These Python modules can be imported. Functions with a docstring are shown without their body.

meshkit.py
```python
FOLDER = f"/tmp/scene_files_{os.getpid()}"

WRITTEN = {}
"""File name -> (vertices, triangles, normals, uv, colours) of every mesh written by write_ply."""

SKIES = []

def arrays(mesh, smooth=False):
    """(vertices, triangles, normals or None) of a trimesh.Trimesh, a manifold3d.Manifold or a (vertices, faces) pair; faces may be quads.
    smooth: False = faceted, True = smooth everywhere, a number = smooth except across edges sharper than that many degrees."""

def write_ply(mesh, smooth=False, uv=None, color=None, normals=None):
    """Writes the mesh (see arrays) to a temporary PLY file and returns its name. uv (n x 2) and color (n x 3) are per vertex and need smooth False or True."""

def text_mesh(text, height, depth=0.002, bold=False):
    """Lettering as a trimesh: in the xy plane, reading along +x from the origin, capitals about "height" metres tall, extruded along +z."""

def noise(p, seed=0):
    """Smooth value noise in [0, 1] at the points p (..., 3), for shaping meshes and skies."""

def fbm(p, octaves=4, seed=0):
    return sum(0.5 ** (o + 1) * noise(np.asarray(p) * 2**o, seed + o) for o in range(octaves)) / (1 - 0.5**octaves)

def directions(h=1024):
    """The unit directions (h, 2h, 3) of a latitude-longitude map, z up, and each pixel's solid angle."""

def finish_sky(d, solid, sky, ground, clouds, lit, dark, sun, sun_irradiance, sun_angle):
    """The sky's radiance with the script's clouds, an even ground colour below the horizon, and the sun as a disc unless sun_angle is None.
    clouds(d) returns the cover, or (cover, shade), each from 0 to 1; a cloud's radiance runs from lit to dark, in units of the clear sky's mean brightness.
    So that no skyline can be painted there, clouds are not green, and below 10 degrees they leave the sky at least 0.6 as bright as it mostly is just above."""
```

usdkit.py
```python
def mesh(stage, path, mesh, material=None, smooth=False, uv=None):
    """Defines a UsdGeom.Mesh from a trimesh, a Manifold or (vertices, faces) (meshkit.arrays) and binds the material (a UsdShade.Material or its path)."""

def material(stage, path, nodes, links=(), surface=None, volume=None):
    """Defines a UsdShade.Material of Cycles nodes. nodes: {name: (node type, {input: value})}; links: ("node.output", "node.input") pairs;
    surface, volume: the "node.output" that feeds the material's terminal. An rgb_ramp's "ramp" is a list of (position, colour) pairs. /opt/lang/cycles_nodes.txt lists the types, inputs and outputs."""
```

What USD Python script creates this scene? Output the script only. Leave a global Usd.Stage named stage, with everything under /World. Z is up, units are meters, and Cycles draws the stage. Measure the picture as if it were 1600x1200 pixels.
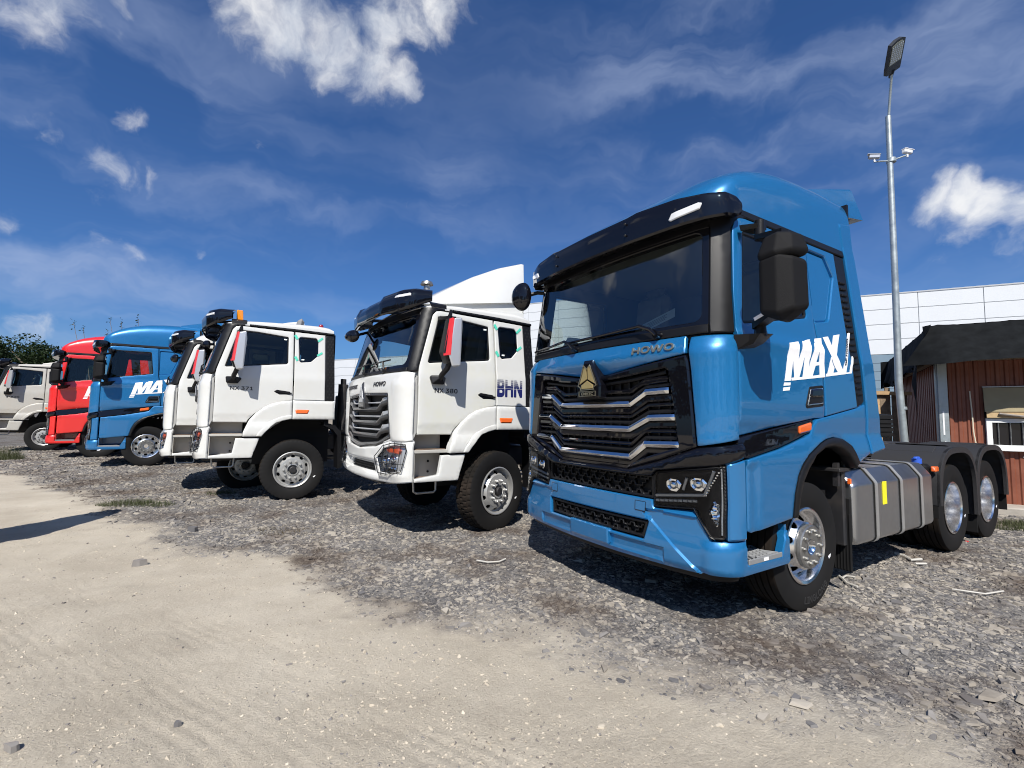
import math, random, numpy as np, trimesh, usdkit, meshkit
import manifold3d as m3
from shapely.geometry import Polygon, Point, LineString, MultiPolygon
from shapely import affinity, contains_xy
from shapely.ops import unary_union
from scipy.spatial import Delaunay, cKDTree
from pxr import Usd, UsdGeom, UsdLux, UsdShade, Gf, Sdf, Vt

stage = Usd.Stage.CreateInMemory()
UsdGeom.SetStageUpAxis(stage, 'Z')
UsdGeom.Xform.Define(stage, '/World')
UsdGeom.Scope.Define(stage, '/World/Looks')

# ---------------------------------------------------------------- camera
PITCH, ROLL, CAM_H = math.radians(4.085), math.radians(0.729), 1.4775
cp, sp, cr, sr = math.cos(PITCH), math.sin(PITCH), math.cos(ROLL), math.sin(ROLL)
c_fw = np.array([0, cp, sp]); _rt = np.array([1, 0, 0.]); _up = np.array([0, -sp, cp])
c_rt = cr * _rt + sr * _up; c_up = -sr * _rt + cr * _up
cam = UsdGeom.Camera.Define(stage, '/World/camera')
_m = Gf.Matrix4d(*c_rt, 0, *c_up, 0, *(-c_fw), 0, 0, 0, CAM_H, 1)
cam.AddTransformOp().Set(_m)
cam.CreateHorizontalApertureAttr(36.0)
cam.CreateVerticalApertureAttr(27.0)
cam.CreateFocalLengthAttr(36.0 * 726.06 / 1600.0)
cam.CreateClippingRangeAttr(Gf.Vec2f(0.05, 20000))
cam.CreateFStopAttr(0.0)
cam.CreateExposureAttr(0.45)


def pix(px, py):
    """direction (unit) in which a point at the photograph's pixel (1600 x 1200) lies"""
    d = c_fw * 726.06 + c_rt * (px - 800) - c_up * (py - 600)
    return d / np.linalg.norm(d)


def pix_at(px, py, Y):
    """point at world depth Y seen at the pixel"""
    d = pix(px, py)
    return np.array([0, 0, CAM_H]) + d * (Y / d[1])


# ---------------------------------------------------------------- sky and sun
SUN_TO = np.array([-0.06, -1.0, 1.12]); SUN_TO /= np.linalg.norm(SUN_TO)
SUN_EL = math.asin(SUN_TO[2]); SUN_ROT = math.atan2(SUN_TO[0], SUN_TO[1])
SKY_STRENGTH = 0.075
SUN_INT = 1.25
CLOUD_LIT, CLOUD_DARK, CLOUD_SCALE = (1.0, 1.0, 1.0), (0.62, 0.68, 0.78), 9.6
CIRRUS = (4.8, 5.7, 7.8)
SKY_TINT = (0.40, 0.67, 1.04)


def sky_material():
    N = {'tc': ('texture_coordinate', {}),
         'sky': ('sky_texture', {'sky_type': 'single_scattering', 'sun_disc': False, 'sun_elevation': SUN_EL, 'sun_rotation': SUN_ROT,
                                 'altitude': 100.0, 'air_density': 1.0, 'aerosol_density': 1.1, 'ozone_density': 3.0}),
         'bg': ('background_shader', {'strength': SKY_STRENGTH})}
    L = []
    # cumulus: ragged noise plus soft cores where the big clouds stand
    N['wn'] = ('noise_texture', {'scale': 8.0, 'detail': 5.0, 'roughness': 0.5})
    L.append(('tc.generated', 'wn.vector'))
    N['wsub'] = ('vector_math', {'math_type': 'multiply_add', 'vector2': (0.13, 0.13, 0.13), 'vector3': (-0.065, -0.065, -0.065)})
    L.append(('wn.color', 'wsub.vector1'))
    N['wadd'] = ('vector_math', {'math_type': 'add'})
    L += [('tc.generated', 'wadd.vector1'), ('wsub.vector', 'wadd.vector2')]
    N['cn'] = ('noise_texture', {'scale': 11.0, 'detail': 10.0, 'roughness': 0.60})
    L.append(('wadd.vector', 'cn.vector'))
    blobs = [((410, 5), .095, .70), ((450, 40), .09, .74), ((500, 62), .085, .76), ((545, 85), .09, .86), ((590, 100), .095, .92), ((625, 120), .07, .78), ((600, 60), .09, .86), ((650, 40), .095, .84), ((690, 15), .09, .78), ((690, 70), .06, .45), ((620, 10), .07, .5),
             ((40, 10), .12, .56), ((72, 50), .085, .60), ((75, 85), .06, .52), ((105, 60), .07, .36), ((1475, 305), .055, .74), ((1520, 300), .06, .80), ((1560, 318), .07, .80), ((1610, 318), .08, .80), ((1540, 345), .10, .52), ((1600, 370), .12, .45),
             ((160, 255), .055, .56), ((185, 275), .05, .52), ((238, 282), .035, .60), ((24, 352), .036, .66), ((160, 388), .05, .50), ((195, 405), .04, .46), ((322, 398), .026, .52), ((335, 150), .028, .50), ((368, 184), .034, .47),
             ((385, 243), .028, .46), ((205, 205), .04, .46), ((60, 212), .04, .42), ((20, 180), .05, .45), ((185, 0), .03, .5), ((75, 500), .07, .50), ((1350, 330), .09, .34), ((620, 285), .05, .34), ((640, 330), .07, .30)]
    blobs = [(pix(*q), r, a) for q, r, a in blobs]
    rc = np.random.RandomState(12)
    for az in range(-68, -300, -17):                      # fair-weather clouds go on all round the horizon
        a_, e_ = math.radians(az + rc.uniform(-6, 6)), math.radians(rc.uniform(9, 34))
        blobs.append((np.array([math.sin(a_) * math.cos(e_), math.cos(a_) * math.cos(e_), math.sin(e_)]), rc.uniform(.07, .15), rc.uniform(.65, .85)))
    prev = None
    for i, (d, r, a) in enumerate(blobs):
        N[f'd{i}'] = ('vector_math', {'math_type': 'distance', 'vector2': tuple(d)})
        L.append(('wadd.vector', f'd{i}.vector1'))
        N[f'r{i}'] = ('map_range', {'range_type': 'smoothstep', 'from_min': r * 1.15, 'from_max': 0.0, 'to_min': 0.0, 'to_max': a, 'clamp': True})
        L.append((f'd{i}.value', f'r{i}.value'))
        if prev:
            N[f's{i}'] = ('math', {'math_type': 'maximum'})
            L += [(f'{prev}', f's{i}.value1'), (f'r{i}.result', f's{i}.value2')]
            prev = f's{i}.value'
        else:
            prev = f'r{i}.result'
    # scattered fair-weather clouds everywhere (large noise)
    N['big'] = ('noise_texture', {'scale': 2.3, 'detail': 2.0, 'roughness': 0.5})
    N['bigoff'] = ('vector_math', {'math_type': 'add', 'vector2': (3.7, 1.2, 0.4)})
    L += [('tc.generated', 'bigoff.vector1'), ('bigoff.vector', 'big.vector')]
    N['bigr'] = ('map_range', {'range_type': 'smoothstep', 'from_min': 0.55, 'from_max': 0.72, 'to_min': 0.0, 'to_max': 0.55, 'clamp': True})
    L.append(('big.fac', 'bigr.value'))
    N['cm'] = ('math', {'math_type': 'maximum'})
    L += [(prev, 'cm.value1'), ('bigr.result', 'cm.value2')]
    N['sum'] = ('math', {'math_type': 'multiply_add', 'value2': 1.35})
    L += [('cn.fac', 'sum.value1'), ('cm.value', 'sum.value3')]
    N['cov'] = ('map_range', {'range_type': 'smoothstep', 'from_min': 0.98, 'from_max': 1.66, 'to_min': 0.0, 'to_max': 0.96, 'clamp': True})
    L.append(('sum.value', 'cov.value'))
    # cirrus: stretched thin veil
    N['cmap'] = ('mapping', {'rotation': (0.0, 0.28, 0.5), 'scale': (.9, 2.4, 6.0)})
    L.append(('wadd.vector', 'cmap.vector'))
    N['cin'] = ('noise_texture', {'scale': 1.7, 'detail': 6.0, 'roughness': 0.52, 'distortion': 0.25})
    L.append(('cmap.vector', 'cin.vector'))
    N['cir'] = ('map_range', {'range_type': 'smoothstep', 'from_min': 0.38, 'from_max': 0.82, 'to_min': 0.0, 'to_max': 0.58, 'clamp': True})
    L.append(('cin.fac', 'cir.value'))
    # thin veils that the photograph shows: upper right, left
    veil = [((1150, 90), .42, .9), ((1480, 60), .40, .9), ((60, 160), .45, .8), ((330, 330), .35, .5), ((700, 330), .20, .5), ((100, 440), .50, 1.0), ((450, 400), .30, .7), ((1250, 250), .35, .7)]
    pv = None
    for i, ((x, y), r, a) in enumerate(veil):
        N[f'vd{i}'] = ('vector_math', {'math_type': 'distance', 'vector2': tuple(pix(x, y))})
        L.append(('wadd.vector', f'vd{i}.vector1'))
        N[f'vr{i}'] = ('map_range', {'range_type': 'smoothstep', 'from_min': r, 'from_max': 0.0, 'to_min': 0.0, 'to_max': a, 'clamp': True})
        L.append((f'vd{i}.value', f'vr{i}.value'))
        if pv:
            N[f'vs{i}'] = ('math', {'math_type': 'maximum'})
            L += [(pv, f'vs{i}.value1'), (f'vr{i}.result', f'vs{i}.value2')]
            pv = f'vs{i}.value'
        else:
            pv = f'vr{i}.result'
    N['vb'] = ('math', {'math_type': 'multiply_add', 'value2': 0.95, 'value3': 0.18})
    L.append((pv, 'vb.value1'))
    N['cirm'] = ('math', {'math_type': 'multiply'})
    L += [('cir.result', 'cirm.value1'), ('vb.value', 'cirm.value2')]
    # cloud brightness: lit tops, greyer thick middles
    N['cn2'] = ('noise_texture', {'scale': 13.0, 'detail': 6.0, 'roughness': 0.55})
    L.append(('wadd.vector', 'cn2.vector'))
    N['ramp'] = ('rgb_ramp', {'ramp': [(0.30, CLOUD_DARK), (0.62, CLOUD_LIT)]})
    L.append(('cn2.fac', 'ramp.fac'))
    N['tint'] = ('mix', {'mix_type': 'multiply', 'fac': 1.0, 'color2': SKY_TINT})
    L.append(('sky.color', 'tint.color1'))
    N['scale_sky'] = ('vector_math', {'math_type': 'multiply', 'vector2': (1, 1, 1)})
    N['m1'] = ('mix', {'mix_type': 'mix', 'color2': CIRRUS})
    L += [('tint.color', 'm1.color1'), ('cirm.value', 'm1.fac')]
    N['cs'] = ('vector_math', {'math_type': 'scale', 'scale': CLOUD_SCALE})
    L.append(('ramp.color', 'cs.vector1'))
    N['m2'] = ('mix', {'mix_type': 'mix'})
    L += [('m1.color', 'm2.color1'), ('cs.vector', 'm2.color2'), ('cov.result', 'm2.fac')]
    L.append(('m2.color', 'bg.color'))
    N.pop('scale_sky')
    return usdkit.material(stage, '/World/Looks/sky_look', N, L, surface='bg.background')





dome = UsdLux.DomeLight.Define(stage, '/World/sky')
dome.CreateIntensityAttr(1.0)
UsdShade.MaterialBindingAPI.Apply(dome.GetPrim()).Bind(sky_material())
dome.GetPrim().SetCustomDataByKey('kind', 'structure')

sun = UsdLux.DistantLight.Define(stage, '/World/sun')
sun.CreateNormalizeAttr(True); sun.CreateIntensityAttr(SUN_INT); sun.CreateAngleAttr(0.53)
sun.CreateColorAttr(Gf.Vec3f(1.0, 0.955, 0.88))
_z = SUN_TO; _x = np.cross([0, 0, 1.0], _z); _x /= np.linalg.norm(_x); _y = np.cross(_z, _x)
sun.AddTransformOp().Set(Gf.Matrix4d(*_x, 0, *_y, 0, *_z, 0, 0, 0, 30, 1))
# ---------------------------------------------------------------- helpers
_used = {}


def numbered(parent, name):
    k = (parent, name); n = _used.get(k, 0); _used[k] = n + 1
    return f'{parent}/{name}' if n == 0 else f'{parent}/{name}_{n:03d}'


def ppath(parent):
    return '/World' if parent is None else str(parent.GetPath())


def tag(p, label=None, cat=None, group=None, kind=None):
    for k, v in (('label', label), ('category', cat), ('group', group), ('kind', kind)):
        if v:
            p.SetCustomDataByKey(k, v)
    return p


def xform(name, parent=None, loc=(0, 0, 0), rotz=0.0):
    x = UsdGeom.Xform.Define(stage, numbered(ppath(parent), name))
    x.AddTranslateOp().Set(Gf.Vec3d(*map(float, loc)))
    if rotz:
        x.AddRotateZOp().Set(float(rotz))
    return x.GetPrim()


def thing(name, label, cat, loc=(0, 0, 0), rotz=0.0, group=None):
    return tag(xform(name, None, loc, rotz), label, cat, group)


def obj(name, mesh, m, parent=None, smooth=35, label=None):
    p = usdkit.mesh(stage, numbered(ppath(parent), name), mesh, m, smooth=smooth).GetPrim()
    if label:
        p.SetCustomDataByKey('label', label)
    return p


class MB:
    """collects shapes that make ONE mesh"""
    def __init__(self):
        self.v, self.f, self.n = [], [], 0

    def add(self, mesh, T=None):
        if hasattr(mesh, 'to_mesh'):
            q = mesh.to_mesh(); v, f = np.array(q.vert_properties[:, :3], float), np.array(q.tri_verts)
        elif isinstance(mesh, tuple):
            v, f = np.asarray(mesh[0], float), np.asarray(mesh[1])
            if f.shape[1] == 4:
                f = np.vstack([f[:, [0, 1, 2]], f[:, [0, 2, 3]]])
        else:
            v, f = np.array(mesh.vertices), np.array(mesh.faces)
        if T is not None:
            v = v @ T[:3, :3].T + T[:3, 3]
        self.v.append(v); self.f.append(f + self.n); self.n += len(v)
        return self

    def get(self):
        return np.vstack(self.v), np.vstack(self.f)

    def box(self, c, s, ch=0.0, T=None):
        return self.add(cbox(c, s, ch), T)

    def tube(self, pts, r, n=10):
        return self.add(tube(pts, r, n))

    def cyl(self, p0, p1, r0, r1=None, n=20):
        return self.add(cyl(p0, p1, r0, r1, n))


def cbox(c, s, ch=0.0):
    """box, its edges chamfered"""
    c, s = np.asarray(c, float), np.asarray(s, float) / 2
    if ch <= 0:
        b = trimesh.creation.box(s * 2); b.apply_translation(c); return np.array(b.vertices), np.array(b.faces)
    ch = min(ch, s.min() * .9)
    P = []
    for i in (-1, 1):
        for j in (-1, 1):
            for k in (-1, 1):
                q = np.array([i, j, k]) * s
                for a in range(3):
                    w = q.copy()
                    for b in range(3):
                        if b != a:
                            w[b] -= np.sign(q[b]) * ch
                    P.append(w + c)
    return hull(P)


def hull(P):
    q = m3.Manifold.hull_points(np.asarray(P, np.float32)).to_mesh()
    return np.array(q.vert_properties[:, :3], float), np.array(q.tri_verts)


def blob(P, r):
    """hull of small balls: a solid with rounded edges"""
    b = np.array(trimesh.creation.icosphere(2, r).vertices)
    return hull((np.asarray(P, float)[:, None] + b).reshape(-1, 3))


def frame(d):
    d = np.asarray(d, float) / np.linalg.norm(d)
    a = np.cross(d, [0, 0, 1.0] if abs(d[2]) < .9 else [1.0, 0, 0]); a /= np.linalg.norm(a)
    return a, np.cross(d, a), d


def cyl(p0, p1, r0, r1=None, n=20):
    r1 = r0 if r1 is None else r1
    p0, p1 = np.asarray(p0, float), np.asarray(p1, float); a, b, d = frame(p1 - p0)
    t = np.arange(n) * 2 * np.pi / n; R = np.cos(t)[:, None] * a + np.sin(t)[:, None] * b
    v = np.vstack([p0 + R * r0, p1 + R * r1, [p0], [p1]]); f = []
    for i in range(n):
        j = (i + 1) % n
        f += [[i, j, n + j], [i, n + j, n + i], [j, i, 2 * n], [n + i, n + j, 2 * n + 1]]
    return v, np.array(f)


def tube(pts, r, n=10):
    p = np.asarray(pts, float); r = np.broadcast_to(r, (len(p),))
    t = np.gradient(p, axis=0); t /= np.linalg.norm(t, axis=1, keepdims=True)
    a, b, _ = frame(t[0]); th = np.arange(n) * 2 * np.pi / n; V = []
    for i in range(len(p)):
        a = a - t[i] * (a @ t[i]); a /= np.linalg.norm(a); b = np.cross(t[i], a)
        V.append(p[i] + r[i] * (np.cos(th)[:, None] * a + np.sin(th)[:, None] * b))
    v = np.vstack(V + [p[:1], p[-1:]]); f = []; m = len(p)
    for i in range(m - 1):
        for k in range(n):
            l = (k + 1) % n
            f += [[i * n + k, (i + 1) * n + l, i * n + l], [i * n + k, (i + 1) * n + k, (i + 1) * n + l]]
    for k in range(n):
        l = (k + 1) % n
        f += [[k, l, m * n], [(m - 1) * n + l, (m - 1) * n + k, m * n + 1]]
    f = np.array(f)
    return v, f[:, ::-1]


def lathe_y(prof, n=64, closed=False):
    """revolve (r, y) pairs about the y axis; closed profiles make solids"""
    p = np.asarray(prof, float); m = len(p); th = np.arange(n) * 2 * np.pi / n
    v = np.stack([p[None, :, 0] * np.cos(th)[:, None], np.broadcast_to(p[None, :, 1], (n, m)), p[None, :, 0] * np.sin(th)[:, None]], -1).reshape(-1, 3)
    f = []
    mm = m if closed else m - 1
    for i in range(n):
        j = (i + 1) % n
        for k in range(mm):
            l = (k + 1) % m
            f += [[i * m + k, i * m + l, j * m + l], [i * m + k, j * m + l, j * m + k]]
    return v, np.array(f)


def solid(vf):
    return m3.Manifold(m3.Mesh(np.asarray(vf[0], np.float32), np.asarray(vf[1], np.uint32)))


def prism(poly, y0, y1, axis='y'):
    """extrude a shapely polygon of (a, b) along the third axis; axis 'y': (x, z) outline, 'x': (y, z) outline, 'z': (x, y) outline"""
    m = trimesh.creation.extrude_polygon(Polygon(poly) if not hasattr(poly, 'exterior') else poly, y1 - y0, engine='earcut')
    v, f = np.array(m.vertices), np.array(m.faces)
    h = v[:, 2] + y0
    if axis == 'y':
        v = np.stack([v[:, 0], h, v[:, 1]], 1); f = f[:, ::-1]
    elif axis == 'x':
        v = np.stack([h, v[:, 0], v[:, 1]], 1)
    else:
        v = np.stack([v[:, 0], v[:, 1], h], 1)
    return v, f


def ring_pts(ring, h):
    L = ring.length; c = np.array(ring.coords)[:-1]; out = []
    n = len(c)
    for i in range(n):
        a, b = c[i], c[(i + 1) % n]; d = np.linalg.norm(b - a); k = max(1, int(math.ceil(d / h)))
        for j in range(k):
            out.append(a + (b - a) * j / k)
    return np.array(out)


def polys(g):
    if g.is_empty:
        return []
    return [q for q in getattr(g, 'geoms', [g]) if q.geom_type == 'Polygon']


def rounded(pts, r):
    """polygon with rounded corners (both ways)"""
    p = Polygon(pts) if not hasattr(pts, 'buffer') else pts
    q = p.buffer(-r, join_style='mitre').buffer(r, quad_segs=5)
    return q


def panel(poly, mapf, h=.05, off=0.0, bevel=.006, thick=.025, disp=None, lines=()):
    """a sheet-metal panel: the outline poly (in the surface's own coordinates) laid on the surface mapf, edges rolled over, a skirt inwards"""
    out = MB()
    for P in polys(poly):
        P = P.simplify(1e-4)
        hb = h * .7
        pts, depth, rings = [], [], []
        n = 0
        for ring in [P.exterior] + list(P.interiors):
            q = ring_pts(ring, hb); rings.append((n, len(q))); pts.append(q); depth.append(np.full(len(q), -bevel)); n += len(q)
        if bevel > 0:
            ins = P.buffer(-bevel * 1.3, join_style='mitre')
            for G in polys(ins):
                for ring in [G.exterior] + list(G.interiors):
                    if ring.length > 4 * bevel:
                        q = ring_pts(ring, hb); pts.append(q); depth.append(np.zeros(len(q)))
        x0, y0, x1, y1 = P.bounds
        gx, gy = np.meshgrid(np.arange(x0 + h / 2, x1, h), np.arange(y0 + h / 2, y1, h))
        g = np.stack([gx.ravel(), gy.ravel()], 1); I = P.buffer(-bevel * 1.3 - .45 * h)
        if not I.is_empty and len(g):
            g = g[contains_xy(I, g[:, 0], g[:, 1])]
            for ln in lines:                                  # rows of points along a crease keep it straight
                k = np.array([ln.interpolate(t).coords[0] for t in np.arange(0, ln.length, h * .8)]); k = k[contains_xy(I, k[:, 0], k[:, 1])]
                if len(k):
                    dd = cKDTree(k).query(g)[0]; g = g[dd > h * .62]
            for ln in lines:
                k = np.array([ln.interpolate(t).coords[0] for t in np.arange(0, ln.length, h * .8)]); k = k[contains_xy(I, k[:, 0], k[:, 1])]
                pts.append(k); depth.append(np.zeros(len(k)))
            pts.append(g); depth.append(np.zeros(len(g)))
        pts = np.vstack(pts); depth = np.concatenate(depth)
        tri = Delaunay(pts + np.random.RandomState(1).normal(0, 1e-7, pts.shape)).simplices
        c = pts[tri].mean(1); tri = tri[contains_xy(P, c[:, 0], c[:, 1])]
        e1, e2 = pts[tri[:, 1]] - pts[tri[:, 0]], pts[tri[:, 2]] - pts[tri[:, 0]]
        ar = e1[:, 0] * e2[:, 1] - e1[:, 1] * e2[:, 0]
        tri = np.where((ar < 0)[:, None], tri[:, [0, 2, 1]], tri); tri = tri[np.abs(ar) > 1e-10]
        d = depth + off
        if disp is not None:
            d = d + disp(pts[:, 0], pts[:, 1])
        pos, nor = surf(mapf, pts)
        v = pos + nor * d[:, None]; f = [tri]
        if thick > 0:
            extra, m = [], len(v)
            for s, k in rings:
                idx = np.arange(s, s + k); nxt = np.roll(idx, -1)
                low = pos[idx] + nor[idx] * (d[idx] - thick)[:, None]; extra.append(low)
                ln = np.arange(m, m + k); lx = np.roll(ln, -1); m += k
                a = Polygon(pts[idx]).exterior.is_ccw
                q = np.vstack([np.stack([idx, ln, lx], 1), np.stack([idx, lx, nxt], 1)])
                is_hole = s != 0
                f.append(q if (a != is_hole) == (not is_hole) else q[:, ::-1])
            v = np.vstack([v] + extra)
        out.add((v, np.vstack(f)))
    return out.get()


def surf(mapf, uv):
    e = 2e-3
    p = mapf(uv[:, 0], uv[:, 1])
    du = mapf(uv[:, 0] + e, uv[:, 1]) - mapf(uv[:, 0] - e, uv[:, 1]); dv = mapf(uv[:, 0], uv[:, 1] + e) - mapf(uv[:, 0], uv[:, 1] - e)
    n = np.cross(du, dv); n /= np.maximum(np.linalg.norm(n, axis=1, keepdims=True), 1e-12)
    return p, n


def text_on(s, height, mapf, u0, z0, off=.004, bold=True, width=None, shear=0.0, depth=.004):
    m = meshkit.text_mesh(s, height, depth=depth, bold=bold)
    v = np.array(m.vertices); v[:, 0] -= v[:, 0].min()
    if width:
        v[:, 0] *= width / v[:, 0].max()
    v[:, 0] += v[:, 1] * shear
    p, n = surf(mapf, np.stack([u0 + v[:, 0], z0 + v[:, 1]], 1))
    return p + n * (off + v[:, 2:3]), np.array(m.faces)


def mirror_y(vf):
    return vf[0] * np.array([1, -1, 1.0]), vf[1][:, ::-1]


def rot(axis, deg, at=(0, 0, 0)):
    return trimesh.transformations.rotation_matrix(math.radians(deg), axis, at)


def shift(x, y, z):
    T = np.eye(4); T[:3, 3] = (x, y, z); return T


def moved(vf, T):
    if hasattr(vf, 'vertices'):
        vf = (np.array(vf.vertices), np.array(vf.faces))
    return np.asarray(vf[0]) @ T[:3, :3].T + T[:3, 3], vf[1]


# ---------------------------------------------------------------- materials
M = {}


def mat(name, base, rough=.5, metal=0.0, coat=0.0, spec=.5, var=0.0, vscale=6.0, bump=0.0, bscale=60.0, dust=0.0, dustcol=(.36, .32, .26), rvar=0.0, coat_rough=.03, speck=0.0, **kw):
    """principled surface; var: tonal unevenness, dust: settled dust by noise and facing up, bump: fine relief"""
    N = {'p': ('principled_bsdf', dict(base_color=base, roughness=rough, metallic=metal, coat_weight=coat, coat_roughness=coat_rough, specular_ior_level=spec, **kw)), 'tc': ('texture_coordinate', {})}
    L, col = [], None
    if var or rvar:
        N['n'] = ('noise_texture', {'scale': vscale, 'detail': 5.0, 'roughness': .6}); L.append(('tc.object', 'n.vector'))
    if var:
        lo, hi = tuple(c * (1 - var) for c in base), tuple(min(1, c * (1 + var)) for c in base)
        N['r'] = ('rgb_ramp', {'ramp': [(.3, lo), (.7, hi)]}); L += [('n.fac', 'r.fac')]; col = 'r.color'
    if rvar:
        N['rr'] = ('map_range', {'from_min': .3, 'from_max': .7, 'to_min': max(0.02, rough - rvar), 'to_max': rough + rvar, 'clamp': True}); L += [('n.fac', 'rr.value'), ('rr.result', 'p.roughness')]
    if speck:
        N['fl'] = ('voronoi_texture', {'scale': 900.0, 'feature': 'f1'}); L.append(('tc.object', 'fl.vector'))
        N['flr'] = ('rgb_ramp', {'ramp': [(0, tuple(c * (1 - speck) for c in base)), (1, tuple(min(1, c * (1 + speck)) for c in base))]})
        N['flv'] = ('separate_color', {}); L += [('fl.color', 'flv.color'), ('flv.r', 'flr.fac')]; col = 'flr.color'
    if dust:
        N['dn'] = ('noise_texture', {'scale': 3.0, 'detail': 8.0, 'roughness': .65}); L.append(('tc.object', 'dn.vector'))
        N['dr'] = ('map_range', {'from_min': .42, 'from_max': .75, 'to_min': 0.0, 'to_max': dust, 'clamp': True}); L.append(('dn.fac', 'dr.value'))
        N['dm'] = ('mix', {'mix_type': 'mix', 'color1': base, 'color2': dustcol}); L.append(('dr.result', 'dm.fac'))
        if col:
            L.append((col, 'dm.color1'))
        col = 'dm.color'
    if col:
        L.append((col, 'p.base_color'))
    if bump:
        N['bn'] = ('noise_texture', {'scale': bscale, 'detail': 4.0, 'roughness': .6}); L.append(('tc.object', 'bn.vector'))
        N['b'] = ('bump', {'strength': bump, 'distance': .01}); L += [('bn.fac', 'b.height'), ('b.normal', 'p.normal')]
    M[name] = usdkit.material(stage, f'/World/Looks/{name}', N, L, surface='p.BSDF')
    return M[name]


def glass(name, tint, ior=1.5, extra=0.0):
    N = {'t': ('transparent_bsdf', {'color': tint}), 'g': ('glossy_bsdf', {'color': (1, 1, 1), 'roughness_u': 0.0, 'roughness_v': 0.0, 'roughness': 0.0}), 'f': ('fresnel', {'IOR': ior}), 'm': ('mix_closure', {})}
    N['g'][1].pop('roughness_u'); N['g'][1].pop('roughness_v')
    L = [('f.fac', 'm.fac'), ('t.BSDF', 'm.closure1'), ('g.BSDF', 'm.closure2')]
    M[name] = usdkit.material(stage, f'/World/Looks/{name}', N, L, surface='m.closure')
    return M[name]
# ---------------------------------------------------------------- materials of the trucks and the yard
mat('blue_paint', (.010, .140, .345), rough=.34, metal=.30, coat=1.0, coat_rough=.02, speck=.3)
mat('red_paint', (.62, .012, .010), rough=.35, coat=1.0, coat_rough=.03)
mat('white_paint', (.585, .59, .575), rough=.35, coat=.8, coat_rough=.05, dust=.22, dustcol=(.50, .46, .37))
mat('white_worn', (.585, .59, .575), rough=.38, coat=.7, coat_rough=.06, dust=.5, dustcol=(.56, .55, .40))
mat('guard_plastic', (.026, .026, .028), rough=.55, bump=.25, bscale=300, spec=.3)
mat('cream_paint', (.40, .39, .36), rough=.45, coat=.3, coat_rough=.15, dust=.45, dustcol=(.42, .37, .30))
mat('gloss_black', (.004, .004, .006), rough=.3, coat=1.0, coat_rough=.02, spec=0.0)
mat('lamp_black', (.004, .004, .005), rough=.5, spec=.12)
mat('satin_black', (.007, .007, .008), spec=.3, rough=.40, bump=.12, bscale=220, var=.12)
mat('grain_black', (.009, .009, .010), rough=.6, bump=.35, bscale=380, spec=.12)
mat('deep_black', (.006, .006, .007), rough=.7)
mat('chassis_black', (.014, .014, .016), rough=.55, dust=.35, dustcol=(.12, .10, .085))
mat('chrome', (.78, .79, .80), rough=.07, metal=1.0, rvar=.04, vscale=9)
mat('polished', (.86, .86, .86), rough=.20, metal=1.0, rvar=.05, vscale=14)
mat('dull_steel', (.36, .355, .34), rough=.38, metal=.9, rvar=.08, vscale=20, var=.15)
mat('wheel_silver', (.46, .46, .45), rough=.36, metal=.55, dust=.3, dustcol=(.20, .17, .14))
mat('rusty_hub', (.20, .14, .10), rough=.6, metal=.4, var=.4, vscale=30)
mat('tank_steel', (.45, .455, .46), rough=.30, metal=.95, rvar=.03, vscale=2)
mat('rubber', (.009, .009, .0095), spec=.18, rough=.72, dust=.05, dustcol=(.10, .085, .07), bump=.1, bscale=120)
mat('rubber_tread', (.010, .009, .008), spec=.12, rough=.85, dust=.4, dustcol=(.06, .042, .032), bump=.2, bscale=90)
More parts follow.
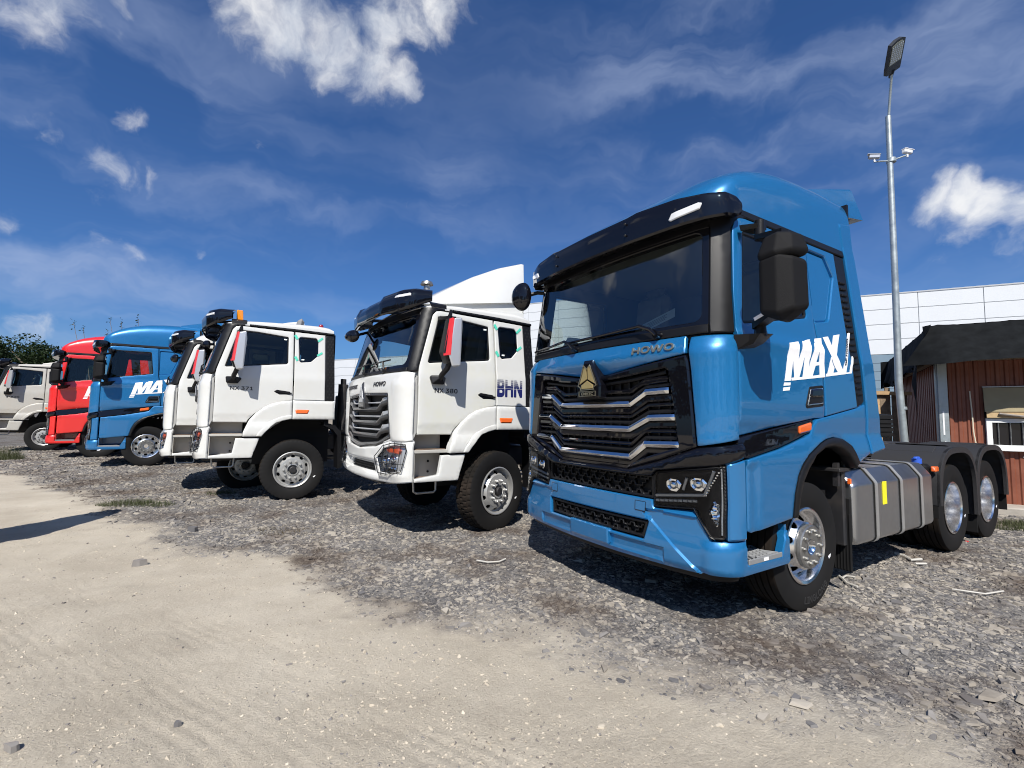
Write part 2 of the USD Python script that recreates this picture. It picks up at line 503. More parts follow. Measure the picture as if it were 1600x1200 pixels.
mat('rubber_letter', (.022, .022, .023), rough=.55)
mat('grey_plastic', (.20, .205, .21), rough=.45, var=.06)
mat('silver_plastic', (.50, .51, .53), rough=.28, metal=.55)
mat('dark_silver', (.055, .055, .058), rough=.30, metal=.5, coat=.4)
mat('red_plastic', (.55, .03, .035), rough=.35)
mat('orange_lens', (.75, .13, .02), rough=.12, coat=1.0)
mat('orange_lamp', (.85, .28, .02), rough=.15, coat=1.0)
mat('amber_dim', (.42, .07, .03), rough=.15, coat=1.0)
mat('red_lens', (.25, .008, .012), rough=.15, coat=1.0)
mat('white_lens', (.62, .63, .64), rough=.12, coat=1.0)
mat('lamp_chrome', (.85, .86, .88), rough=.06, metal=1.0)
mat('lamp_grey', (.26, .27, .28), rough=.25, metal=.5)
mat('decal_white', (.78, .78, .79), rough=.4)
mat('decal_grey', (.16, .16, .17), rough=.4)
mat('decal_navy', (.012, .016, .10), rough=.4)
mat('decal_dark', (.03, .03, .035), rough=.4)
mat('emblem_gold', (.52, .40, .18), rough=.28, metal=.6, var=.1)
mat('letter_gold', (.50, .43, .30), rough=.22, metal=.85)
mat('sticker_yellow', (.80, .72, .02), rough=.5)
mat('cap_blue', (.03, .10, .50), rough=.4)
mat('tape_green', (.08, .55, .40), rough=.5)
mat('paper', (.74, .80, .78), rough=.7)
mat('seat_grey', (.20, .20, .205), rough=.85, var=.15)
mat('seat_red', (.42, .02, .03), rough=.8)
mat('trim_grey', (.30, .30, .29), rough=.75)
mat('trim_dark', (.045, .046, .05), rough=.6)
mat('trim_beige', (.55, .54, .50), rough=.8)
mat('mirror_glass', (.75, .77, .80), rough=.03, metal=1.0)
glass('window_glass', (.70, .77, .75), 2.0)
glass('side_glass', (.74, .81, .79), 1.5)
glass('clear_lens', (.95, .96, .97), 1.22)

# ---------------------------------------------------------------- the lie of the land
TRUCKS = {  # name: x, y, height of the ground there, yaw in degrees
    'main': (1.741, 4.751, 0.0, 211.77), 'nx_near': (-.876, 7.301, -.04, 215.48), 'nx_mid': (-4.292, 8.950, .052, 210.92),
    'nx_back': (-5.924, 10.402, -.045, 211.77), 'blue_back': (-9.882, 12.845, .139, 212.09), 'red': (-12.827, 14.802, .145, 211.77), 'cream': (-16.762, 17.115, .109, 212.73)}
_ctl = []
for _k, (_x, _y, _z, _a) in TRUCKS.items():
    for _d in (0, 3.0, 5.0):
        _ctl.append((_x + _d * .85, _y + _d * .527, max(_z, -.04)))
_ctl += [(0, 0, 0), (3, 1, 0), (-3, 1.5, 0), (6, 3, 0), (-4, 5, 0), (-7, 6, .0), (-9, 8, .04), (8, 6, 0), (9, 9, .02), (0, 14, 0), (-12, 9, .06), (12, 14, 0), (-20, 12, .1), (-6, 20, .05), (0, 30, 0), (20, 30, 0), (-30, 30, .1), (0, -10, 0), (15, 0, 0), (-15, 0, 0)]
_ctl = np.array(_ctl)


def lie(x, y):
    x, y = np.asarray(x, float), np.asarray(y, float)
    d2 = (x[..., None] - _ctl[:, 0]) ** 2 + (y[..., None] - _ctl[:, 1]) ** 2
    w = 1 / (d2 + 1.2) ** 2
    return (w * _ctl[:, 2]).sum(-1) / w.sum(-1)


_bx = np.array([-60, -30, -20, -12.03, -9.98, -7.41, -5.96, -4.91, -3.6, -2.66, -1.81, -1.27, -.75, -.36, .02, .35, .65, .91, 1.08, 1.29, 1.51, 1.64, 1.78, 2.02, 2.25, 4, 8, 20])
_by = np.array([34, 20, 15.2, 10.9, 9.8, 8.1, 7.0, 6.2, 5.35, 4.95, 4.45, 4.01, 3.64, 3.5, 3.3, 3.13, 2.97, 2.8, 2.68, 2.54, 2.45, 2.35, 2.27, 2.19, 2.12, 1.8, 1.5, 1.2])


def sandiness(x, y):
    p = np.stack([x, y, np.zeros_like(x)], -1)
    n = meshkit.fbm(p * 1.7, 5, 7) - .5
    n2 = meshkit.fbm(p * 6.0, 4, 17) - .5
    d = np.interp(x, _bx, _by) - y + n * 1.1 + n2 * .45
    return np.clip(.5 + d / .55, 0, 1)


def relief(x, y):
    """height of the real surface, dunes, ruts and grit included"""
    p = np.stack([x, y, np.zeros_like(x)], -1)
    s = sandiness(x, y)
    h = lie(x, y)
    h = h + s * ((meshkit.fbm(p * .9, 3, 3) - .5) * .05 + (meshkit.fbm(p * 5.5, 4, 5) - .5) * .016 + (meshkit.noise(p * 42, 9) - .5) * .004)
    # ruts left by tyres on the sandy track, running down to the right at the lower left
    v_ = .496 * x + .868 * y; w_ = .868 * x - .496 * y
    for vc, wd in ((1.10, .30), (.55, .26), (1.75, .22)):
        m_ = np.exp(-((v_ - vc + .12 * np.sin(w_ * .7)) / wd) ** 2) * np.clip((.6 - w_) / 1.5, 0, 1)
        m_ = m_ * np.clip(meshkit.fbm(p * 2.4, 3, 63) * 3.2 - 1.0, 0, 1)
        h = h + s * m_ * (.0030 * np.sin((v_ + .06 * meshkit.fbm(p * 2.2, 3, 4)) * 88) + .0022 * np.sin(w_ * 62 + 6 * meshkit.noise(p * 3, 8)) * (np.sin(v_ * 33) > .1)) - s * m_ * .010
    u = (x + 1.1 * y) * .67; rut = np.exp(-((u - .5) / 1.2) ** 2) * np.clip((2.6 - y) / .8, 0, 1)
    h = h + s * rut * .0 * np.sin((x * .62 + y * .78) * 46 + 3 * meshkit.noise(p * 1.5, 4))
    tr = np.sin((x * .55 - y * .83) * 60) * np.exp(-(((x * .83 + y * .55) + .35) / .12) ** 2)
    h = h + s * .0 * tr
    h = h + (1 - s) * ((meshkit.fbm(p * 2.2, 4, 21) - .5) * .05 + (meshkit.fbm(p * 14, 3, 23) - .5) * .026)
    return h


def ground_mesh():
    r = np.concatenate([np.geomspace(.35, 30, 620), np.geomspace(31, 4000, 40)])
    a_front = np.linspace(-64, 64, 620)
    a_back = np.linspace(64, 296, 90)[1:-1]
    a = np.radians(np.concatenate([a_front, a_back])); n, m = len(a), len(r)
    A, R = np.meshgrid(a, r, indexing='ij')
    x, y = R * np.sin(A), R * np.cos(A)
    near = R < 28
    z = np.where(near, relief(x, y), lie(x, y)); z = np.where(R > 60, z * np.clip((140 - R) / 80, 0, 1), z)
    v = np.stack([x.ravel(), y.ravel(), z.ravel()], 1)
    i, j = np.meshgrid(np.arange(n), np.arange(m - 1), indexing='ij'); i2 = (i + 1) % n
    q = np.stack([i * m + j, i2 * m + j, i2 * m + j + 1, i * m + j + 1], -1).reshape(-1, 4)
    c = len(v); v = np.vstack([v, [[0, 0, 0]]])
    k = np.arange(n); cap = np.stack([np.full(n, c), (k + 1) % n * m, k * m], 1)
    f = np.vstack([q[:, [0, 2, 1]], q[:, [0, 3, 2]], cap])
    s = np.append(sandiness(x, y).ravel(), 1.0)
    return v, f, s


def ground_material():
    N, L = {}, []
    N['g'] = ('geometry', {})
    N['s'] = ('attribute', {'attribute': 'sand'})
    # sandy track
    N['sn'] = ('noise_texture', {'scale': .9, 'detail': 8.0, 'roughness': .62}); L.append(('g.position', 'sn.vector'))
    N['sr'] = ('rgb_ramp', {'ramp': [(.30, (.355, .312, .250)), (.52, (.428, .382, .312)), (.72, (.492, .445, .370))]}); L.append(('sn.fac', 'sr.fac'))
    N['sf'] = ('noise_texture', {'scale': 75.0, 'detail': 7.0, 'roughness': .75}); L.append(('g.position', 'sf.vector'))
    N['sfr'] = ('rgb_ramp', {'ramp': [(.25, (.66, .65, .63)), (.5, (1, 1, 1)), (.75, (1.2, 1.19, 1.17))]}); L.append(('sf.fac', 'sfr.fac'))
    N['sc'] = ('mix', {'mix_type': 'multiply', 'fac': .8}); L += [('sr.color', 'sc.color1'), ('sfr.color', 'sc.color2')]
    # crushed slate: cells with their own tone
    N['wv'] = ('noise_texture', {'scale': 9.0, 'detail': 2.0}); L.append(('g.position', 'wv.vector'))
    N['wm'] = ('vector_math', {'math_type': 'multiply_add', 'vector2': (.05, .05, .05)}); L += [('wv.color', 'wm.vector1'), ('g.position', 'wm.vector3')]
    ramp = [(0, (.050, .050, .054)), (.3, (.100, .096, .098)), (.55, (.150, .143, .140)), (.8, (.205, .190, .172)), (1, (.28, .255, .22))]
    for nm, sc in (('v1', 26.0), ('v2', 62.0)):
        N[nm] = ('voronoi_texture', {'scale': sc, 'feature': 'f1'}); L.append(('wm.vector', nm + '.vector'))
        N[nm + 's'] = ('separate_color', {}); L.append((nm + '.color', nm + 's.color'))
        N[nm + 'r'] = ('rgb_ramp', {'ramp': ramp}); L.append((nm + 's.r', nm + 'r.fac'))
        N[nm + 'e'] = ('voronoi_texture', {'scale': sc, 'feature': 'distance_to_edge'}); L.append(('wm.vector', nm + 'e.vector'))
    N['vm'] = ('mix', {'mix_type': 'mix', 'fac': .5}); L += [('v1r.color', 'vm.color1'), ('v2r.color', 'vm.color2')]
    # brown earth and dead grass between
    N['bn'] = ('noise_texture', {'scale': .75, 'detail': 7.0, 'roughness': .65}); L.append(('g.position', 'bn.vector'))
    N['br'] = ('map_range', {'from_min': .47, 'from_max': .62, 'to_min': 0.0, 'to_max': .8, 'clamp': True}); L.append(('bn.fac', 'br.value'))
    N['bm'] = ('mix', {'mix_type': 'mix', 'color2': (.075, .054, .040)}); L += [('br.result', 'bm.fac'), ('vm.color', 'bm.color1')]
    N['fin'] = ('mix', {'mix_type': 'mix'}); L += [('s.fac', 'fin.fac'), ('bm.color', 'fin.color1'), ('sc.color', 'fin.color2')]
    N['p'] = ('principled_bsdf', {'roughness': .92, 'specular_ior_level': .15}); L.append(('fin.color', 'p.base_color'))
    N['h1'] = ('math', {'math_type': 'multiply', 'value2': .5}); L.append(('v1e.distance', 'h1.value1'))
    N['h2'] = ('mix_float', {}); L += [('s.fac', 'h2.fac'), ('v2e.distance', 'h2.a'), ('sf.fac', 'h2.b')]
    N['b'] = ('bump', {'strength': .85, 'distance': .016}); L += [('h2.result', 'b.height'), ('b.normal', 'p.normal')]
    return usdkit.material(stage, '/World/Looks/yard_ground', N, L, surface='p.BSDF')


M['yard_ground'] = ground_material()
_v, _f, _s = ground_mesh()
_g = usdkit.mesh(stage, numbered('/World', 'ground'), (_v, _f), M['yard_ground'], smooth=True)
UsdGeom.PrimvarsAPI(_g).CreatePrimvar('sand', Sdf.ValueTypeNames.FloatArray, 'vertex').Set(Vt.FloatArray.FromNumpy(_s.astype(np.float32)))
tag(_g.GetPrim(), kind='structure', label='yard of crushed grey slate running into a pale sandy track')
# ---------------------------------------------------------------- wheels
_cache = {}


def cached(key, make):
    if key not in _cache:
        _cache[key] = make()
    return _cache[key]


def tyre_mesh(R, w, rim, kind):
    hw = w / 2
    prof = [(rim - .02, -hw * .66), (rim, -hw * .80), (rim + .02, -hw * .86), (rim + .05, -hw * .93), (rim + (R - rim) * .45, -hw * 1.0), (R - .06, -hw * .97), (R - .028, -hw * .93), (R - .010, -hw * .88)]
    if kind == 'rib':
        cols = [-.80, -.79, -.56, -.55, -.49, -.48, -.20, -.19, -.12, -.11]
        lows = {-.56: 0, -.55: 1, -.49: 1, -.48: 0, -.20: 0, -.19: 1, -.12: 1, -.11: 0}
        tread = [(R - .004 * abs(c) * 2 - (.014 if lows.get(c, 0) else 0), c * hw) for c in cols]
    else:
        cols = [-.80, -.62, -.46, -.45, -.38, -.37, -.18, -.05]
        lows = {-.45: 1, -.38: 1}
        tread = [(R - .006 * abs(c) * 2 - (.016 if c in lows else 0), c * hw) for c in cols]
    half = prof + tread
    full = half + [(r, -y) for r, y in half[::-1]]
    n = 176 if kind == 'block' else 96
    p = np.array(full); m = len(p); th = np.arange(n) * 2 * np.pi / n
    rr = np.broadcast_to(p[:, 0], (n, m)).copy(); yy = np.broadcast_to(p[:, 1], (n, m)).copy()
    if kind == 'block':
        k = np.arange(n)
        for j in range(m):
            c = p[j, 1] / hw
            if abs(c) > .87 and p[j, 0] > R - .07:
                rr[:, j] -= np.where(k % 4 == 0, .009, 0.0)
            elif abs(c) > .5 and p[j, 0] > R - .03:
                rr[:, j] -= np.where(k % 4 == 0, .011, 0.0)
            elif abs(c) < .4 and p[j, 0] > R - .03:
                rr[:, j] -= np.where((k + (2 if c > 0 else 0)) % 4 == 1, .014, 0.0)
    v = np.stack([rr * np.cos(th)[:, None], yy, rr * np.sin(th)[:, None]], -1).reshape(-1, 3)
    i, j = np.meshgrid(np.arange(n), np.arange(m - 1), indexing='ij'); i2 = (i + 1) % n
    q = np.stack([i * m + j, i2 * m + j, i2 * m + j + 1, i * m + j + 1], -1).reshape(-1, 4)
    side = (np.abs(p[:-1, 1]) / hw > .86)
    t = np.vstack([q[:, [0, 1, 2]], q[:, [0, 2, 3]]]); sel = np.tile(side[j.ravel()], 2)
    return v, t[sel][:, ::-1], t[~sel][:, ::-1]


def drilled(prof, n_holes, rh, r_at, y0, y1, n=72, oval=1.0):
    s = solid(lathe_y(prof, n, closed=True))
    if s.volume() < 0:
        a = lathe_y(prof, n, closed=True); s = solid((a[0], a[1][:, ::-1]))
    for k in range(n_holes):
        a = 2 * math.pi * (k + .5) / n_holes
        c = m3.Manifold.cylinder(y1 - y0, rh, rh, 20).scale((1.0, oval, 1.0)).rotate((-90, 0, 0)).translate((0, y0, 0))
        c = c.translate((r_at, 0, 0)).rotate((0, math.degrees(a), 0))
        s = s - c
    return s


def nut_ring(r_at, n, y0, h, r, cap=True):
    out = []
    for k in range(n):
        a = 2 * math.pi * k / n; c = np.array([r_at * math.cos(a), 0, r_at * math.sin(a)])
        b = MB(); b.cyl(c + [0, y0, 0], c + [0, y0 + h * .35, 0], r * 1.35, r * 1.25, 12); b.cyl(c + [0, y0 + h * .3, 0], c + [0, y0 + h * .8, 0], r, r, 6)
        if cap:
            b.cyl(c + [0, y0 + h * .8, 0], c + [0, y0 + h, 0], r * .95, r * .55, 10)
        out.append(b.get())
    return out


def make_wheel(parent, kind, R, y, x, z, side=1, steer=0.0, style='alu', w=.30, rear=False, text=None, detail=True):
    """kind: tread; style: 'alu' polished front, 'steel' silver front, 'dish' polished rear; y: outer face"""
    w_ = UsdGeom.Xform.Define(stage, numbered(ppath(parent), 'wheel'))
    hw = w / 2
    w_.AddTranslateOp().Set(Gf.Vec3d(x, side * (y - hw), z)); w_.AddRotateZOp().Set(float(steer + (0 if side > 0 else 180)))
    P = w_.GetPrim(); rim = R * .575
    v, fs, ft = cached(('tyre', kind, R, w), lambda: tyre_mesh(R, w, rim, kind))
    obj('tyre', (v, fs), M['rubber'], P, 40); obj('tread', (v, ft), M['rubber_tread'], P, 30)
    if style == 'alu':
        prof = [(rim + .004, hw * .80), (rim + .010, hw * .90), (rim, hw * .93), (rim - .018, hw * .88), (rim - .030, hw * .45), (rim - .045, hw * .40), (rim - .075, hw * .60), (rim - .105, hw * .88), (.150, hw * .97), (.150, hw * .85), (rim - .11, hw * .82), (rim - .06, hw * .42), (rim - .045, hw * .15), (rim - .020, hw * .15)]
        obj('rim', cached(('alu', R), lambda: drilled(prof, 10, .026, rim - .075, -.1, .3, 72, 1.25)), M['polished'], P, 30)
        fl = [(.060, hw * .9), (.060, hw * 1.13), (.075, hw * 1.17), (.158, hw * 1.17), (.168, hw * 1.12), (.170, hw * .96), (.150, hw * .9)]
        obj('hub', lathe_y(fl, 48, closed=True), M['dull_steel'], P, 30)
        obj('hub_cap', lathe_y([(.001, hw * 1.00), (.045, hw * 1.00), (.056, hw * 1.08), (.060, hw * 1.16)], 32), M['chrome'], P, 30)
        for g in nut_ring(.125, 10, hw * 1.17, .024, .0145):
            obj('wheel_nut', g, M['dull_steel'], P, 30)
    elif style == 'steel':
        prof = [(rim + .006, hw * .82), (rim + .012, hw * .92), (rim, hw * .95), (rim - .014, hw * .90), (rim - .026, hw * .50), (rim - .040, hw * .46), (rim - .062, hw * .60), (rim - .095, hw * .88), (.165, hw * .92), (.100, hw * .92), (.100, hw * .80), (rim - .09, hw * .78), (rim - .05, hw * .34), (rim - .014, hw * .30)]
        obj('rim', cached(('steel', R), lambda: drilled(prof, 10, .021, rim - .066, -.1, .3, 72, 1.6)), M['wheel_silver'], P, 30)
        obj('brake_drum', lathe_y([(.001, hw * .2), (rim - .02, hw * .2)], 40), M['deep_black'], P)
        b = MB().add(lathe_y([(.001, hw * 1.16), (.045, hw * 1.16), (.055, hw * 1.10), (.058, hw * .6)], 32))
        obj('hub', b.get(), M['chassis_black'], P, 30)
        b2 = MB().add(lathe_y([(.098, hw * .7), (.098, hw * 1.0), (.086, hw * 1.02), (.070, hw * .85), (.058, hw * .75)], 32))
        obj('hub_ring', b2.get(), M['wheel_silver'], P, 30)
        for g in nut_ring(.140, 10, hw * .92, .045, .016):
            obj('wheel_nut', g, M['wheel_silver'], P, 30)
    else:  # deep polished dish of an outer rear wheel
        prof = [(rim + .004, hw * .82), (rim + .010, hw * .92), (rim - .004, hw * .95), (rim - .016, hw * .85), (rim - .030, hw * .2), (rim - .034, -hw * .55), (rim - .055, -hw * .75), (.14, -hw * .80), (.14, -hw * .9), (rim - .02, -hw * .85)]
        obj('rim', cached(('dish', R), lambda: drilled(prof, 10, .026, rim - .085, -.4, .1, 72, 1.2)), M['polished'], P, 30)
        obj('hub', MB().add(lathe_y([(.001, -hw * .25), (.075, -hw * .25), (.09, -hw * .35), (.10, -hw * .7), (.16, -hw * .78)], 36)).get(), M['chassis_black'], P, 30)
        for g in nut_ring(.128, 10, -hw * .80, .035, .014):
            obj('wheel_nut', g, M['polished'], P, 30)
    if text:
        m = meshkit.text_mesh(text, .052, depth=.003, bold=True); q = np.array(m.vertices); q[:, 0] -= q[:, 0].mean()
        rr = rim + (R - rim) * .60
        phi = math.radians(-72) + q[:, 0] / rr; rad = rr - q[:, 1] + .02
        yy = hw * .985 + q[:, 2]
        obj('tyre_lettering', (np.stack([-rad * np.cos(phi), yy, rad * np.sin(phi)], 1), np.array(m.faces)), M['rubber_letter'], P, False)
    if detail:
        a = math.radians(200); rr = rim + (R - rim) * .35
        b = cbox((0, 0, 0), (.045, .004, .018), 0)
        T = shift(rr * math.cos(a), hw * .97, rr * math.sin(a)) @ rot([0, 1, 0], 30)
        obj('tyre_sticker', moved(b, T), M['decal_white'], P, False)
    return P


# ---------------------------------------------------------------- the surface a cab is wrapped in
class Wrap:
    """(U, z) -> point: U runs from the middle of the front (0) round the corner (U1..U2) and back along the side"""
    def __init__(self, xf, w, bow=.07, r=.20, U1=.98, U2=1.28):
        self.xf_, self.w_, self.bow, self.r, self.U1, self.U2 = np.array(xf, float), np.array(w, float), bow, r, U1, U2

    def xf(self, z): return np.interp(z, self.xf_[:, 0], self.xf_[:, 1])

    def w(self, z): return np.interp(z, self.w_[:, 0], self.w_[:, 1])

    def corner(self, z):
        w = self.w(z); ya = w - self.r; xa = self.xf(z) - self.bow * ya ** 2; xb = xa - self.r - .01
        return xa, ya, xb, w

    def __call__(self, U, z):
        U, z = np.asarray(U, float), np.asarray(z, float); s = np.where(U < 0, -1.0, 1.0); u = np.abs(U)
        xa, ya, xb, w = self.corner(z); U1, U2 = self.U1, self.U2
        y0 = u / U1 * ya; x0 = self.xf(z) - self.bow * y0 ** 2
        t = np.clip((u - U1) / (U2 - U1), 0, 1)
        sl = 2 * self.bow * ya                      # slope at the end of the front
        k = .56 * self.r
        b0, b1, b2, b3 = (1 - t) ** 3, 3 * t * (1 - t) ** 2, 3 * t * t * (1 - t), t ** 3
        xc = b0 * xa + b1 * (xa - sl * k) + b2 * (xb + k) + b3 * xb
        yc = b0 * ya + b1 * (ya + k) + b2 * w + b3 * w
        xs = xb - (u - U2)
        x = np.where(u <= U1, x0, np.where(u <= U2, xc, xs)); y = np.where(u <= U1, y0, np.where(u <= U2, yc, w))
        return np.stack([x, y * s, z], -1)

    def F(self, y, z):
        """front point given by y"""
        xa, ya, xb, w = self.corner(z)
        if abs(y) <= ya:
            return (y / ya * self.U1, z)
        t = np.linspace(0, 1, 80); u = self.U1 + (self.U2 - self.U1) * t; q = self(u, np.full(80, z))
        return (math.copysign(float(np.interp(abs(y), q[:, 1], u)), y), z)

    def S(self, x, z):
        """side point given by x"""
        xa, ya, xb, w = self.corner(z)
        if x <= xb:
            return (self.U2 + float(xb) - x, z)
        u = np.linspace(self.U2, 0, 160); q = self(u, np.full(160, z))
        return (float(np.interp(x, q[:, 0], u)), z)

    def line(self, pts, step=.06):
        """outline given as ('F'|'S'|'U', a, z) points, every edge split so that it stays straight in space"""
        out = []
        n = len(pts)
        for i in range(n):
            (k, a, z), (k2, a2, z2) = pts[i], pts[(i + 1) % n]
            m = max(1, int(math.hypot(a2 - a, z2 - z) / step)) if k == k2 and k != 'U' else 1
            for j in range(m):
                t = j / m; A, Z = a + (a2 - a) * t, z + (z2 - z) * t
                out.append(self.F(A, Z) if k == 'F' else self.S(A, Z) if k == 'S' else (A, Z))
        return out

    def P(self, pts):
        return Polygon(self.line(pts)).buffer(0)


def flip(P):
    return affinity.scale(P, -1, 1, origin=(0, 0))


def sym(P):
    """a half outline that touches U = 0, completed"""
    return unary_union([P, flip(P)]).buffer(1e-4).buffer(-1e-4)


def Fp(*pts): return [('F', a, z) for a, z in pts]


def Sp(*pts): return [('S', a, z) for a, z in pts]
# ---------------------------------------------------------------- the blue / red tractor with the tall cab
WM = Wrap(xf=[(.38, 1.19), (.46, 1.235), (.56, 1.24), (.68, 1.225), (.80, 1.222), (.90, 1.215), (1.04, 1.215), (1.30, 1.225), (1.84, 1.215), (1.965, 1.222), (2.085, 1.185), (2.16, 1.175), (2.90, 1.085), (3.10, 1.05)],
          w=[(.38, 1.22), (.45, 1.24), (1.2, 1.238), (1.30, 1.22), (1.36, 1.205), (1.50, 1.212), (2.0, 1.208), (2.1, 1.198), (3.0, 1.150), (3.1, 1.14)])

MAX_M = [(.345, .826), (.277, 2.078)]


def spoly(pts):
    """side outline given by truck x, z"""
    return WM.P(Sp(*pts))


def max_decal():
    M_ = [(.360, 1.778), (.345, 1.826), (.277, 2.078), (.132, 2.105), (.139, 1.955), (.060, 2.121), (-.070, 2.144), (-.042, 1.998), (-.010, 1.900), (-.147, 2.157), (-.258, 2.175), (-.270, 1.844), (.259, 1.787), (.262, 1.808), (.219, 1.814), (.224, 1.95), (.272, 1.785)]
    holes = [[(.137, 1.824), (.048, 1.981), (.096, 1.828)], [(-.070, 1.847), (-.120, 1.926), (-.178, 1.935), (-.177, 1.861)], [(-.139, 1.962), (-.176, 2.042), (-.177, 1.969)]]
    X_ = [(-.286, 1.849), (-.286, 1.871), (-.311, 1.877), (-.389, 2.015), (-.405, 2.026), (-.285, 2.184), (-.379, 2.199), (-.435, 2.123), (-.476, 2.219), (-.592, 2.240), (-.500, 2.049), (-.591, 1.925), (-.658, 2.023), (-.745, 2.268), (-.800, 2.279), (-.649, 1.905), (-.713, 1.914), (-.778, 2.059), (-.816, 2.063), (-.754, 1.905)]
    hx = [(-.415, 1.888), (-.442, 1.943), (-.494, 1.900)]
    slit = [(-.405, 2.005), (-.452, 1.935), (-.440, 1.93), (-.395, 2.0)]
    out = [Polygon(M_).buffer(0)]
    for h in holes:
        out[0] = out[0].difference(Polygon(h).buffer(.003))
    x = Polygon(X_).buffer(0).difference(Polygon(hx)).difference(Polygon(slit)); out.append(x)
    out.append(Polygon([(.376, 1.741), (.366, 1.767), (.272, 1.772), (.280, 1.750)])); out.append(Polygon([(.388, 1.701), (.379, 1.729), (.283, 1.738), (.293, 1.711)]))
    return out


def to_side(W, P):
    """an (x, z) polygon as a (U, z) polygon of wrap W"""
    def ring(c):
        return W.line([('S', a, z) for a, z in list(c)[:-1]])
    return unary_union([Polygon(ring(g.exterior.coords), [ring(i.coords) for i in g.interiors]).buffer(0) for g in polys(P)])


def roof_loft(W, z0, zc, xr, n=4.2, nx=44, nt=40):
    """a roof springing from the wrap's outline at z0: crown heights zc [(x, z)], back to x = xr"""
    u = np.linspace(0, W.U2 + 3, 900); q = W(u, np.full(900, z0)); xs, ys = q[:, 0], q[:, 1]
    xf = xs[0]; s = np.linspace(0, 1, nx); x = xf - (xf - xr) * s ** 1.7
    hw = np.interp(-x, -xs, ys); zz = np.interp(-x, -np.array(zc)[:, 0], np.array(zc)[:, 1])
    t = np.linspace(0, np.pi, nt); c, si = np.cos(t), np.sin(t)
    Y = np.sign(c) * np.abs(c) ** (2 / n); Z = np.abs(si) ** (2 / n)
    v = np.stack([np.repeat(x, nt), (hw[:, None] * Y).ravel(), (z0 + (zz - z0)[:, None] * Z).ravel()], 1)
    i, j = np.meshgrid(np.arange(nx - 1), np.arange(nt - 1), indexing='ij')
    f = np.stack([i * nt + j, i * nt + j + 1, (i + 1) * nt + j + 1, (i + 1) * nt + j], -1).reshape(-1, 4)
    c0 = len(v); v = np.vstack([v, [[xr, 0, z0]]]); b = (nx - 1) * nt
    end = np.array([[c0, b + k + 1, b + k] for k in range(nt - 1)])
    tri = np.vstack([f[:, [0, 2, 1]], f[:, [0, 3, 2]], end[:, ::-1]])
    n_ = np.cross(v[tri[:, 1]] - v[tri[:, 0]], v[tri[:, 2]] - v[tri[:, 0]])
    if n_[:, 2].sum() < 0:
        tri = tri[:, ::-1]
    return v, tri


def seat(parent, x, y, z, mats, h=.85):
    a = obj('seat', MB().box((x, y, z), (.50, .50, .16), .05).get(), mats, parent)
    b = moved(cbox((0, 0, h / 2), (.15, .48, h), .06), shift(x - .24, y, z + .05) @ rot([0, 1, 0], -9))
    hd = moved(cbox((0, 0, h + .10), (.11, .30, .20), .05), shift(x - .24, y, z + .05) @ rot([0, 1, 0], -9))
    obj('backrest', MB().add(b).add(hd).get(), mats, a)
    return a


def interior(parent, W, x_back, z_floor, z_dash, z_top, seat_mat='seat_grey', trim='trim_grey', sx=.05, wheel=True):
    w = 1.08
    b = MB(); b.box((x_back + .03, 0, (z_floor + z_top) / 2), (.03, 2 * w, z_top - z_floor))
    obj('back_wall', b.get(), M[trim], parent, False)
    b = MB(); b.box(((x_back + .95) / 2, 0, z_floor), (.95 - x_back, 2 * w, .04)); obj('cab_floor', b.get(), M['trim_dark'], parent, False)
    b = MB(); b.box(((x_back + .75) / 2, 0, z_top), (.75 - x_back, 2 * w, .03)); obj('headlining', b.get(), M['trim_beige'], parent, False)
    pr = [(.62, z_floor + .3), (.98, z_floor + .3), (1.00, z_dash - .02), (.90, z_dash), (.66, z_dash - .06), (.60, z_dash - .16)]
    obj('dashboard', prism(pr, -w, w), M['trim_dark'], parent, 30)
    b = MB()
    for s in (-1, 1):
        pass
    seat(parent, sx, .62, z_floor + .48, M[seat_mat]); seat(parent, sx, -.62, z_floor + .48, M[seat_mat])
    if wheel:
        th = np.linspace(0, 2 * np.pi, 33); R = .22
        ring = np.stack([np.zeros(33), R * np.cos(th), R * np.sin(th)], 1); T = shift(sx + .45, .62, z_dash + .02) @ rot([0, 1, 0], 50)
        m = MB().add(moved(tube(ring, .017, 8), T))
        for a in (0, 2.2, 4.1):
            m.add(moved(cyl((0, 0, 0), (0, R * math.cos(a), R * math.sin(a)), .014, .014, 8), T))
        m.add(moved(cyl((.03, 0, 0), (-.03, 0, 0), .06, .05, 16), T)); m.cyl((sx + .45, .62, z_dash), (.75, .62, z_dash - .25), .03)
        obj('steering_wheel', m.get(), M['trim_dark'], parent, 40)


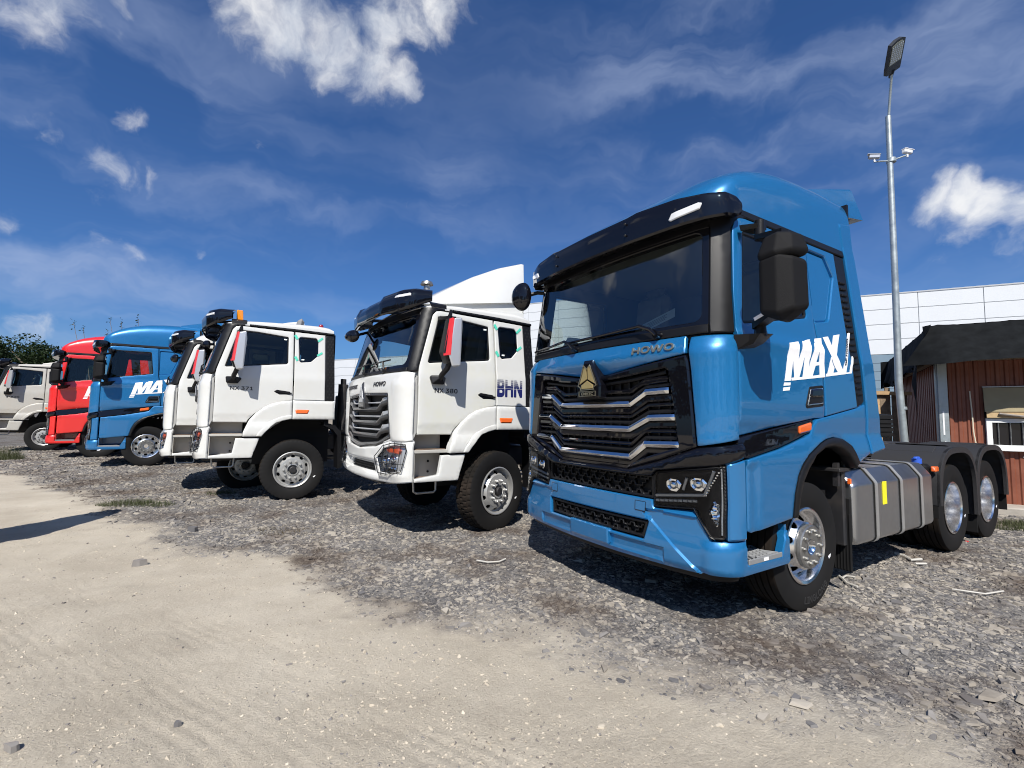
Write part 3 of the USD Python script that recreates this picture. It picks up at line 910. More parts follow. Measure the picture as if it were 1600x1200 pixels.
def side_mirror_max(t, s):
    a = MB()
    def sy(v): return (v[0], v[1] * s, v[2])
    lo = blob([sy(p) for p in [(1.00, 1.46, 2.50), (1.00, 1.46, 2.20), (1.00, 1.53, 2.51), (1.00, 1.53, 2.18), (.96, 1.575, 2.49), (.96, 1.58, 2.20), (.87, 1.595, 2.48), (.87, 1.60, 2.22), (.86, 1.45, 2.51), (.86, 1.45, 2.20), (.87, 1.52, 2.52), (.95, 1.52, 2.52), (.87, 1.52, 2.165), (.95, 1.52, 2.165)]], .045)
    h = obj('mirror_housing', lo, M['grain_black'], t, 40)
    up = blob([sy(p) for p in [(1.012, 1.455, 2.555), (1.012, 1.53, 2.56), (.972, 1.585, 2.57), (.87, 1.61, 2.575), (.87, 1.45, 2.56), (.985, 1.475, 2.645), (.985, 1.53, 2.655), (.95, 1.57, 2.65), (.87, 1.585, 2.65), (.87, 1.48, 2.66)]], .042)
    obj('mirror_cover', up, M['grain_black'], h, 40)
    obj('mirror_glass', MB().box((.812, 1.52 * s, 2.345), (.006, .19, .25), .002).box((.825, 1.53 * s, 2.62), (.006, .16, .08), .002).get(), M['mirror_glass'], h)
    arm = MB()
    arm.add(hull([sy(p) for p in [(.86, 1.19, 2.89), (.70, 1.19, 2.90), (.84, 1.31, 2.87), (.72, 1.31, 2.88), (.86, 1.20, 2.845), (.70, 1.20, 2.855), (.82, 1.31, 2.84), (.72, 1.31, 2.845)]]))
    arm.cyl(sy((.79, 1.30, 2.90)), sy((.79, 1.30, 2.76)), .035, .035, 16)
    arm.add(hull([sy(p) for p in [(.83, 1.28, 2.795), (.75, 1.28, 2.795), (.94, 1.53, 2.735), (.88, 1.54, 2.735), (.82, 1.28, 2.765), (.76, 1.28, 2.765), (.94, 1.53, 2.69), (.88, 1.54, 2.69)]]))
    low = MB()
    low.add(hull([sy(p) for p in [(.97, 1.20, 2.075), (.66, 1.20, 2.115), (.92, 1.36, 2.065), (.72, 1.34, 2.085), (.95, 1.20, 1.965), (.74, 1.20, 1.995), (.90, 1.30, 2.005), (.78, 1.30, 2.015)]]))
    low.cyl(sy((.83, 1.31, 2.06)), sy((.83, 1.31, 2.14)), .042, .036, 16)
    low.add(hull([sy(p) for p in [(.88, 1.28, 2.11), (.79, 1.28, 2.11), (.96, 1.46, 2.17), (.86, 1.47, 2.17), (.88, 1.28, 2.16), (.79, 1.28, 2.16), (.96, 1.44, 2.225), (.86, 1.45, 2.225)]]))
    obj('mirror_arm', arm.get(), M['satin_black'], h, 30); obj('mirror_mount', low.get(), M['satin_black'], h, 30)
    obj('mirror_sticker', MB().add(moved(cbox((0, 0, 0), (.004, .075, .022)), shift(.971, 1.385 * s, 2.17) @ rot([1, 0, 0], 22 * s))).get(), M['decal_white'], h)


def oval_mirror(t, p_arm, c, rx, rz, face_deg, m_arm='satin_black', name='front_mirror'):
    """wide-angle mirror: an oval dish on an arm; face_deg turns the glass about z"""
    n = 28; th = np.arange(n) * 2 * np.pi / n
    prof = [(0.0, -.07), (.6, -.062), (.92, -.035), (1.0, 0.0), (.97, .012), (.86, .012)]
    V = [np.stack([np.full(n, -d), rx * k * np.cos(th), rz * k * np.sin(th) * (1 + .12 * np.cos(th))], 1) for k, d in [(max(a, .02), b) for a, b in prof]]
    v = np.vstack(V); m = len(prof); f = []
    for i in range(m - 1):
        for k in range(n):
            l = (k + 1) % n; f += [[i * n + k, (i + 1) * n + k, (i + 1) * n + l], [i * n + k, (i + 1) * n + l, i * n + l]]
    f = np.array(f)
    T = shift(*c) @ rot([0, 0, 1], face_deg)
    h = obj(name, moved((v, f[:, ::-1]), T), M['gloss_black'], t, 40)
    g = np.stack([np.full(n, -.010), rx * .87 * np.cos(th), rz * .87 * np.sin(th) * (1 + .12 * np.cos(th))], 1); g = np.vstack([g, [[-.016, 0, 0]]])
    obj('mirror_glass', moved((g, np.array([[k, n, (k + 1) % n] for k in range(n)])), T), M['mirror_glass'], h)
    obj('mirror_arm', tube(p_arm + [c], .022, 10), M[m_arm], h)
    return h


def make_max(name, label, key, paint, group=None, seat_mat='seat_grey', steer=0.0, hero=False):
    X, Y, Z, A = TRUCKS[key]
    t = thing(name, label, 'truck', (X, Y, Z), A, group)
    W, pm = WM, M[paint]
    hh = .035 if hero else .05
    def pan(nm, poly, m, off=0.0, bevel=.006, thick=.03, h=hh, disp=None, parent=t, label=None, smooth=28, lines=()):
        return obj(nm, panel(poly, W, h=h, off=off, bevel=bevel, thick=thick, disp=disp, lines=lines), m, parent, smooth, label)
    # inner skin with window openings keeps the cab dark and closed
    win = [(.775, 2.885), (.86, 2.165), (-.065, 2.320), (.0, 2.885)]
    sh = unary_union([W.P(Fp((0, 2.05), (1.24, 2.05)) + Sp((-1.0, 2.05), (-1.0, 3.06)) + Fp((0, 3.06)))])
    gl = W.P(Fp((0, 2.15)) + [('U', W.U1 + .07, 2.15), ('U', W.U1 + .07, 2.87)] + Fp((0, 2.87)))
    sh = sym(sh.difference(gl).difference(spoly(win)))
    obj('cab_shell', panel(sh, W, h=.09, off=-.05, bevel=0, thick=0), M['trim_dark'], t, False)
    low = MB().box((-.05, 0, 1.70), (1.95, 2.10, .75), .02)
    obj('firewall', low.get(), M['deep_black'], t)
    interior(t, W, -.98, 1.55, 2.12, 3.02, seat_mat, trim='trim_grey')
    door_disp = lambda u, z: .014 * np.exp(-((z - 2.06) / .05) ** 2) * (z < 2.12) - .02 * np.clip((1.47 - z) / .05, 0, 1) - .010 * np.clip((1.60 - z) / .10, 0, 1)
    # ---- front
    hood = sym(W.P(Fp((0, 2.083), (.93, 2.083), (.945, 1.955), (.55, 1.905), (.165, 1.850), (0, 1.850))))
    hood = rounded(hood, .006)
    hd = pan('hood_panel', hood, pm, .012, label='painted band under the windscreen', disp=lambda u, z: np.where(z < 1.965, -(1.965 - z) * .42, 0))
    lt = text_on('HOWO', .052, W, *W.F(.475, 1.985), off=.016, width=.37, depth=.008)
    obj('maker_name', lt, M['letter_gold'], hd, False)
    # emblem: dark shield, gold ring and three blades, a name plate
    e = [(-.052, 1.975), (.052, 1.975), (.155, 1.765), (.150, 1.655), (-.150, 1.655), (-.155, 1.765)]
    em = pan('emblem', Polygon(e), M['gloss_black'], .050, .012, .09, smooth=20)
    for g in ([(-.008, 1.915), (-.034, 1.935), (-.098, 1.775), (-.008, 1.818)], [(.008, 1.915), (.034, 1.935), (.098, 1.775), (.008, 1.818)], [(0, 1.805), (-.075, 1.765), (-.070, 1.735), (.070, 1.735), (.075, 1.765)]):
        pan('emblem_blade', Polygon(g), M['emblem_gold'], .058, .002, .006, parent=em)
    ol = Polygon([(-.012, 1.925), (0, 1.915), (.012, 1.925), (.040, 1.950), (.118, 1.760), (.085, 1.742), (.085, 1.722), (-.085, 1.722), (-.085, 1.742), (-.118, 1.760), (-.040, 1.950)])
    pan('emblem_rim', ol.difference(ol.buffer(-.007)), M['letter_gold'], .060, 0, .006, parent=em)
    nb = Polygon([(-.105, 1.712), (.105, 1.712), (.105, 1.668), (-.105, 1.668)])
    pan('emblem_plate', nb.difference(nb.buffer(-.004)), M['letter_gold'], .057, 0, .006, parent=em)
    obj('emblem_lettering', text_on('CNHTC', .024, W, -.075, 1.678, off=.052, width=.150), M['letter_gold'], em, False)
    # grille surround and grille
    outer = W.P(Fp((0, 1.840), (.165, 1.838), (.55, 1.893), (.945, 1.943), (.962, 1.90), (1.020, 1.285), (.73, 1.175), (.44, 1.085), (0, 1.085)))
    inner = W.P(Fp((0, 1.800), (.20, 1.800), (.45, 1.822), (.775, 1.862), (.80, 1.84), (.885, 1.275), (.60, 1.185), (.42, 1.105), (0, 1.105)))
    gs = pan('grille_surround', rounded(sym(outer), .008).difference(rounded(sym(inner), .02)), M['gloss_black'], .014, .010, .10)
    gr = pan('grille', sym(inner.buffer(.03)), M['deep_black'], -.085, 0, 0)
    bars = [(1.595, .0, 1.685, .60, .805), (1.395, .0, 1.485, .63, .855), (1.175, .0, 1.285, .60, .895)]
    def bar_path(zc, zo, yk, ye, tip):
        return [(-ye, zo + tip), (-yk, zo), (-.445, zc), (.445, zc), (yk, zo), (ye, zo + tip)]
    def strip(path, wd):
        return LineString([W.F(a, z) for a, z in path]).buffer(wd / 2, cap_style='flat', join_style='mitre')
    for zc, _, zo, yk, ye in bars:
        p = strip(bar_path(zc, zo, yk, ye, .008), .046)
        pan('grille_bar', p, M['chrome'], .020, .016, .05, h=.02, parent=gr, smooth=50, label='chrome bar')
        pan('grille_slat', strip(bar_path(zc - .052, zo - .052, yk, ye + .01, .008), .050), M['gloss_black'], -.004, .010, .06, h=.03, parent=gr)
        pan('grille_slat', strip(bar_path(zc + .058, zo + .050, yk - .02, ye - .01, .008), .030), M['satin_black'], -.030, .008, .05, h=.03, parent=gr)
        pan('grille_slat', strip(bar_path(zc + .102, zo + .098, yk - .02, ye - .015, .008), .026), M['gloss_black'], -.012, .008, .06, h=.03, parent=gr)
    top = strip([(-.76, 1.835), (-.45, 1.795), (-.18, 1.775), (.18, 1.775), (.45, 1.795), (.76, 1.835)], .03)
    pan('grille_slat', top, M['satin_black'], -.02, .008, .05, h=.03, parent=gr)
    pan('grille_slat', strip([(-.78, 1.775), (-.55, 1.755), (-.42, 1.70), (.42, 1.70), (.55, 1.755), (.78, 1.775)], .03), M['gloss_black'], -.012, .008, .05, h=.03, parent=gr)
    for k in range(-8, 9):
        for zz, hz in ((1.735, .06), (1.49, .07), (1.29, .07)):
            y = k * .098
            dz = 0.085 * max(0, min(1, (abs(y) - .45) / .15))
            q = W.F(y, zz + dz); pan('grille_rib', Polygon([(q[0] - .006, q[1] - hz), (q[0] + .006, q[1] - hz), (q[0] + .006, q[1] + hz), (q[0] - .006, q[1] + hz)]), M['satin_black'], -.048, .002, .03, parent=gr)
    # glossy lip that runs round above the lamps
    lip = W.P(Fp((0, 1.082), (.435, 1.082), (.73, 1.170), (1.02, 1.278)) + [('U', W.U2, 1.318)] + Sp((.935, 1.325), (.95, 1.215)) + [('U', W.U1 + .12, 1.165)] + Fp((.70, 1.095), (.655, 1.045), (0, 1.040)))
    def lip_disp(u, z):
        zt = np.interp(np.abs(u), [0, .435, .73, 1.02, 1.3], [1.082, 1.082, 1.17, 1.278, 1.32]); return .02 * np.sin(np.clip((zt - z) / .09, 0, 1) * np.pi)
    pan('grille_lip', rounded(sym(lip), .008), M['gloss_black'], .018, .010, .07, disp=lip_disp, smooth=40)
    # lower mesh grille
    mg = W.P(Fp((-.662, 1.045), (.662, 1.045), (.690, 1.09), (.70, 1.09), (.66, .880), (-.66, .880)))
    mg = Polygon([W.F(-.655, 1.05), W.F(.655, 1.05), W.F(.655, .878), W.F(-.655, .878)])
    def mesh_grille(nm, poly, z_rows, ymax, dy):
        g = pan(nm, poly.buffer(.01), M['deep_black'], -.075, 0, 0)
        fr = poly.difference(poly.buffer(-.018)); pan('mesh_frame', fr, M['satin_black'], -.012, .004, .06, parent=g)
        for r, zz in enumerate(z_rows):
            n = int(ymax / dy)
            for k in range(-n, n + 1):
                y = k * dy + (dy / 2 if r % 2 else 0)
                if abs(y) > ymax - dy * .4:
                    continue
                pts = [(y - dy * .5, zz + .024), (y - dy * .36, zz + .024), (y - dy * .28, zz), (y + dy * .28, zz), (y + dy * .36, zz + .024), (y + dy * .5, zz + .024)]
                pan('mesh_cell', strip(pts, .011), M['satin_black'], -.022, .003, .03, h=.03, parent=g)
                pan('mesh_cell', strip([(y + dy * .5, zz + .02), (y + dy * .5, zz + .062)], .009), M['satin_black'], -.034, .002, .03, h=.03, parent=g)
        return g
    mesh_grille('mesh_grille', mg, (.900, .960, 1.015), .655, .112)
    lg = Polygon([W.F(-.605, .698), W.F(.605, .698), W.F(.575, .578), W.F(-.575, .578)])
    mesh_grille('bumper_grille', lg, (.592, .642), .58, .112)
    # bumper
    head = W.P(Fp((.668, 1.060), (.69, 1.085)) + [('U', W.U1 + .10, 1.158), ('U', W.U1 + .155, 1.160), ('U', W.U1 + .155, .690), ('U', W.U1 + .135, .672)] + Fp((1.105, .668), (.985, .850), (.665, .822)))
    bump = W.P(Fp((0, .870), (.650, .870), (.660, .830), (.672, .812), (.990, .840), (1.108, .656)) + [('U', W.U1 + .14, .655)] + Sp((.915, .655), (.915, .500), (.50, .500), (.425, .665), (.385, .668), (.378, .45), (.40, .425), (.95, .420)) + Fp((1.0, .415), (.8, .405), (.3, .395), (0, .395)))
    bump = sym(bump).difference(rounded(lg.buffer(.012), .01))
    def bump_disp(u, z):
        a = np.abs(u); d = 0.0
        dl = (z - .705) + (a - .62) * .80           # the crease that runs out and down from the opening
        d = d - .018 * np.clip(dl / .012 + .5, 0, 1) * (z < .80)
        d = d - .05 * np.clip((z - .80) / .07, 0, 1) * np.clip((a - .62) / .05, 0, 1)
        d = d - .018 * np.clip((.545 - z) / .010, 0, 1) * np.clip((.72 - a) / .012, 0, 1) * np.clip((z - .44) / .01, 0, 1)
        d = d + .012 * np.clip((.64 - z) / .03, 0, 1) * np.clip((a - .98) / .05, 0, 1)
        return d
    crease = [LineString([(s * .62, .705 + o), (s * (.62 + (.705 + o - .40) / .8), .40)]) for s in (-1, 1) for o in (-.007, .007)]
    crease += [LineString([(-.72, z), (.72, z)]) for z in (.5345, .5455)] + [LineString([(s * a, .56), (s * a, .42)]) for s in (-1, 1) for a in (.7075, .7205)]
    bp = pan('bumper', bump, pm, .004, .008, .05, h=.018, disp=bump_disp, smooth=24, lines=crease)
    pan('bumper_underlip', sym(W.P(Fp((0, .398), (.8, .408)) + [('U', W.U1 + .1, .42)] + Sp((.95, .42), (.95, .38)) + Fp((.8, .365), (0, .355)))), M['satin_black'], -.03, .006, .06, parent=bp)
    pl = rounded(Polygon([W.F(-.240, .578), W.F(.240, .578), W.F(.240, .452), W.F(-.240, .452)]), .012)
    pan('plate_panel', pl, pm, .026, .008, .05, parent=bp)
    for s in (-1, 1):
        q = rounded(Polygon([W.F(s * .545 - .05, .845), W.F(s * .545 + .05, .845), W.F(s * .545 + .05, .770), W.F(s * .545 - .05, .770)]), .006)
        pan('tow_cover', q.difference(q.buffer(-.004)), M['deep_black'], .0075, 0, .004, parent=bp)
        pan('tow_cover', q.buffer(-.004), pm, .009, .002, .004, parent=bp)
    for s in (-1, 1):
        mir = (lambda P: P) if s > 0 else flip
        # head lamp
        hl = pan('headlight', mir(head), M['lamp_black'], -.012, .006, .06)
        rimp = head.difference(head.buffer(-.014)); pan('lamp_bezel', mir(rimp), M['satin_black'], .006, .005, .03, parent=hl)
        for (y, z) in ((.825, 1.000), (1.015, 1.026)):
            u, zz = W.F(y, z); oc = [(u + dx, zz + dz) for dx, dz in ((-.058, .02), (-.04, .042), (.035, .040), (.062, .012), (.048, -.02), (.025, -.045), (-.03, -.045), (-.055, -.02))]
            o = Polygon(oc); ring = o.difference(Point(u, zz).buffer(.031))
            lz = pan('projector_bezel', mir(ring), M['lamp_chrome'], .002, .008, .02, h=.015, parent=hl, smooth=20)
            c = W(np.array([s * u]), np.array([zz]))[0]; sp = trimesh.creation.icosphere(2, .030); sp.apply_scale([.6, 1, 1]); sp.apply_translation(c + [-.006, 0, 0])
            obj('projector_lens', sp, M['mirror_glass'], hl, True)
        drl = LineString([W.F(.675, .906), W.F(1.065, .957), (W.U1 + .085, 1.125)]).buffer(.010, cap_style='flat', join_style='mitre')
        pan('running_light', mir(drl), M['lamp_grey'], .002, .003, .012, h=.03, parent=hl)
        pan('running_light', mir(LineString([W.F(.905, .972), W.F(.935, 1.062)]).buffer(.009, cap_style='flat')), M['lamp_grey'], .002, .003, .012, h=.03, parent=hl)
        pan('running_light', mir(LineString([(W.U1 + .130, 1.14), (W.U1 + .130, .70)]).buffer(.005, cap_style='flat')), M['lamp_grey'], .002, .002, .012, h=.03, parent=hl)
        for k in range(9):
            y = .695 + k * .037; u, zz = W.F(y, .872 + k * .0042)
            pan('led_block', mir(Polygon([(u - .015, zz - .009), (u + .015, zz - .007), (u + .015, zz + .011), (u - .015, zz + .009)])), M['lamp_grey'], .001, .003, .01, h=.02, parent=hl)
        for k in range(10):
            a0 = W.F(1.066 + k * .0022, .957); f = k / 9
            u = a0[0] + (W.U1 + .088 - W.F(1.065, .957)[0]) * f; zz = .957 + .16 * f
            pan('led_block', mir(Polygon([(u - .002, zz - .005), (u + .012, zz - .005), (u + .012, zz + .005), (u - .002, zz + .005)])), M['lamp_chrome'], .003, .002, .01, h=.02, parent=hl)
        tu = Polygon([(W.U1 + .075, .93), (W.U1 + .045, .85), (W.U1 + .075, .77), (W.U1 + .10, .745), (W.U1 + .115, .80), (W.U1 + .112, .90)])
        pan('turn_signal', mir(tu), M['lamp_chrome'], .000, .012, .02, h=.02, parent=hl, smooth=15, disp=lambda u, z: .006 * np.sin(z * 150) * np.sin(u * 170))
        pan('lamp_cover', mir(head.buffer(-.010)), M['clear_lens'], .010, .004, 0, h=.05, parent=hl)
        # corner pillar beside the lamp
        pil = W.P([('U', W.U1 + .165, 1.180), ('U', W.U1 + .165, .665)] + Sp((.925, .668), (.925, 1.205)))
        pan('bumper_corner', mir(rounded(pil, .01)), pm, .004, .010, .05)
        # corner panel between hood and door
        cpn = W.P(Fp((.955, 2.083), (.972, 1.955), (1.030, 1.292)) + [('U', W.U1 + .15, 1.318)] + Sp((.948, 1.345), (.945, 2.083)))
        pan('corner_panel', mir(rounded(cpn, .008)), pm, .014, .010, .06, disp=lambda u, z: np.where(z > 1.985, -(z - 1.985) * .22, 0), smooth=40)
        # A pillar, cowl, header
        ap = W.P([('U', W.U1 + .085, 2.155), ('U', W.U1 + .085, 2.90)] + [('U', W.U1 + .05, 3.05)] + Sp((.70, 3.05), (.70, 2.995), (.83, 2.955), (.885, 2.88), (.935, 2.40), (.945, 2.093)) + [('U', W.U1 + .09, 2.093)])
        pan('windscreen_pillar', mir(rounded(ap, .01)), M['satin_black'], .002, .006, .04)
        # door
        door = W.P(Sp((.935, 1.362), (.935, 2.085), (.925, 2.40), (.875, 2.875), (.855, 2.93), (.80, 2.975), (.72, 2.985), (-.135, 2.985), (-.165, 2.30), (-.245, 1.82), (-.25, 1.505), (-.08, 1.500), (.50, 1.422)))
        wo = rounded(spoly(win), .035)
        d_ = pan('door', mir(door.difference(wo)), pm, .006, .007, .035, disp=door_disp, smooth=40)
        sl = wo.difference(wo.buffer(-.022))
        wn = pan('window', mir(wo.buffer(-.004)), M['side_glass'], -.014, 0, 0, parent=d_)
        pan('window_seal', mir(sl), M['satin_black'], -.004, .004, .02, parent=d_)
        dv = LineString([W.S(.50, 2.23), W.S(.44, 2.90)]).buffer(.008)
        hp = [(.075, 1.575), (-.005, 1.752), (-.235, 1.775), (-.225, 1.600)]
        hw = rounded(spoly(hp), .025)
        hb = pan('door_handle', mir(hw), M['satin_black'], .010, .004, .02, parent=d_)
        pan('handle_rim', mir(hw.buffer(-.022).difference(hw.buffer(-.030))), M['chrome'], .016, .003, .01, parent=d_, h=.03)
        pan('handle_grip', mir(rounded(spoly([(.01, 1.665), (-.02, 1.73), (-.205, 1.745), (-.20, 1.675)]), .012)), M['gloss_black'], .026, .010, .02, parent=d_, h=.03)
        if s > 0:
            side_mirror_max(t, s)
        # side behind the door
        blank = rounded(spoly([(-.165, 2.93), (-.46, 2.925), (-.585, 2.76), (-.43, 2.355), (-.395, 2.33), (-.195, 2.30), (-.178, 2.33)]), .03)
        rs = spoly([(-.151, 2.985), (-.635, 2.985), (-.70, 2.50), (-.835, 1.605), (-.266, 1.520), (-.262, 1.82), (-.182, 2.30)])
        r_ = pan('rear_side_panel', mir(rs.difference(blank)), pm, .006, .007, .03)
        pan('blanking_panel', mir(blank.buffer(-.004)), pm, -.012, .010, .02, parent=r_)
        vt = rounded(spoly([(-.643, 2.985), (-.835, 2.985), (-.992, 1.660), (-.960, 1.640), (-.845, 1.605)]), .01)
        v_ = pan('vent_strip', mir(vt), M['satin_black'], -.004, .004, .03)
        for k in range(19):
            z = 1.72 + k * .056; xc = np.interp(z, [1.6, 2.985], [-.845, -.645]); b = spoly([(xc - .022, z + .010), (xc - .118, z + .013), (xc - .118, z - .006), (xc - .022, z - .009)])
            pan('vent_slat', mir(b), M['grain_black'], .010, .004, .02, h=.04, parent=v_)
        ex = spoly([(-.845, 2.990), (-.775, 3.30), (-.99, 3.34), (-1.31, 1.225), (-1.015, 1.185), (-1.003, 1.66)])
        pan('side_deflector', mir(rounded(ex, .01)), pm, .014, .010, .04)
        dr = spoly([(.80, 3.055), (.80, 3.0), (.70, 2.995), (-.645, 2.992), (-.845, 2.995), (-.832, 3.055)])
        pan('drip_rail', mir(dr), M['satin_black'], .004, .006, .03)
        # glossy belt under the door and its lamp
        bl = rounded(spoly([(.955, 1.352), (.50, 1.413), (-.06, 1.492), (-.075, 1.46), (-.02, 1.385), (.45, 1.282), (.87, 1.215), (.955, 1.225)]), .012)
        b_ = pan('belt_strip', mir(bl), M['gloss_black'], -.004, .006, .03)
        lp = rounded(spoly([(.155, 1.375), (.155, 1.435), (-.03, 1.468), (-.025, 1.40)]), .015)
        pan('side_lamp', mir(lp), M['orange_lens'], .010, .008, .02, h=.03, parent=b_)
        # lower side skin round the wheel
        sk = spoly([(.90, 1.205), (.45, 1.272), (-.02, 1.372), (-.09, 1.470), (-.12, 1.490), (-.26, 1.510), (-.835, 1.596), (-.990, 1.635), (-1.004, 1.195), (-.77, 1.115), (-.64, 1.28), (-.52, 1.33), (-.39, 1.345), (-.26, 1.33), (-.15, 1.30), (.08, 1.21), (.18, 1.14), (.25, 1.06), (.31, .92), (.345, .755), (.86, .705), (.90, .72)])
        pan('side_skirt', mir(rounded(sk, .006)), pm, .006, .008, .04, disp=lambda u, z: -.012 * np.clip((W.U2 + .06 + .10 - np.abs(u)) / .02, 0, 1) * (z < 1.16), smooth=40)
        ar_o = [(-.762, 1.120), (-.64, 1.275), (-.52, 1.325), (-.39, 1.340), (-.26, 1.325), (-.15, 1.295), (.08, 1.205), (.175, 1.135), (.245, 1.055), (.305, .92), (.340, .755)]
        ar_i = [(.285, .755), (.245, .90), (.185, 1.02), (.11, 1.10), (-.02, 1.205), (-.20, 1.262), (-.32, 1.270), (-.45, 1.255), (-.55, 1.205), (-.69, 1.075)]
        pan('arch_trim', mir(spoly(ar_o + ar_i)), M['satin_black'], .022, .012, .08, smooth=50)
        # wheel well, step well
        pan('wheel_arch_liner', mir(spoly([(-.80, 1.05), (-.70, 1.33), (-.2, 1.36), (.3, 1.30), (.40, 1.0), (.36, .45), (-.85, .45)])), M['deep_black'], -.75, 0, 0)
        st = MB(); st.box((.66, s * .95, .485), (.56, .50, .03), .005); st.box((.905, s * 1.0, .58), (.02, .42, .25)); st.box((.66, s * .76, .60), (.54, .02, .24)); st.box((.40, s * 1.0, .58), (.03, .42, .26))
        stp = obj('step_well', st.get(), pm, t)
        tr = MB(); tr.box((.70, s * 1.115, .508), (.40, .24, .012), .003)
        obj('step_tread', tr.get(), M['grey_plastic'], stp)
        lat = MB()
        for k in range(7):
            lat.add(moved(cbox((0, 0, 0), (.46, .012, .014), .003), shift(.70, s * (1.02 + k * .034), .518) @ rot([0, 0, 1], 24))) if 0 else None
        for k in range(-4, 9):
            for sg in (1, -1):
                p0 = np.array([.51 + k * .045, 1.005]); p1 = p0 + np.array([.13 * sg, .215]); 
                if min(p0[0], p1[0]) < .50 or max(p0[0], p1[0]) > .90:
                    continue
                m_ = (p0 + p1) / 2; d0 = p1 - p0
                lat.add(moved(cbox((0, 0, 0), (np.linalg.norm(d0), .010, .016), .003), shift(m_[0], s * m_[1], .521) @ rot([0, 0, 1], math.degrees(math.atan2(d0[1] * s, d0[0])))))
        lat.box((.70, s * 1.232, .512), (.41, .012, .035), .003); lat.box((.70, s * 1.005, .515), (.41, .012, .022), .003)
        obj('step_lattice', lat.get(), M['grey_plastic'], stp)
        if hero:
            obj('step_sticker', MB().box((.705, s * 1.2395, .512), (.055, .003, .022)).get(), M['decal_white'], stp)
    # windscreen, cowl, header
    gw = sym(gl)
    pan('windscreen_frame', rounded(sym(W.P(Fp((0, 2.150)) + [('U', W.U1 + .085, 2.150), ('U', W.U1 + .085, 2.905)] + Fp((0, 2.905)))), .02).difference(rounded(sym(W.P(Fp((0, 2.185)) + [('U', W.U1 + .035, 2.185), ('U', W.U1 + .035, 2.875)] + Fp((0, 2.875)))), .06)), M['gloss_black'], -.004, .004, .03)
    ws = pan('windscreen', rounded(sym(W.P(Fp((0, 2.16)) + [('U', W.U1 + .06, 2.16), ('U', W.U1 + .06, 2.89)] + Fp((0, 2.89)))), .05), M['window_glass'], -.008, 0, 0, h=.06)
    pan('cowl', sym(W.P(Fp((0, 2.158)) + [('U', W.U1 + .08, 2.158), ('U', W.U1 + .08, 2.095)] + Fp((.93, 2.093), (0, 2.093)))), M['satin_black'], .004, .006, .03)
    pan('header', sym(W.P(Fp((0, 2.895)) + [('U', W.U1 + .08, 2.895), ('U', W.U1 + .08, 3.07)] + Fp((0, 3.07)))), M['satin_black'], -.002, .004, .03)
    def wiper(y0, y1, z1):
        a = W(np.array([W.F(y0, 2.12)[0]]), np.array([2.12]))[0]; m_ = W(np.array([W.F(y0 - .17, 2.215)[0]]), np.array([2.215]))[0]; e = W(np.array([W.F(y1, z1)[0]]), np.array([z1]))[0]
        o = np.array([.045, 0, .0]); b = MB(); b.tube([a + o, a + o * 1.2 + [0, -.05, .05], m_ + o, ], .014, 8); b.tube([m_ + o, (m_ + e) / 2 + o * .9 + [0, 0, -.004], e + o * .7], .013, 8); b.cyl(a, a + o * 1.2, .03, .025, 12)
        obj('wiper', b.get(), M['gloss_black'], t, 40)
    wiper(.70, -.40, 2.195); wiper(-.25, -1.00, 2.18)
    # visor
    u = np.linspace(-1.44, 1.44, 63); V = []
    for a in u:
        q = abs(a)
        y = np.interp(q, [0, .9, 1.13, 1.26, 1.55], [0, .90, 1.10, 1.205, 1.235]); x = np.interp(q, [0, .5, .9, 1.13, 1.26, 1.40, 1.55], [1.275, 1.26, 1.195, 1.11, 1.02, .90, .78])
        zt = np.interp(q, [0, .48, .56, .9, 1.2, 1.55], [3.125, 3.125, 3.138, 3.13, 3.115, 3.09]); zb = np.interp(q, [0, .5, .9, 1.2, 1.55], [2.895, 2.895, 2.905, 2.925, 2.955])
        nx = np.interp(q, [0, .9, 1.2, 1.4, 1.55], [1, .95, .7, .3, .1]); ny = (1 - nx ** 2) ** .5
        if q > 1.42:
            zt, zb = zt - .02, zb + .02
        sec = [(-.18, zt - .02), (-.055, zt), (-.022, zt - .006), (-.006, zt - .03), (.0, (zt + zb) / 2), (-.004, zb + .016), (-.016, zb), (-.15, zb + .03)]
        V.append([[x + d * nx, math.copysign(y + d * ny, a), z] for d, z in sec])
    V = np.array(V); n, m = V.shape[:2]; i, j = np.meshgrid(np.arange(n - 1), np.arange(m - 1), indexing='ij')
    f = np.stack([i * m + j, i * m + j + 1, (i + 1) * m + j + 1, (i + 1) * m + j], -1).reshape(-1, 4)
    vf = (V.reshape(-1, 3), np.vstack([f[:, [0, 2, 1]], f[:, [0, 3, 2]]]))
    tri = vf[1]; cx = np.cross(vf[0][tri[:, 1]] - vf[0][tri[:, 0]], vf[0][tri[:, 2]] - vf[0][tri[:, 0]])
    if cx[:, 0].sum() < 0:
        vf = (vf[0], tri[:, ::-1])
    vz = obj('sun_visor', vf, M['gloss_black'], t, 32)
    vmap = lambda U, z: np.stack([np.interp(np.abs(U), [0, .5, .9, 1.13, 1.26, 1.40], [1.281, 1.266, 1.20, 1.115, 1.03, .905]), np.sign(U) * np.interp(np.abs(U), [0, .9, 1.13, 1.26, 1.4], [0, .904, 1.105, 1.21, 1.23]), z], -1)
    for s in (-1, 1):
        q = Polygon([(s * .86, 2.955), (s * .84, 2.965), (s * .865, 3.01), (s * 1.07, 3.045), (s * 1.10, 3.035), (s * 1.08, 2.995)])
        obj('visor_lamp', panel(rounded(q, .008), vmap, h=.03, off=.002, bevel=.005, thick=.02), M['white_lens'], vz, 30)
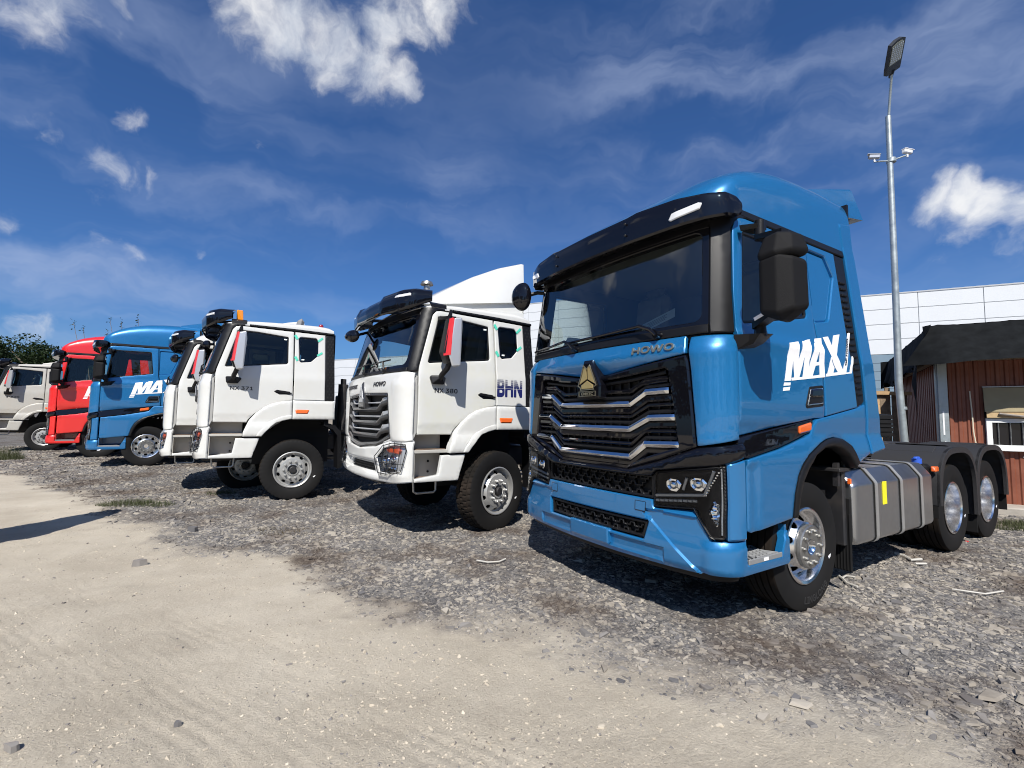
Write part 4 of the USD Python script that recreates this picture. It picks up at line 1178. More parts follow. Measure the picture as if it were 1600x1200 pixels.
    for y in (-.46, .46):
        for z in (3.06, 2.965):
            obj('visor_bolt', cyl(vmap(np.array([y]), np.array([z]))[0], vmap(np.array([y]), np.array([z]))[0] + [.008, 0, 0], .011, .008, 10), M['deep_black'], vz)
    # roof
    rf = obj('roof', roof_loft(W, 3.05, [(1.15, 3.05), (1.02, 3.20), (.92, 3.30), (.80, 3.40), (.66, 3.485), (.5, 3.555), (.3, 3.615), (.1, 3.655), (-.2, 3.685), (-.55, 3.70), (-1.0, 3.70)], -1.0, n=5.2), pm, t, 50)
    dfl = MB()
    pr = np.array([(-.50, 3.60), (-.57, 3.66), (-1.42, 3.875), (-1.46, 3.86), (-1.63, 3.585), (-1.20, 3.545)])
    outl = []
    for x, z in pr:
        wd = np.interp(x, [-1.63, -1.42, -.5], [1.02, .99, .95]); outl.append((x, wd, z))
    obj('roof_deflector', hull([(x, s * w, z) for x, w, z in outl for s in (-1, 1)] + [(x, s * (w - .05), z + .02) for x, w, z in outl[1:4] for s in (-1, 1)]), pm, t, 20)
    obj('cab_back', MB().box((-1.01, 0, 2.3), (.03, 2.26, 2.5)).get(), M['satin_black'], t)
    # decals on both doors
    for s in (1, -1):
        Wd = W
        for gk, g in enumerate(max_decal()):
            gu = to_side(W, g)
            if s < 0:
                u0, u1 = gu.bounds[0], gu.bounds[2]; c0 = (W.U2 + W.S(.3, 2.0)[0]) / 2
                gu = flip(gu)
            obj('door_lettering', panel(gu, W, h=.025, off=.0078, bevel=0, thick=.001, disp=None if gk == 1 else door_disp), M['decal_white'], t, False)
    if hero:
        # small slogan along the slanted stroke of the lettering
        mm = meshkit.text_mesh('OF HOWO', .026, depth=.002, bold=True); q = np.array(mm.vertices); q[:, 0] -= q[:, 0].min(); q[:, 0] *= .25 / q[:, 0].max()
        a0, a1 = np.array(W.S(-.655, 1.965)), np.array(W.S(-.745, 2.205)); d = (a1 - a0) / np.linalg.norm(a1 - a0); nrm = np.array([-d[1], d[0]])
        uv = a0 + q[:, :1] * d + (q[:, 1:2] + .006) * nrm * 1.0
        p_, n_ = surf(W, uv); obj('slogan', (p_ + n_ * (.0095 + q[:, 2:3]), np.array(mm.faces)), M['decal_dark'], t, False)
    oval_mirror(t, [(.86, -1.12, 2.90), (.95, -1.24, 2.92)], (1.115, -1.32, 2.865), .125, .165, 28)
    # ---- chassis and wheels
    R = .502; rz = R - .012
    for s in (1, -1):
        make_wheel(t, 'rib', R, 1.175, 0, rz, s, steer, 'alu', .30, text='LINGLONG' if hero and s > 0 else None)
        for x in (-3.319, -4.574):
            make_wheel(t, 'rib', R, 1.175, x, rz, s, 0, 'dish', .29, text=None, detail=hero)
            if hero:
                make_wheel(t, 'rib', R, .855, x, rz, s, 0, 'dish', .29, detail=False)
    ch = MB()
    for s in (1, -1):
        ch.box((-2.3, s * .43, .88), (6.0, .08, .28), .008)
    for x in (-1.3, -2.6, -3.9, -5.2):
        ch.box((x, 0, .88), (.14, .80, .22), .01)
    for x in (0, -3.319, -4.574):
        ch.cyl((x, -.9, R), (x, .9, R), .09, .09, 16)
        ch.box((x, .43, .66), (.9, .09, .10), .01).box((x, -.43, .66), (.9, .09, .10), .01)
    for x in (-3.319, -4.574):
        ch.add(moved(trimesh.creation.icosphere(2, .24), shift(x, 0, R)))
    ch.box((.55, 0, .80), (1.0, .9, .40), .04)
    ch.add(hull([(-3.4, .45, 1.12), (-3.4, -.45, 1.12), (-4.6, .45, 1.12), (-4.6, -.45, 1.12), (-3.5, .4, 1.19), (-3.5, -.4, 1.19), (-4.5, .4, 1.19), (-4.5, -.4, 1.19)]))
    ch.box((-5.25, 0, .80), (.10, 2.3, .16), .01)
    obj('chassis', ch.get(), M['chassis_black'], t)
    if hero or key == 'blue_back':
        rear_gear(t)
    return t


def rear_gear(t):
    # fuel tank with straps on the left, a plain one on the right
    for s in (1, -1):
        sec = Polygon([(.70, .40), (1.20, .40), (1.225, .43), (1.225, .92), (1.13, 1.045), (.70, 1.045)]).buffer(-.05).buffer(.05, quad_segs=4)
        sec = sec if s > 0 else affinity.scale(sec, -1, 1, origin=(0, 0))
        x0, x1 = -2.52, -.70; c = np.array(sec.exterior.coords)[:-1]
        ins = [(x1, .84), (x1 - .006, .90), (x1 - .022, .955), (x1 - .05, .988), (x1 - .085, 1.0), (x0 + .085, 1.0), (x0 + .05, .988), (x0 + .022, .955), (x0 + .006, .90), (x0, .84)]; rings = []
        ctr = c.mean(0)
        for x, k in ins:
            rings.append(np.column_stack([np.full(len(c), x), ctr + (c - ctr) * (1 - (1 - k) * .8)]))
        n = len(c); v = np.vstack(rings + [[[x1, *ctr]], [[x0, *ctr]]]); f = []
        for i in range(9):
            for k in range(n):
                l = (k + 1) % n; f += [[i * n + k, (i + 1) * n + l, i * n + l], [i * n + k, (i + 1) * n + k, (i + 1) * n + l]]
        for k in range(n):
            l = (k + 1) % n; f += [[10 * n, k, l], [10 * n + 1, 9 * n + l, 9 * n + k]]
        f = np.array(f); vv = v[f]; vol = np.einsum('ij,ij->i', vv[:, 0] - v.mean(0), np.cross(vv[:, 1] - v.mean(0), vv[:, 2] - v.mean(0))).sum()
        tk = obj('fuel_tank', (v, f if vol > 0 else f[:, ::-1]), M['tank_steel'], t, 35)
        for x in (-1.10, -1.66, -2.16):
            for wd, off, m in ((.078, .006, 'rubber'), (.050, .013, 'wheel_silver')):
                o = sec.buffer(off, quad_segs=4).difference(sec.buffer(off - .006)); 
                b = prism(o, x - wd / 2, x + wd / 2, 'x'); obj('tank_strap', b, M[m], tk, 30)
            obj('strap_foot', MB().box((x, s * 1.06, .385), (.05, .18, .035), .008).cyl((x, s * 1.12, .36), (x, s * 1.12, .42), .018, .018, 10).get(), M['chassis_black'], tk)
        # seam lines of the tank's skin
        if s > 0:
            obj('tank_label', MB().add(moved(cbox((0, 0, 0), (.085, .004, .21), .001), shift(-1.29, 1.2275, .82))).get(), M['sticker_yellow'], tk)
            fc = MB(); fc.cyl((-1.02, 1.0, 1.045), (-1.02, 1.0, 1.09), .055, .05, 20); fc.add(moved(cbox((0, 0, 0), (.16, .05, .035), .01), shift(-1.05, 1.0, 1.10) @ rot([0, 0, 1], 20)))
            obj('fuel_cap', fc.get(), M['satin_black'], tk, 30)
            bc = MB(); bc.cyl((-2.62, 1.06, 1.02), (-2.62, 1.06, 1.075), .045, .045, 18); bc.add(moved(cbox((0, 0, 0), (.11, .035, .03), .008), shift(-2.62, 1.06, 1.08)))
            obj('additive_cap', bc.get(), M['cap_blue'], tk, 30)
            obj('additive_tank', MB().box((-2.63, .95, .86), (.17, .42, .32), .03).get(), M['grain_black'], tk)
            obj('marker_lamp', MB().box((-2.66, 1.20, .97), (.09, .05, .06), .01).get(), M['orange_lens'], tk)
            obj('marker_lamp', MB().box((-.69, 1.19, .955), (.02, .03, .05), .005).get(), M['orange_lens'], tk)
    # bracket and catwalk ahead of the tank
    b = MB(); b.box((-.60, .95, 1.06), (.20, .5, .03), .005).box((-.55, 1.15, 1.02), (.04, .04, .20)).box((-.62, .95, .74), (.05, .46, .66), .01)
    obj('tank_bracket', b.get(), M['chassis_black'], t)
    fl = MB(); fl.box((-.665, 1.03, .50), (.02, .34, .62), .004)
    for k in range(14):
        fl.box((-.654, .88 + k * .024, .44), (.008, .010, .48), .002)
    obj('mud_flap', fl.get(), M['rubber'], t)
    fl = MB(); fl.box((-.78, 0, 1.08), (.3, 1.6, .03), .005)
    obj('catwalk', fl.get(), M['dull_steel'], t)
    # spare tyre-like ribbed hose block behind the cab
    v, fs, ft = cached(('tyre', 'rib', .46, .24), lambda: tyre_mesh(.46, .24, .27, 'rib'))
    T = shift(-1.62, .72, 1.44) @ rot([1, 0, 0], 90)
    s_ = obj('spare_tyre', moved((v, np.vstack([fs, ft])), T), M['rubber'], t, 40)
    obj('spare_carrier', MB().box((-1.55, .55, 1.22), (.5, .5, .16), .02).cyl((-1.52, .72, 1.2), (-1.52, .72, 1.58), .12, .12, 20).get(), M['chassis_black'], t)
    # black plastic guards over the rear wheels, each with a flat top and a flap
    for s in (1, -1):
        for xw, a0, a1 in ((-3.319, 4, 196), (-4.574, -14, 182)):
            th = np.radians(np.linspace(a0, a1, 37)); Ri = .61; zc = .53
            # squarish arch: superellipse
            cx, sx = np.cos(th), np.sin(th); n_ = 3.0
            rr = 1 / (np.abs(cx / .635) ** n_ + np.abs(sx / .665) ** n_) ** (1 / n_)
            P = np.stack([xw + rr * cx, zc + rr * sx], 1); Q = np.stack([xw + (rr - .02) * cx, zc + (rr - .02) * sx], 1)
            y0, y1 = .56, 1.225
            ring = Polygon(np.vstack([P, Q[::-1]])).buffer(0)
            g = MB().add(prism(ring, min(s * y0, s * y1), max(s * y0, s * y1)))
            lipo = Polygon(np.vstack([P, np.stack([xw + (rr - .065) * cx, zc + (rr - .065) * sx], 1)[::-1]])).buffer(0)
            g.add(prism(lipo, min(s * 1.20, s * 1.235), max(s * 1.20, s * 1.235)))
            gd = obj('mudguard', g.get(), M['guard_plastic'], t, 40)
            for k in (0.32, .5, .68):
                i = int(k * 36); nx_, nz_ = cx[i], sx[i]
                bx = moved(cbox((0, 0, 0), (.14, .50, .012), .004), shift(P[i, 0] + nx_ * .004, s * .86, P[i, 1] + nz_ * .004) @ rot([0, 1, 0], math.degrees(math.atan2(nx_, nz_))))
                obj('guard_rib', bx, M['guard_plastic'], gd)
            i = 0 if xw < -4 else -1
            fx = P[0, 0] if False else (P[-1, 0])
            obj('guard_flap', MB().box((P[-1, 0] + .005, s * .90, P[-1, 1] - .10), (.012, .62, .22), .003).get(), M['rubber'], gd)
            if xw > -4:
                obj('guard_flap', MB().box((P[0, 0] - .01, s * .90, P[0, 1] - .06), (.012, .62, .16), .003).get(), M['rubber'], gd)
    hose = MB()
    for k in range(3):
        y = .1 + .12 * k
        hose.tube([(-1.05, y, 1.9), (-1.35, y, 1.6 - .05 * k), (-1.6, y + .05, 1.3), (-1.9, y, 1.1)], .016, 8)
    obj('air_hose', hose.get(), M['rubber'], t)


main_truck = make_max('tractor_truck', 'large blue tractor truck nearest the camera, chrome grille bars and white lettering on its door', 'main', 'blue_paint', hero=True, steer=0.0)
# ---------------------------------------------------------------- the white trucks with the lower cab
WN = Wrap(xf=[(.70, 1.47), (.80, 1.50), (1.12, 1.485), (1.20, 1.445), (1.30, 1.455), (1.90, 1.455), (2.03, 1.43), (2.10, 1.41), (2.80, 1.215), (3.0, 1.16)],
          w=[(.70, 1.235), (1.2, 1.235), (1.30, 1.205), (2.05, 1.205), (2.2, 1.195), (2.87, 1.13), (3.0, 1.11)], bow=.085, r=.17, U1=1.00, U2=1.27)


def npoly(pts):
    return WN.P(Sp(*pts))


def pattern_text(W, s, h, side, x, z, width, m, t, off=.010, name='lettering', disp=None):
    """lettering on the cab's side; x, z: where it starts (towards the front) on the left side"""
    me = meshkit.text_mesh(s, h, depth=.002, bold=True); v = np.array(me.vertices); v[:, 0] -= v[:, 0].min(); v[:, 0] *= width / v[:, 0].max()
    if side > 0:
        uv = np.array([W.S(x - a, z + b) for a, b in v[:, :2]])
    else:
        uv = np.array([W.S(x - width + a, z + b) for a, b in v[:, :2]]) * [-1, 1]
    p, n = surf(W, uv)
    o = off + v[:, 2:3]
    if disp is not None:
        o = o + disp(uv[:, 0], uv[:, 1])[:, None]
    return obj(name, (p + n * o, np.array(me.faces)), m, t, False)


def make_nx(name, label, key, paint='white_paint', group=None, model=None, roof_rise=0.0, guard=True, steer=0.0, tyre='block', R=.51, tape=True, deflector=False, beacon=False, bhn=False, door_mat=None, hh=.045, lift=0.0, red_stripe=True):
    X, Y, Z, A = TRUCKS[key]
    t = thing(name, label, 'truck', (X, Y, Z), A, group)
    W, pm = WN, M[paint]
    def pan(nm, poly, m, off=0.0, bevel=.006, thick=.03, h=hh, disp=None, parent=t, label=None, smooth=28):
        return obj(nm, panel(poly, W, h=h, off=off, bevel=bevel, thick=thick, disp=disp), m, parent, smooth, label)
    win = [(.895, 2.795), (1.065, 2.17), (.145, 2.275), (.15, 2.745), (.62, 2.79)]
    rwin = [(-.005, 2.765), (-.025, 2.345), (-.05, 2.315), (-.215, 2.34), (-.325, 2.455), (-.325, 2.72), (-.29, 2.765)]
    gl = W.P(Fp((0, 2.11)) + [('U', W.U1 + .07, 2.11), ('U', W.U1 + .07, 2.79)] + Fp((0, 2.79)))
    sh = W.P(Fp((0, 2.0), (1.24, 2.0)) + Sp((-.58, 2.0), (-.58, 2.90)) + Fp((0, 2.90)))
    sh = sym(sh.difference(gl).difference(npoly(win)).difference(npoly(rwin)))
    obj('cab_shell', panel(sh, W, h=.09, off=-.05, bevel=0, thick=0), M['trim_grey'], t, False)
    obj('firewall', MB().box((.32, 0, 1.68), (1.78, 2.06, .70), .02).get(), M['deep_black'], t)
    interior(t, W, -.56, 1.60, 2.10, 2.86, 'seat_grey', trim='trim_beige', sx=.32)
    # ---- front
    gout = W.P(Fp((0, 1.82), (.80, 1.80), (.885, 1.235), (.55, 1.14), (0, 1.095)))
    gout = sym(gout)
    hood = W.P(Fp((0, 2.055)) + [('U', W.U1 + .10, 2.055)] + Sp((1.215, 2.04), (1.225, 1.98), (1.232, 1.215)) + [('U', W.U1 + .10, 1.205)] + Fp((.90, 1.205), (.60, 1.15), (0, 1.10)))
    hd = pan('hood_panel', rounded(sym(hood).difference(rounded(gout, .02)), .008), pm, .014, .010, .06, smooth=40, disp=lambda u, z: .012 * np.clip((1.96 - z) / .02, 0, 1) * np.clip((np.abs(u) - .86) / .05, 0, 1))
    ring = rounded(gout, .02).difference(rounded(gout.buffer(-.035), .02))
    gs = pan('grille_surround', ring, M['dark_silver'], .006, .010, .10)
    gr = pan('grille', gout.buffer(.02), M['deep_black'], -.085, 0, 0)
    def strip(path, wd):
        return LineString([W.F(a, z) for a, z in path]).buffer(wd / 2, cap_style='flat', join_style='mitre')
    for zc in (1.60, 1.42, 1.25):
        e = .86 - (zc - 1.2) * .15
        pan('grille_bar', strip([(-e, zc + .10), (-.60, zc + .06), (-.50, zc), (.50, zc), (.60, zc + .06), (e, zc + .10)], .062), M['dark_silver'], .004, .016, .06, h=.03, parent=gr, smooth=50)
        pan('grille_slat', strip([(-.62, zc + .145), (-.56, zc + .085), (.56, zc + .085), (.62, zc + .145)], .022), M['silver_plastic'], -.02, .008, .05, h=.03, parent=gr, smooth=50)
        for s in (-1, 1):
            q = Polygon([W.F(s * a, z) for a, z in ((.60, zc + .085), (.585, zc + .15), (.76, zc + .165), (.78, zc + .125))])
            pan('grille_insert', q, M['silver_plastic'], -.03, .006, .04, parent=gr)
    pan('grille_bar', strip([(-.84, 1.255), (-.55, 1.165), (0, 1.125), (.55, 1.165), (.84, 1.255)], .07), M['dark_silver'], .000, .016, .06, h=.03, parent=gr, smooth=50)
    lg = pan('emblem', Polygon([(-.012, 1.975), (.012, 1.975), (.125, 1.72), (.12, 1.615), (-.12, 1.615), (-.125, 1.72)]), M['dark_silver'], .035, .016, .08, smooth=20)
    for g in ([(-.006, 1.93), (-.085, 1.74), (-.006, 1.785)], [(.006, 1.93), (.085, 1.74), (.006, 1.785)], [(0, 1.775), (-.075, 1.73), (-.07, 1.70), (.07, 1.70), (.075, 1.73)]):
        pan('emblem_blade', Polygon(g), M['silver_plastic'], .041, .002, .006, parent=lg)
    obj('maker_name', text_on('HOWO', .050, W, *W.F(.40, 1.90), off=.016, width=.33, depth=.006), M['decal_dark'], hd, False)
    obj('maker_name', text_on('SINOTRUK', .050, W, *W.F(-.86, 1.90), off=.016, width=.56, depth=.006), M['decal_dark'], hd, False)
    # bumper
    head = W.P(Fp((.62, 1.00), (.80, 1.125), (.98, 1.165)) + [('U', W.U1 + .13, 1.165), ('U', W.U1 + .165, 1.11), ('U', W.U1 + .12, .86)] + Fp((.95, .815), (.74, .815)))
    lgr = sym(W.P(Fp((0, .905), (.43, .905), (.52, .785), (0, .785))))
    bump = W.P(Fp((0, 1.082), (.55, 1.125), (.86, 1.215)) + [('U', W.U1 + .1, 1.222)] + Sp((1.225, 1.228), (1.228, .725), (1.30, .722)) + Fp((1.0, .70), (.4, .69), (0, .69)))
    bump = sym(bump).difference(rounded(lgr, .02))
    for s in (-1, 1):
        bump = bump.difference((head if s > 0 else flip(head)).buffer(-.012))
    def bd(u, z):
        a = np.abs(u)
        return -.055 * np.clip((.945 - z) / .015, 0, 1) * np.clip((.60 - (.95 - z) * -.25 - a) / .02, 0, 1) * np.clip((z - .735) / .055, 0, 1)
    bp = pan('bumper', bump, pm, .006, .012, .06, h=.02, smooth=26, disp=bd)
    pan('bumper_grille', lgr.buffer(.03), M['satin_black'], -.085, 0, 0, parent=bp)
    for k in range(3):
        pan('bumper_slat', strip([(-.47, .815 + k * .035), (.47, .815 + k * .035)], .012), M['satin_black'], -.06, .004, .02, parent=bp)
    for s in (-1, 1):
        for k in range(9):
            y = s * (.40 + (k % 3) * .045); z = .99 + (k // 3) * .028; u, zz = W.F(y, z)
            pan('bumper_slot', Polygon([(u - .014, zz - .004), (u + .014, zz - .004), (u + .014, zz + .004), (u - .014, zz + .004)]), M['trim_grey'], -.012, 0, .002, parent=bp)
    for s in (-1, 1):
        mir = (lambda P: P) if s > 0 else flip
        hl = pan('headlight', mir(head), M['silver_plastic'], -.05, .0, 0, h=.05)
        pan('lamp_bezel', mir(head.difference(head.buffer(-.012))), M['satin_black'], .004, .006, .05, parent=hl)
        inn = head.buffer(-.02)
        for cx, cz, rr in ((.80, .955, .075), (.97, .985, .065)):
            u, zz = W.F(cx, cz); pan('reflector', mir(Point(u, zz).buffer(rr).difference(Point(u, zz).buffer(rr * .55))), M['lamp_chrome'], -.012, .02, .03, h=.03, parent=hl, smooth=40)
            c = W(np.array([s * u]), np.array([zz]))[0]; sp = trimesh.creation.icosphere(2, rr * .52); sp.apply_translation(c - np.array([.03, 0, 0])); obj('lamp_lens', sp, M['mirror_glass'], hl, True)
        u, zz = W.F(.97, 1.105)
        pan('turn_signal', mir(Polygon([(u - .15, zz + .0), (u + .12, zz + .03), (u + .15, zz - .01), (u + .13, zz - .05), (u - .10, zz - .04)]).intersection(inn)), M['amber_dim'], -.015, .008, .03, parent=hl)
        pan('reflector', mir(Polygon([W.F(.77, .84), W.F(1.02, .84), W.F(1.07, .895), W.F(.74, .885)]).intersection(inn)), M['lamp_chrome'], -.02, .012, .03, parent=hl)
        pan('lamp_cover', mir(head.buffer(-.008)), M['clear_lens'], .004, .004, 0, h=.06, parent=hl)
        if guard:
            gb = MB()
            def gp(u, z, o=.034):
                p_, n_ = surf(W, np.array([[s * u, z]])); return (p_ + n_ * o)[0]
            ringc = np.array(head.buffer(.004).exterior.coords)
            gb.tube([gp(a, b) for a, b in ringc], .0055, 6)
            for k in range(4):
                u = .76 + k * .105; 
                I = head.buffer(.02).intersection(LineString([(u, .6), (u, 1.3)]))
                if not I.is_empty:
                    c = np.array(I.coords); gb.tube([gp(*c[0]), gp(*c[-1])], .0038, 6)
            for zz in (.94,):
                I = head.buffer(.02).intersection(LineString([(.4, zz), (1.3, zz)]))
                if not I.is_empty:
                    c0, c1 = np.array(I.coords)[[0, -1]]; gb.tube([gp(c0[0] + (c1[0] - c0[0]) * q, zz) for q in np.linspace(0, 1, 8)], .0038, 6)
            obj('lamp_guard', gb.get(), M['satin_black'], hl)
        # dark seam strip between nose and door, black windscreen pillar
        pan('seam_strip', mir(W.P(Sp((1.228, 1.98), (1.19, 2.0), (1.182, 1.32), (1.235, 1.225)))), M['trim_grey'], -.004, .003, .03)
        ap = W.P([('U', W.U1 + .085, 2.11), ('U', W.U1 + .085, 2.80), ('U', W.U1 + .06, 2.90)] + Sp((.80, 2.90), (.80, 2.872), (.91, 2.86), (.985, 2.80), (1.185, 2.12), (1.19, 2.065)) + [('U', W.U1 + .085, 2.065)])
        pan('windscreen_pillar', mir(rounded(ap, .01)), M['satin_black'], .006, .008, .04, smooth=45)
        vent = Polygon([W.S(1.33, 1.862), W.S(1.31, 1.885), W.S(1.25, 1.885), W.S(1.245, 1.855)])
        pan('nose_vent', mir(vent), M['trim_grey'], .020, .004, .02)
        # door
        door = W.P(Sp((1.178, 1.295), (1.178, 2.06), (1.168, 2.13), (.975, 2.795), (.93, 2.85), (.87, 2.862), (.075, 2.845), (.058, 1.672), (.20, 1.645), (.36, 1.59), (.50, 1.52), (.62, 1.425), (.70, 1.335), (.72, 1.295)))
        wo = rounded(npoly(win), .03)
        ddisp = lambda u, z: .010 * np.clip((2.10 - z) / .14, 0, 1) - .012 * np.clip((1.40 - z) / .02, 0, 1)
        d_ = pan('door', mir(door.difference(wo)), M[door_mat] if door_mat else pm, .006, .007, .035, disp=ddisp, smooth=40)
        pan('window', mir(wo.buffer(-.004)), M['side_glass'], -.012, 0, 0, parent=d_)
        pan('window_seal', mir(wo.difference(wo.buffer(-.020))), M['satin_black'], -.002, .004, .02, parent=d_)
        hbp = rounded(npoly([(.36, 1.805), (.30, 1.835), (.10, 1.81), (.085, 1.755), (.26, 1.750)]), .015)
        hb_ = pan('door_handle', mir(hbp), M['satin_black'], .018, .004, .02, parent=d_)
        pan('handle_grip', mir(rounded(npoly([(.345, 1.805), (.30, 1.822), (.075, 1.790), (.075, 1.768)]), .006)), M['satin_black'], .045, .010, .03, parent=d_)
        if model:
            pattern_text(W, model, .052, s, .97, 1.812, .32, M['decal_dark'], d_, off=.009, name='model_name', disp=ddisp)
        # rear side with small window, perforated black panel
        rs = npoly([(.050, 2.845), (-.435, 2.83), (-.455, 1.672), (.042, 1.672)]); rw = rounded(npoly(rwin), .035)
        r_ = pan('rear_side_panel', mir(rs.difference(rw)), pm, .006, .007, .03, disp=lambda u, z: .010 * np.clip((2.16 - z) / .14, 0, 1))
        pan('rear_window', mir(rw.buffer(-.004)), M['side_glass'], -.006, 0, 0, parent=r_)
        pan('window_seal', mir(rw.difference(rw.buffer(-.018))), M['gloss_black'], .004, .004, .02, parent=r_)
        if tape and s > 0:
            for (x, z, a) in ((.035, 2.755, 50), (-.355, 2.745, -50), (.025, 2.38, 50), (-.35, 2.485, -40)):
                q = affinity.rotate(Polygon([(W.S(x, z)[0] - .045, z - .018), (W.S(x, z)[0] + .045, z - .018), (W.S(x, z)[0] + .045, z + .018), (W.S(x, z)[0] - .045, z + .018)]), -a if False else a * -1, origin='centroid')
                pan('tape_strip', q, M['tape_green'], .012, 0, .002, parent=r_)
            for (x, z) in ((.20, 2.70), (-.08, 2.37)):
                u = W.S(x, z)[0]; pan('window_sticker', Polygon([(u - .022, z - .010), (u + .022, z - .010), (u + .022, z + .010), (u - .022, z + .010)]), M['paper'], -.006 if x > 0 else -.001, 0, .001, parent=r_)
        vt = npoly([(-.440, 2.835), (-.585, 2.84), (-.622, 1.672), (-.462, 1.672)])
        v_ = pan('vent_panel', mir(vt), M['satin_black'], -.002, .006, .04)
        for r in range(22):
            for c in range(2):
                z = 1.73 + r * .050; xc = np.interp(z, [1.672, 2.835], [-.462, -.442]) - .055 - c * .055 - (.0275 if r % 2 else 0) + .012
                u = W.S(xc, z)[0]; pan('vent_hole', mir(Polygon([(u - .016, z), (u, z - .016), (u + .016, z), (u, z + .016)])), M['deep_black'], .0, 0, .002, parent=v_, h=.05)
        dr = npoly([(.74, 2.90), (.74, 2.874), (.60, 2.868), (-.59, 2.848), (-.59, 2.875), (.0, 2.893)])
        pan('drip_rail', mir(dr), M['satin_black'], .022, .006, .05)
        # wheel-arch fairing
        fo = [(.765, 1.105), (.735, 1.20), (.675, 1.34), (.59, 1.445), (.48, 1.535), (.36, 1.60), (.20, 1.645), (.06, 1.662), (-.62, 1.662)]
        fi = [(-.625, 1.345), (.08, 1.345), (.20, 1.315), (.30, 1.265), (.39, 1.19), (.46, 1.11), (.50, 1.06), (.765, 1.06)]
        fd = lambda u, z: .0 * u
        fa = npoly(fo + fi)
        dist = fa.exterior
        cut = W.S(.05, 1.5)[0]; big = lambda a, b: Polygon([(a, .5), (b, .5), (b, 2.5), (a, 2.5)])
        f_ = pan('arch_fairing', mir(rounded(fa.intersection(big(0, cut - .004)), .010)), pm, .044, .016, .10, smooth=45)
        fr_ = pan('rear_fairing', mir(rounded(fa.intersection(big(cut + .004, 9)), .010)), pm, .044, .016, .10, smooth=45)
        lipp = fa.difference(npoly([(.768, 1.04), (.768, 1.115), (.735, 1.21), (.66, 1.30), (.56, 1.385), (.45, 1.455), (.33, 1.505), (.19, 1.535), (.06, 1.545), (.058, 1.70), (.9, 1.70), (.9, 1.04)])).intersection(big(0, cut - .02))
        lipp = npoly([(.50, 1.066), (.46, 1.115), (.39, 1.195), (.30, 1.27), (.20, 1.32), (.08, 1.349), (.06, 1.349), (.06, 1.415), (.10, 1.413), (.23, 1.38), (.345, 1.325), (.44, 1.245), (.52, 1.15), (.575, 1.066)])
        pan('arch_lip', mir(rounded(lipp, .004)), pm, .054, .008, .03, parent=f_, smooth=40)
        sr_ = W.U2
        lmp = rounded(npoly([(.015, 1.505), (-.21, 1.505), (-.185, 1.438), (-.005, 1.438)]), .012)
        pan('side_lamp', mir(lmp), M['orange_lens'], .056, .010, .02, h=.03, parent=fr_)
        # steps
        lowf = npoly([(1.215, 1.035), (.80, 1.035), (.78, .80), (.735, .80), (.73, 1.035), (.525, 1.035), (.625, .715), (1.215, .722)])
        lw = npoly([(.86, 1.035), (.525, 1.035), (.625, .718), (1.215, .725), (1.215, .765), (.90, .80)])
        pan('step_fairing', mir(rounded(lw, .006)), pm, .010, .010, .05, smooth=40)
        st = MB(); st.box((1.0, s * 1.10, .745), (.44, .20, .035), .006); st.box((1.0, s * .985, .90), (.46, .02, .30)); st.box((1.0, s * 1.11, 1.085), (.46, .20, .04), .006); st.box((1.0, s * .99, 1.20), (.46, .02, .22)); st.box((1.215, s * 1.10, .9), (.02, .22, .32))
        sw = obj('step_well', st.get(), M['cream_paint'], t)
        obj('step_tread', MB().box((.99, s * 1.12, .766), (.40, .16, .008), .002).box((.99, s * 1.12, 1.109), (.40, .16, .008), .002).get(), M['rusty_hub'], sw)
        for x, z in ((.93, .95), (.93, .82)):
            obj('step_bolt', cyl((x, s * .99, z), (x, s * 1.004, z), .016, .014, 12), M['deep_black'], sw)
        lp = MB(); lp.tube([(1.17, s * 1.10, .72), (1.165, s * 1.11, .60), (1.13, s * 1.11, .575), (.90, s * 1.11, .575), (.87, s * 1.11, .60), (.865, s * 1.10, .72)], .014, 8)
        obj('step_loop', lp.get(), M['dull_steel'], t, 40)
        pan('wheel_arch_liner', mir(npoly([(-.65, 1.36), (.2, 1.36), (.55, 1.10), (.60, .55), (-.65, .55)])), M['deep_black'], -.70, 0, 0)
        # mirror: black housing, red reflector strip, silver cap
        def sy(v): return (v[0], v[1] * s, v[2])
        hz = blob([sy(p) for p in [(.86, 1.31, 2.68), (.885, 1.36, 2.70), (.95, 1.33, 2.30), (.93, 1.40, 2.18), (.80, 1.31, 2.69), (.85, 1.36, 2.24), (.80, 1.50, 2.70), (.83, 1.50, 2.20), (.89, 1.48, 2.69), (.955, 1.48, 2.28), (.92, 1.47, 2.17)]], .025)
        mh = obj('mirror_housing', hz, M['satin_black'], t, 40)
        if red_stripe:
            cap = blob([sy(p) for p in [(.865, 1.525, 2.69), (.80, 1.545, 2.70), (.93, 1.53, 2.25), (.82, 1.56, 2.14), (.89, 1.535, 2.13), (.79, 1.535, 2.60), (.85, 1.50, 2.12)]], .016)
            obj('mirror_cap', cap, M['silver_plastic'], mh, 40)
            rd = hull([sy(p) for p in [(.918, 1.475, 2.70), (.90, 1.525, 2.71), (.985, 1.465, 2.245), (.965, 1.54, 2.245), (.88, 1.53, 2.70), (.93, 1.55, 2.25), (.88, 1.48, 2.69), (.94, 1.48, 2.25)]])
            obj('mirror_reflector', rd, M['red_plastic'], mh, 30)
        obj('mirror_glass', MB().add(hull([sy(p) for p in [(.768, 1.32, 2.66), (.768, 1.50, 2.66), (.802, 1.34, 2.26), (.802, 1.50, 2.24), (.774, 1.32, 2.66), (.774, 1.50, 2.66), (.808, 1.34, 2.26), (.808, 1.50, 2.24)]])).get(), M['mirror_glass'], mh)
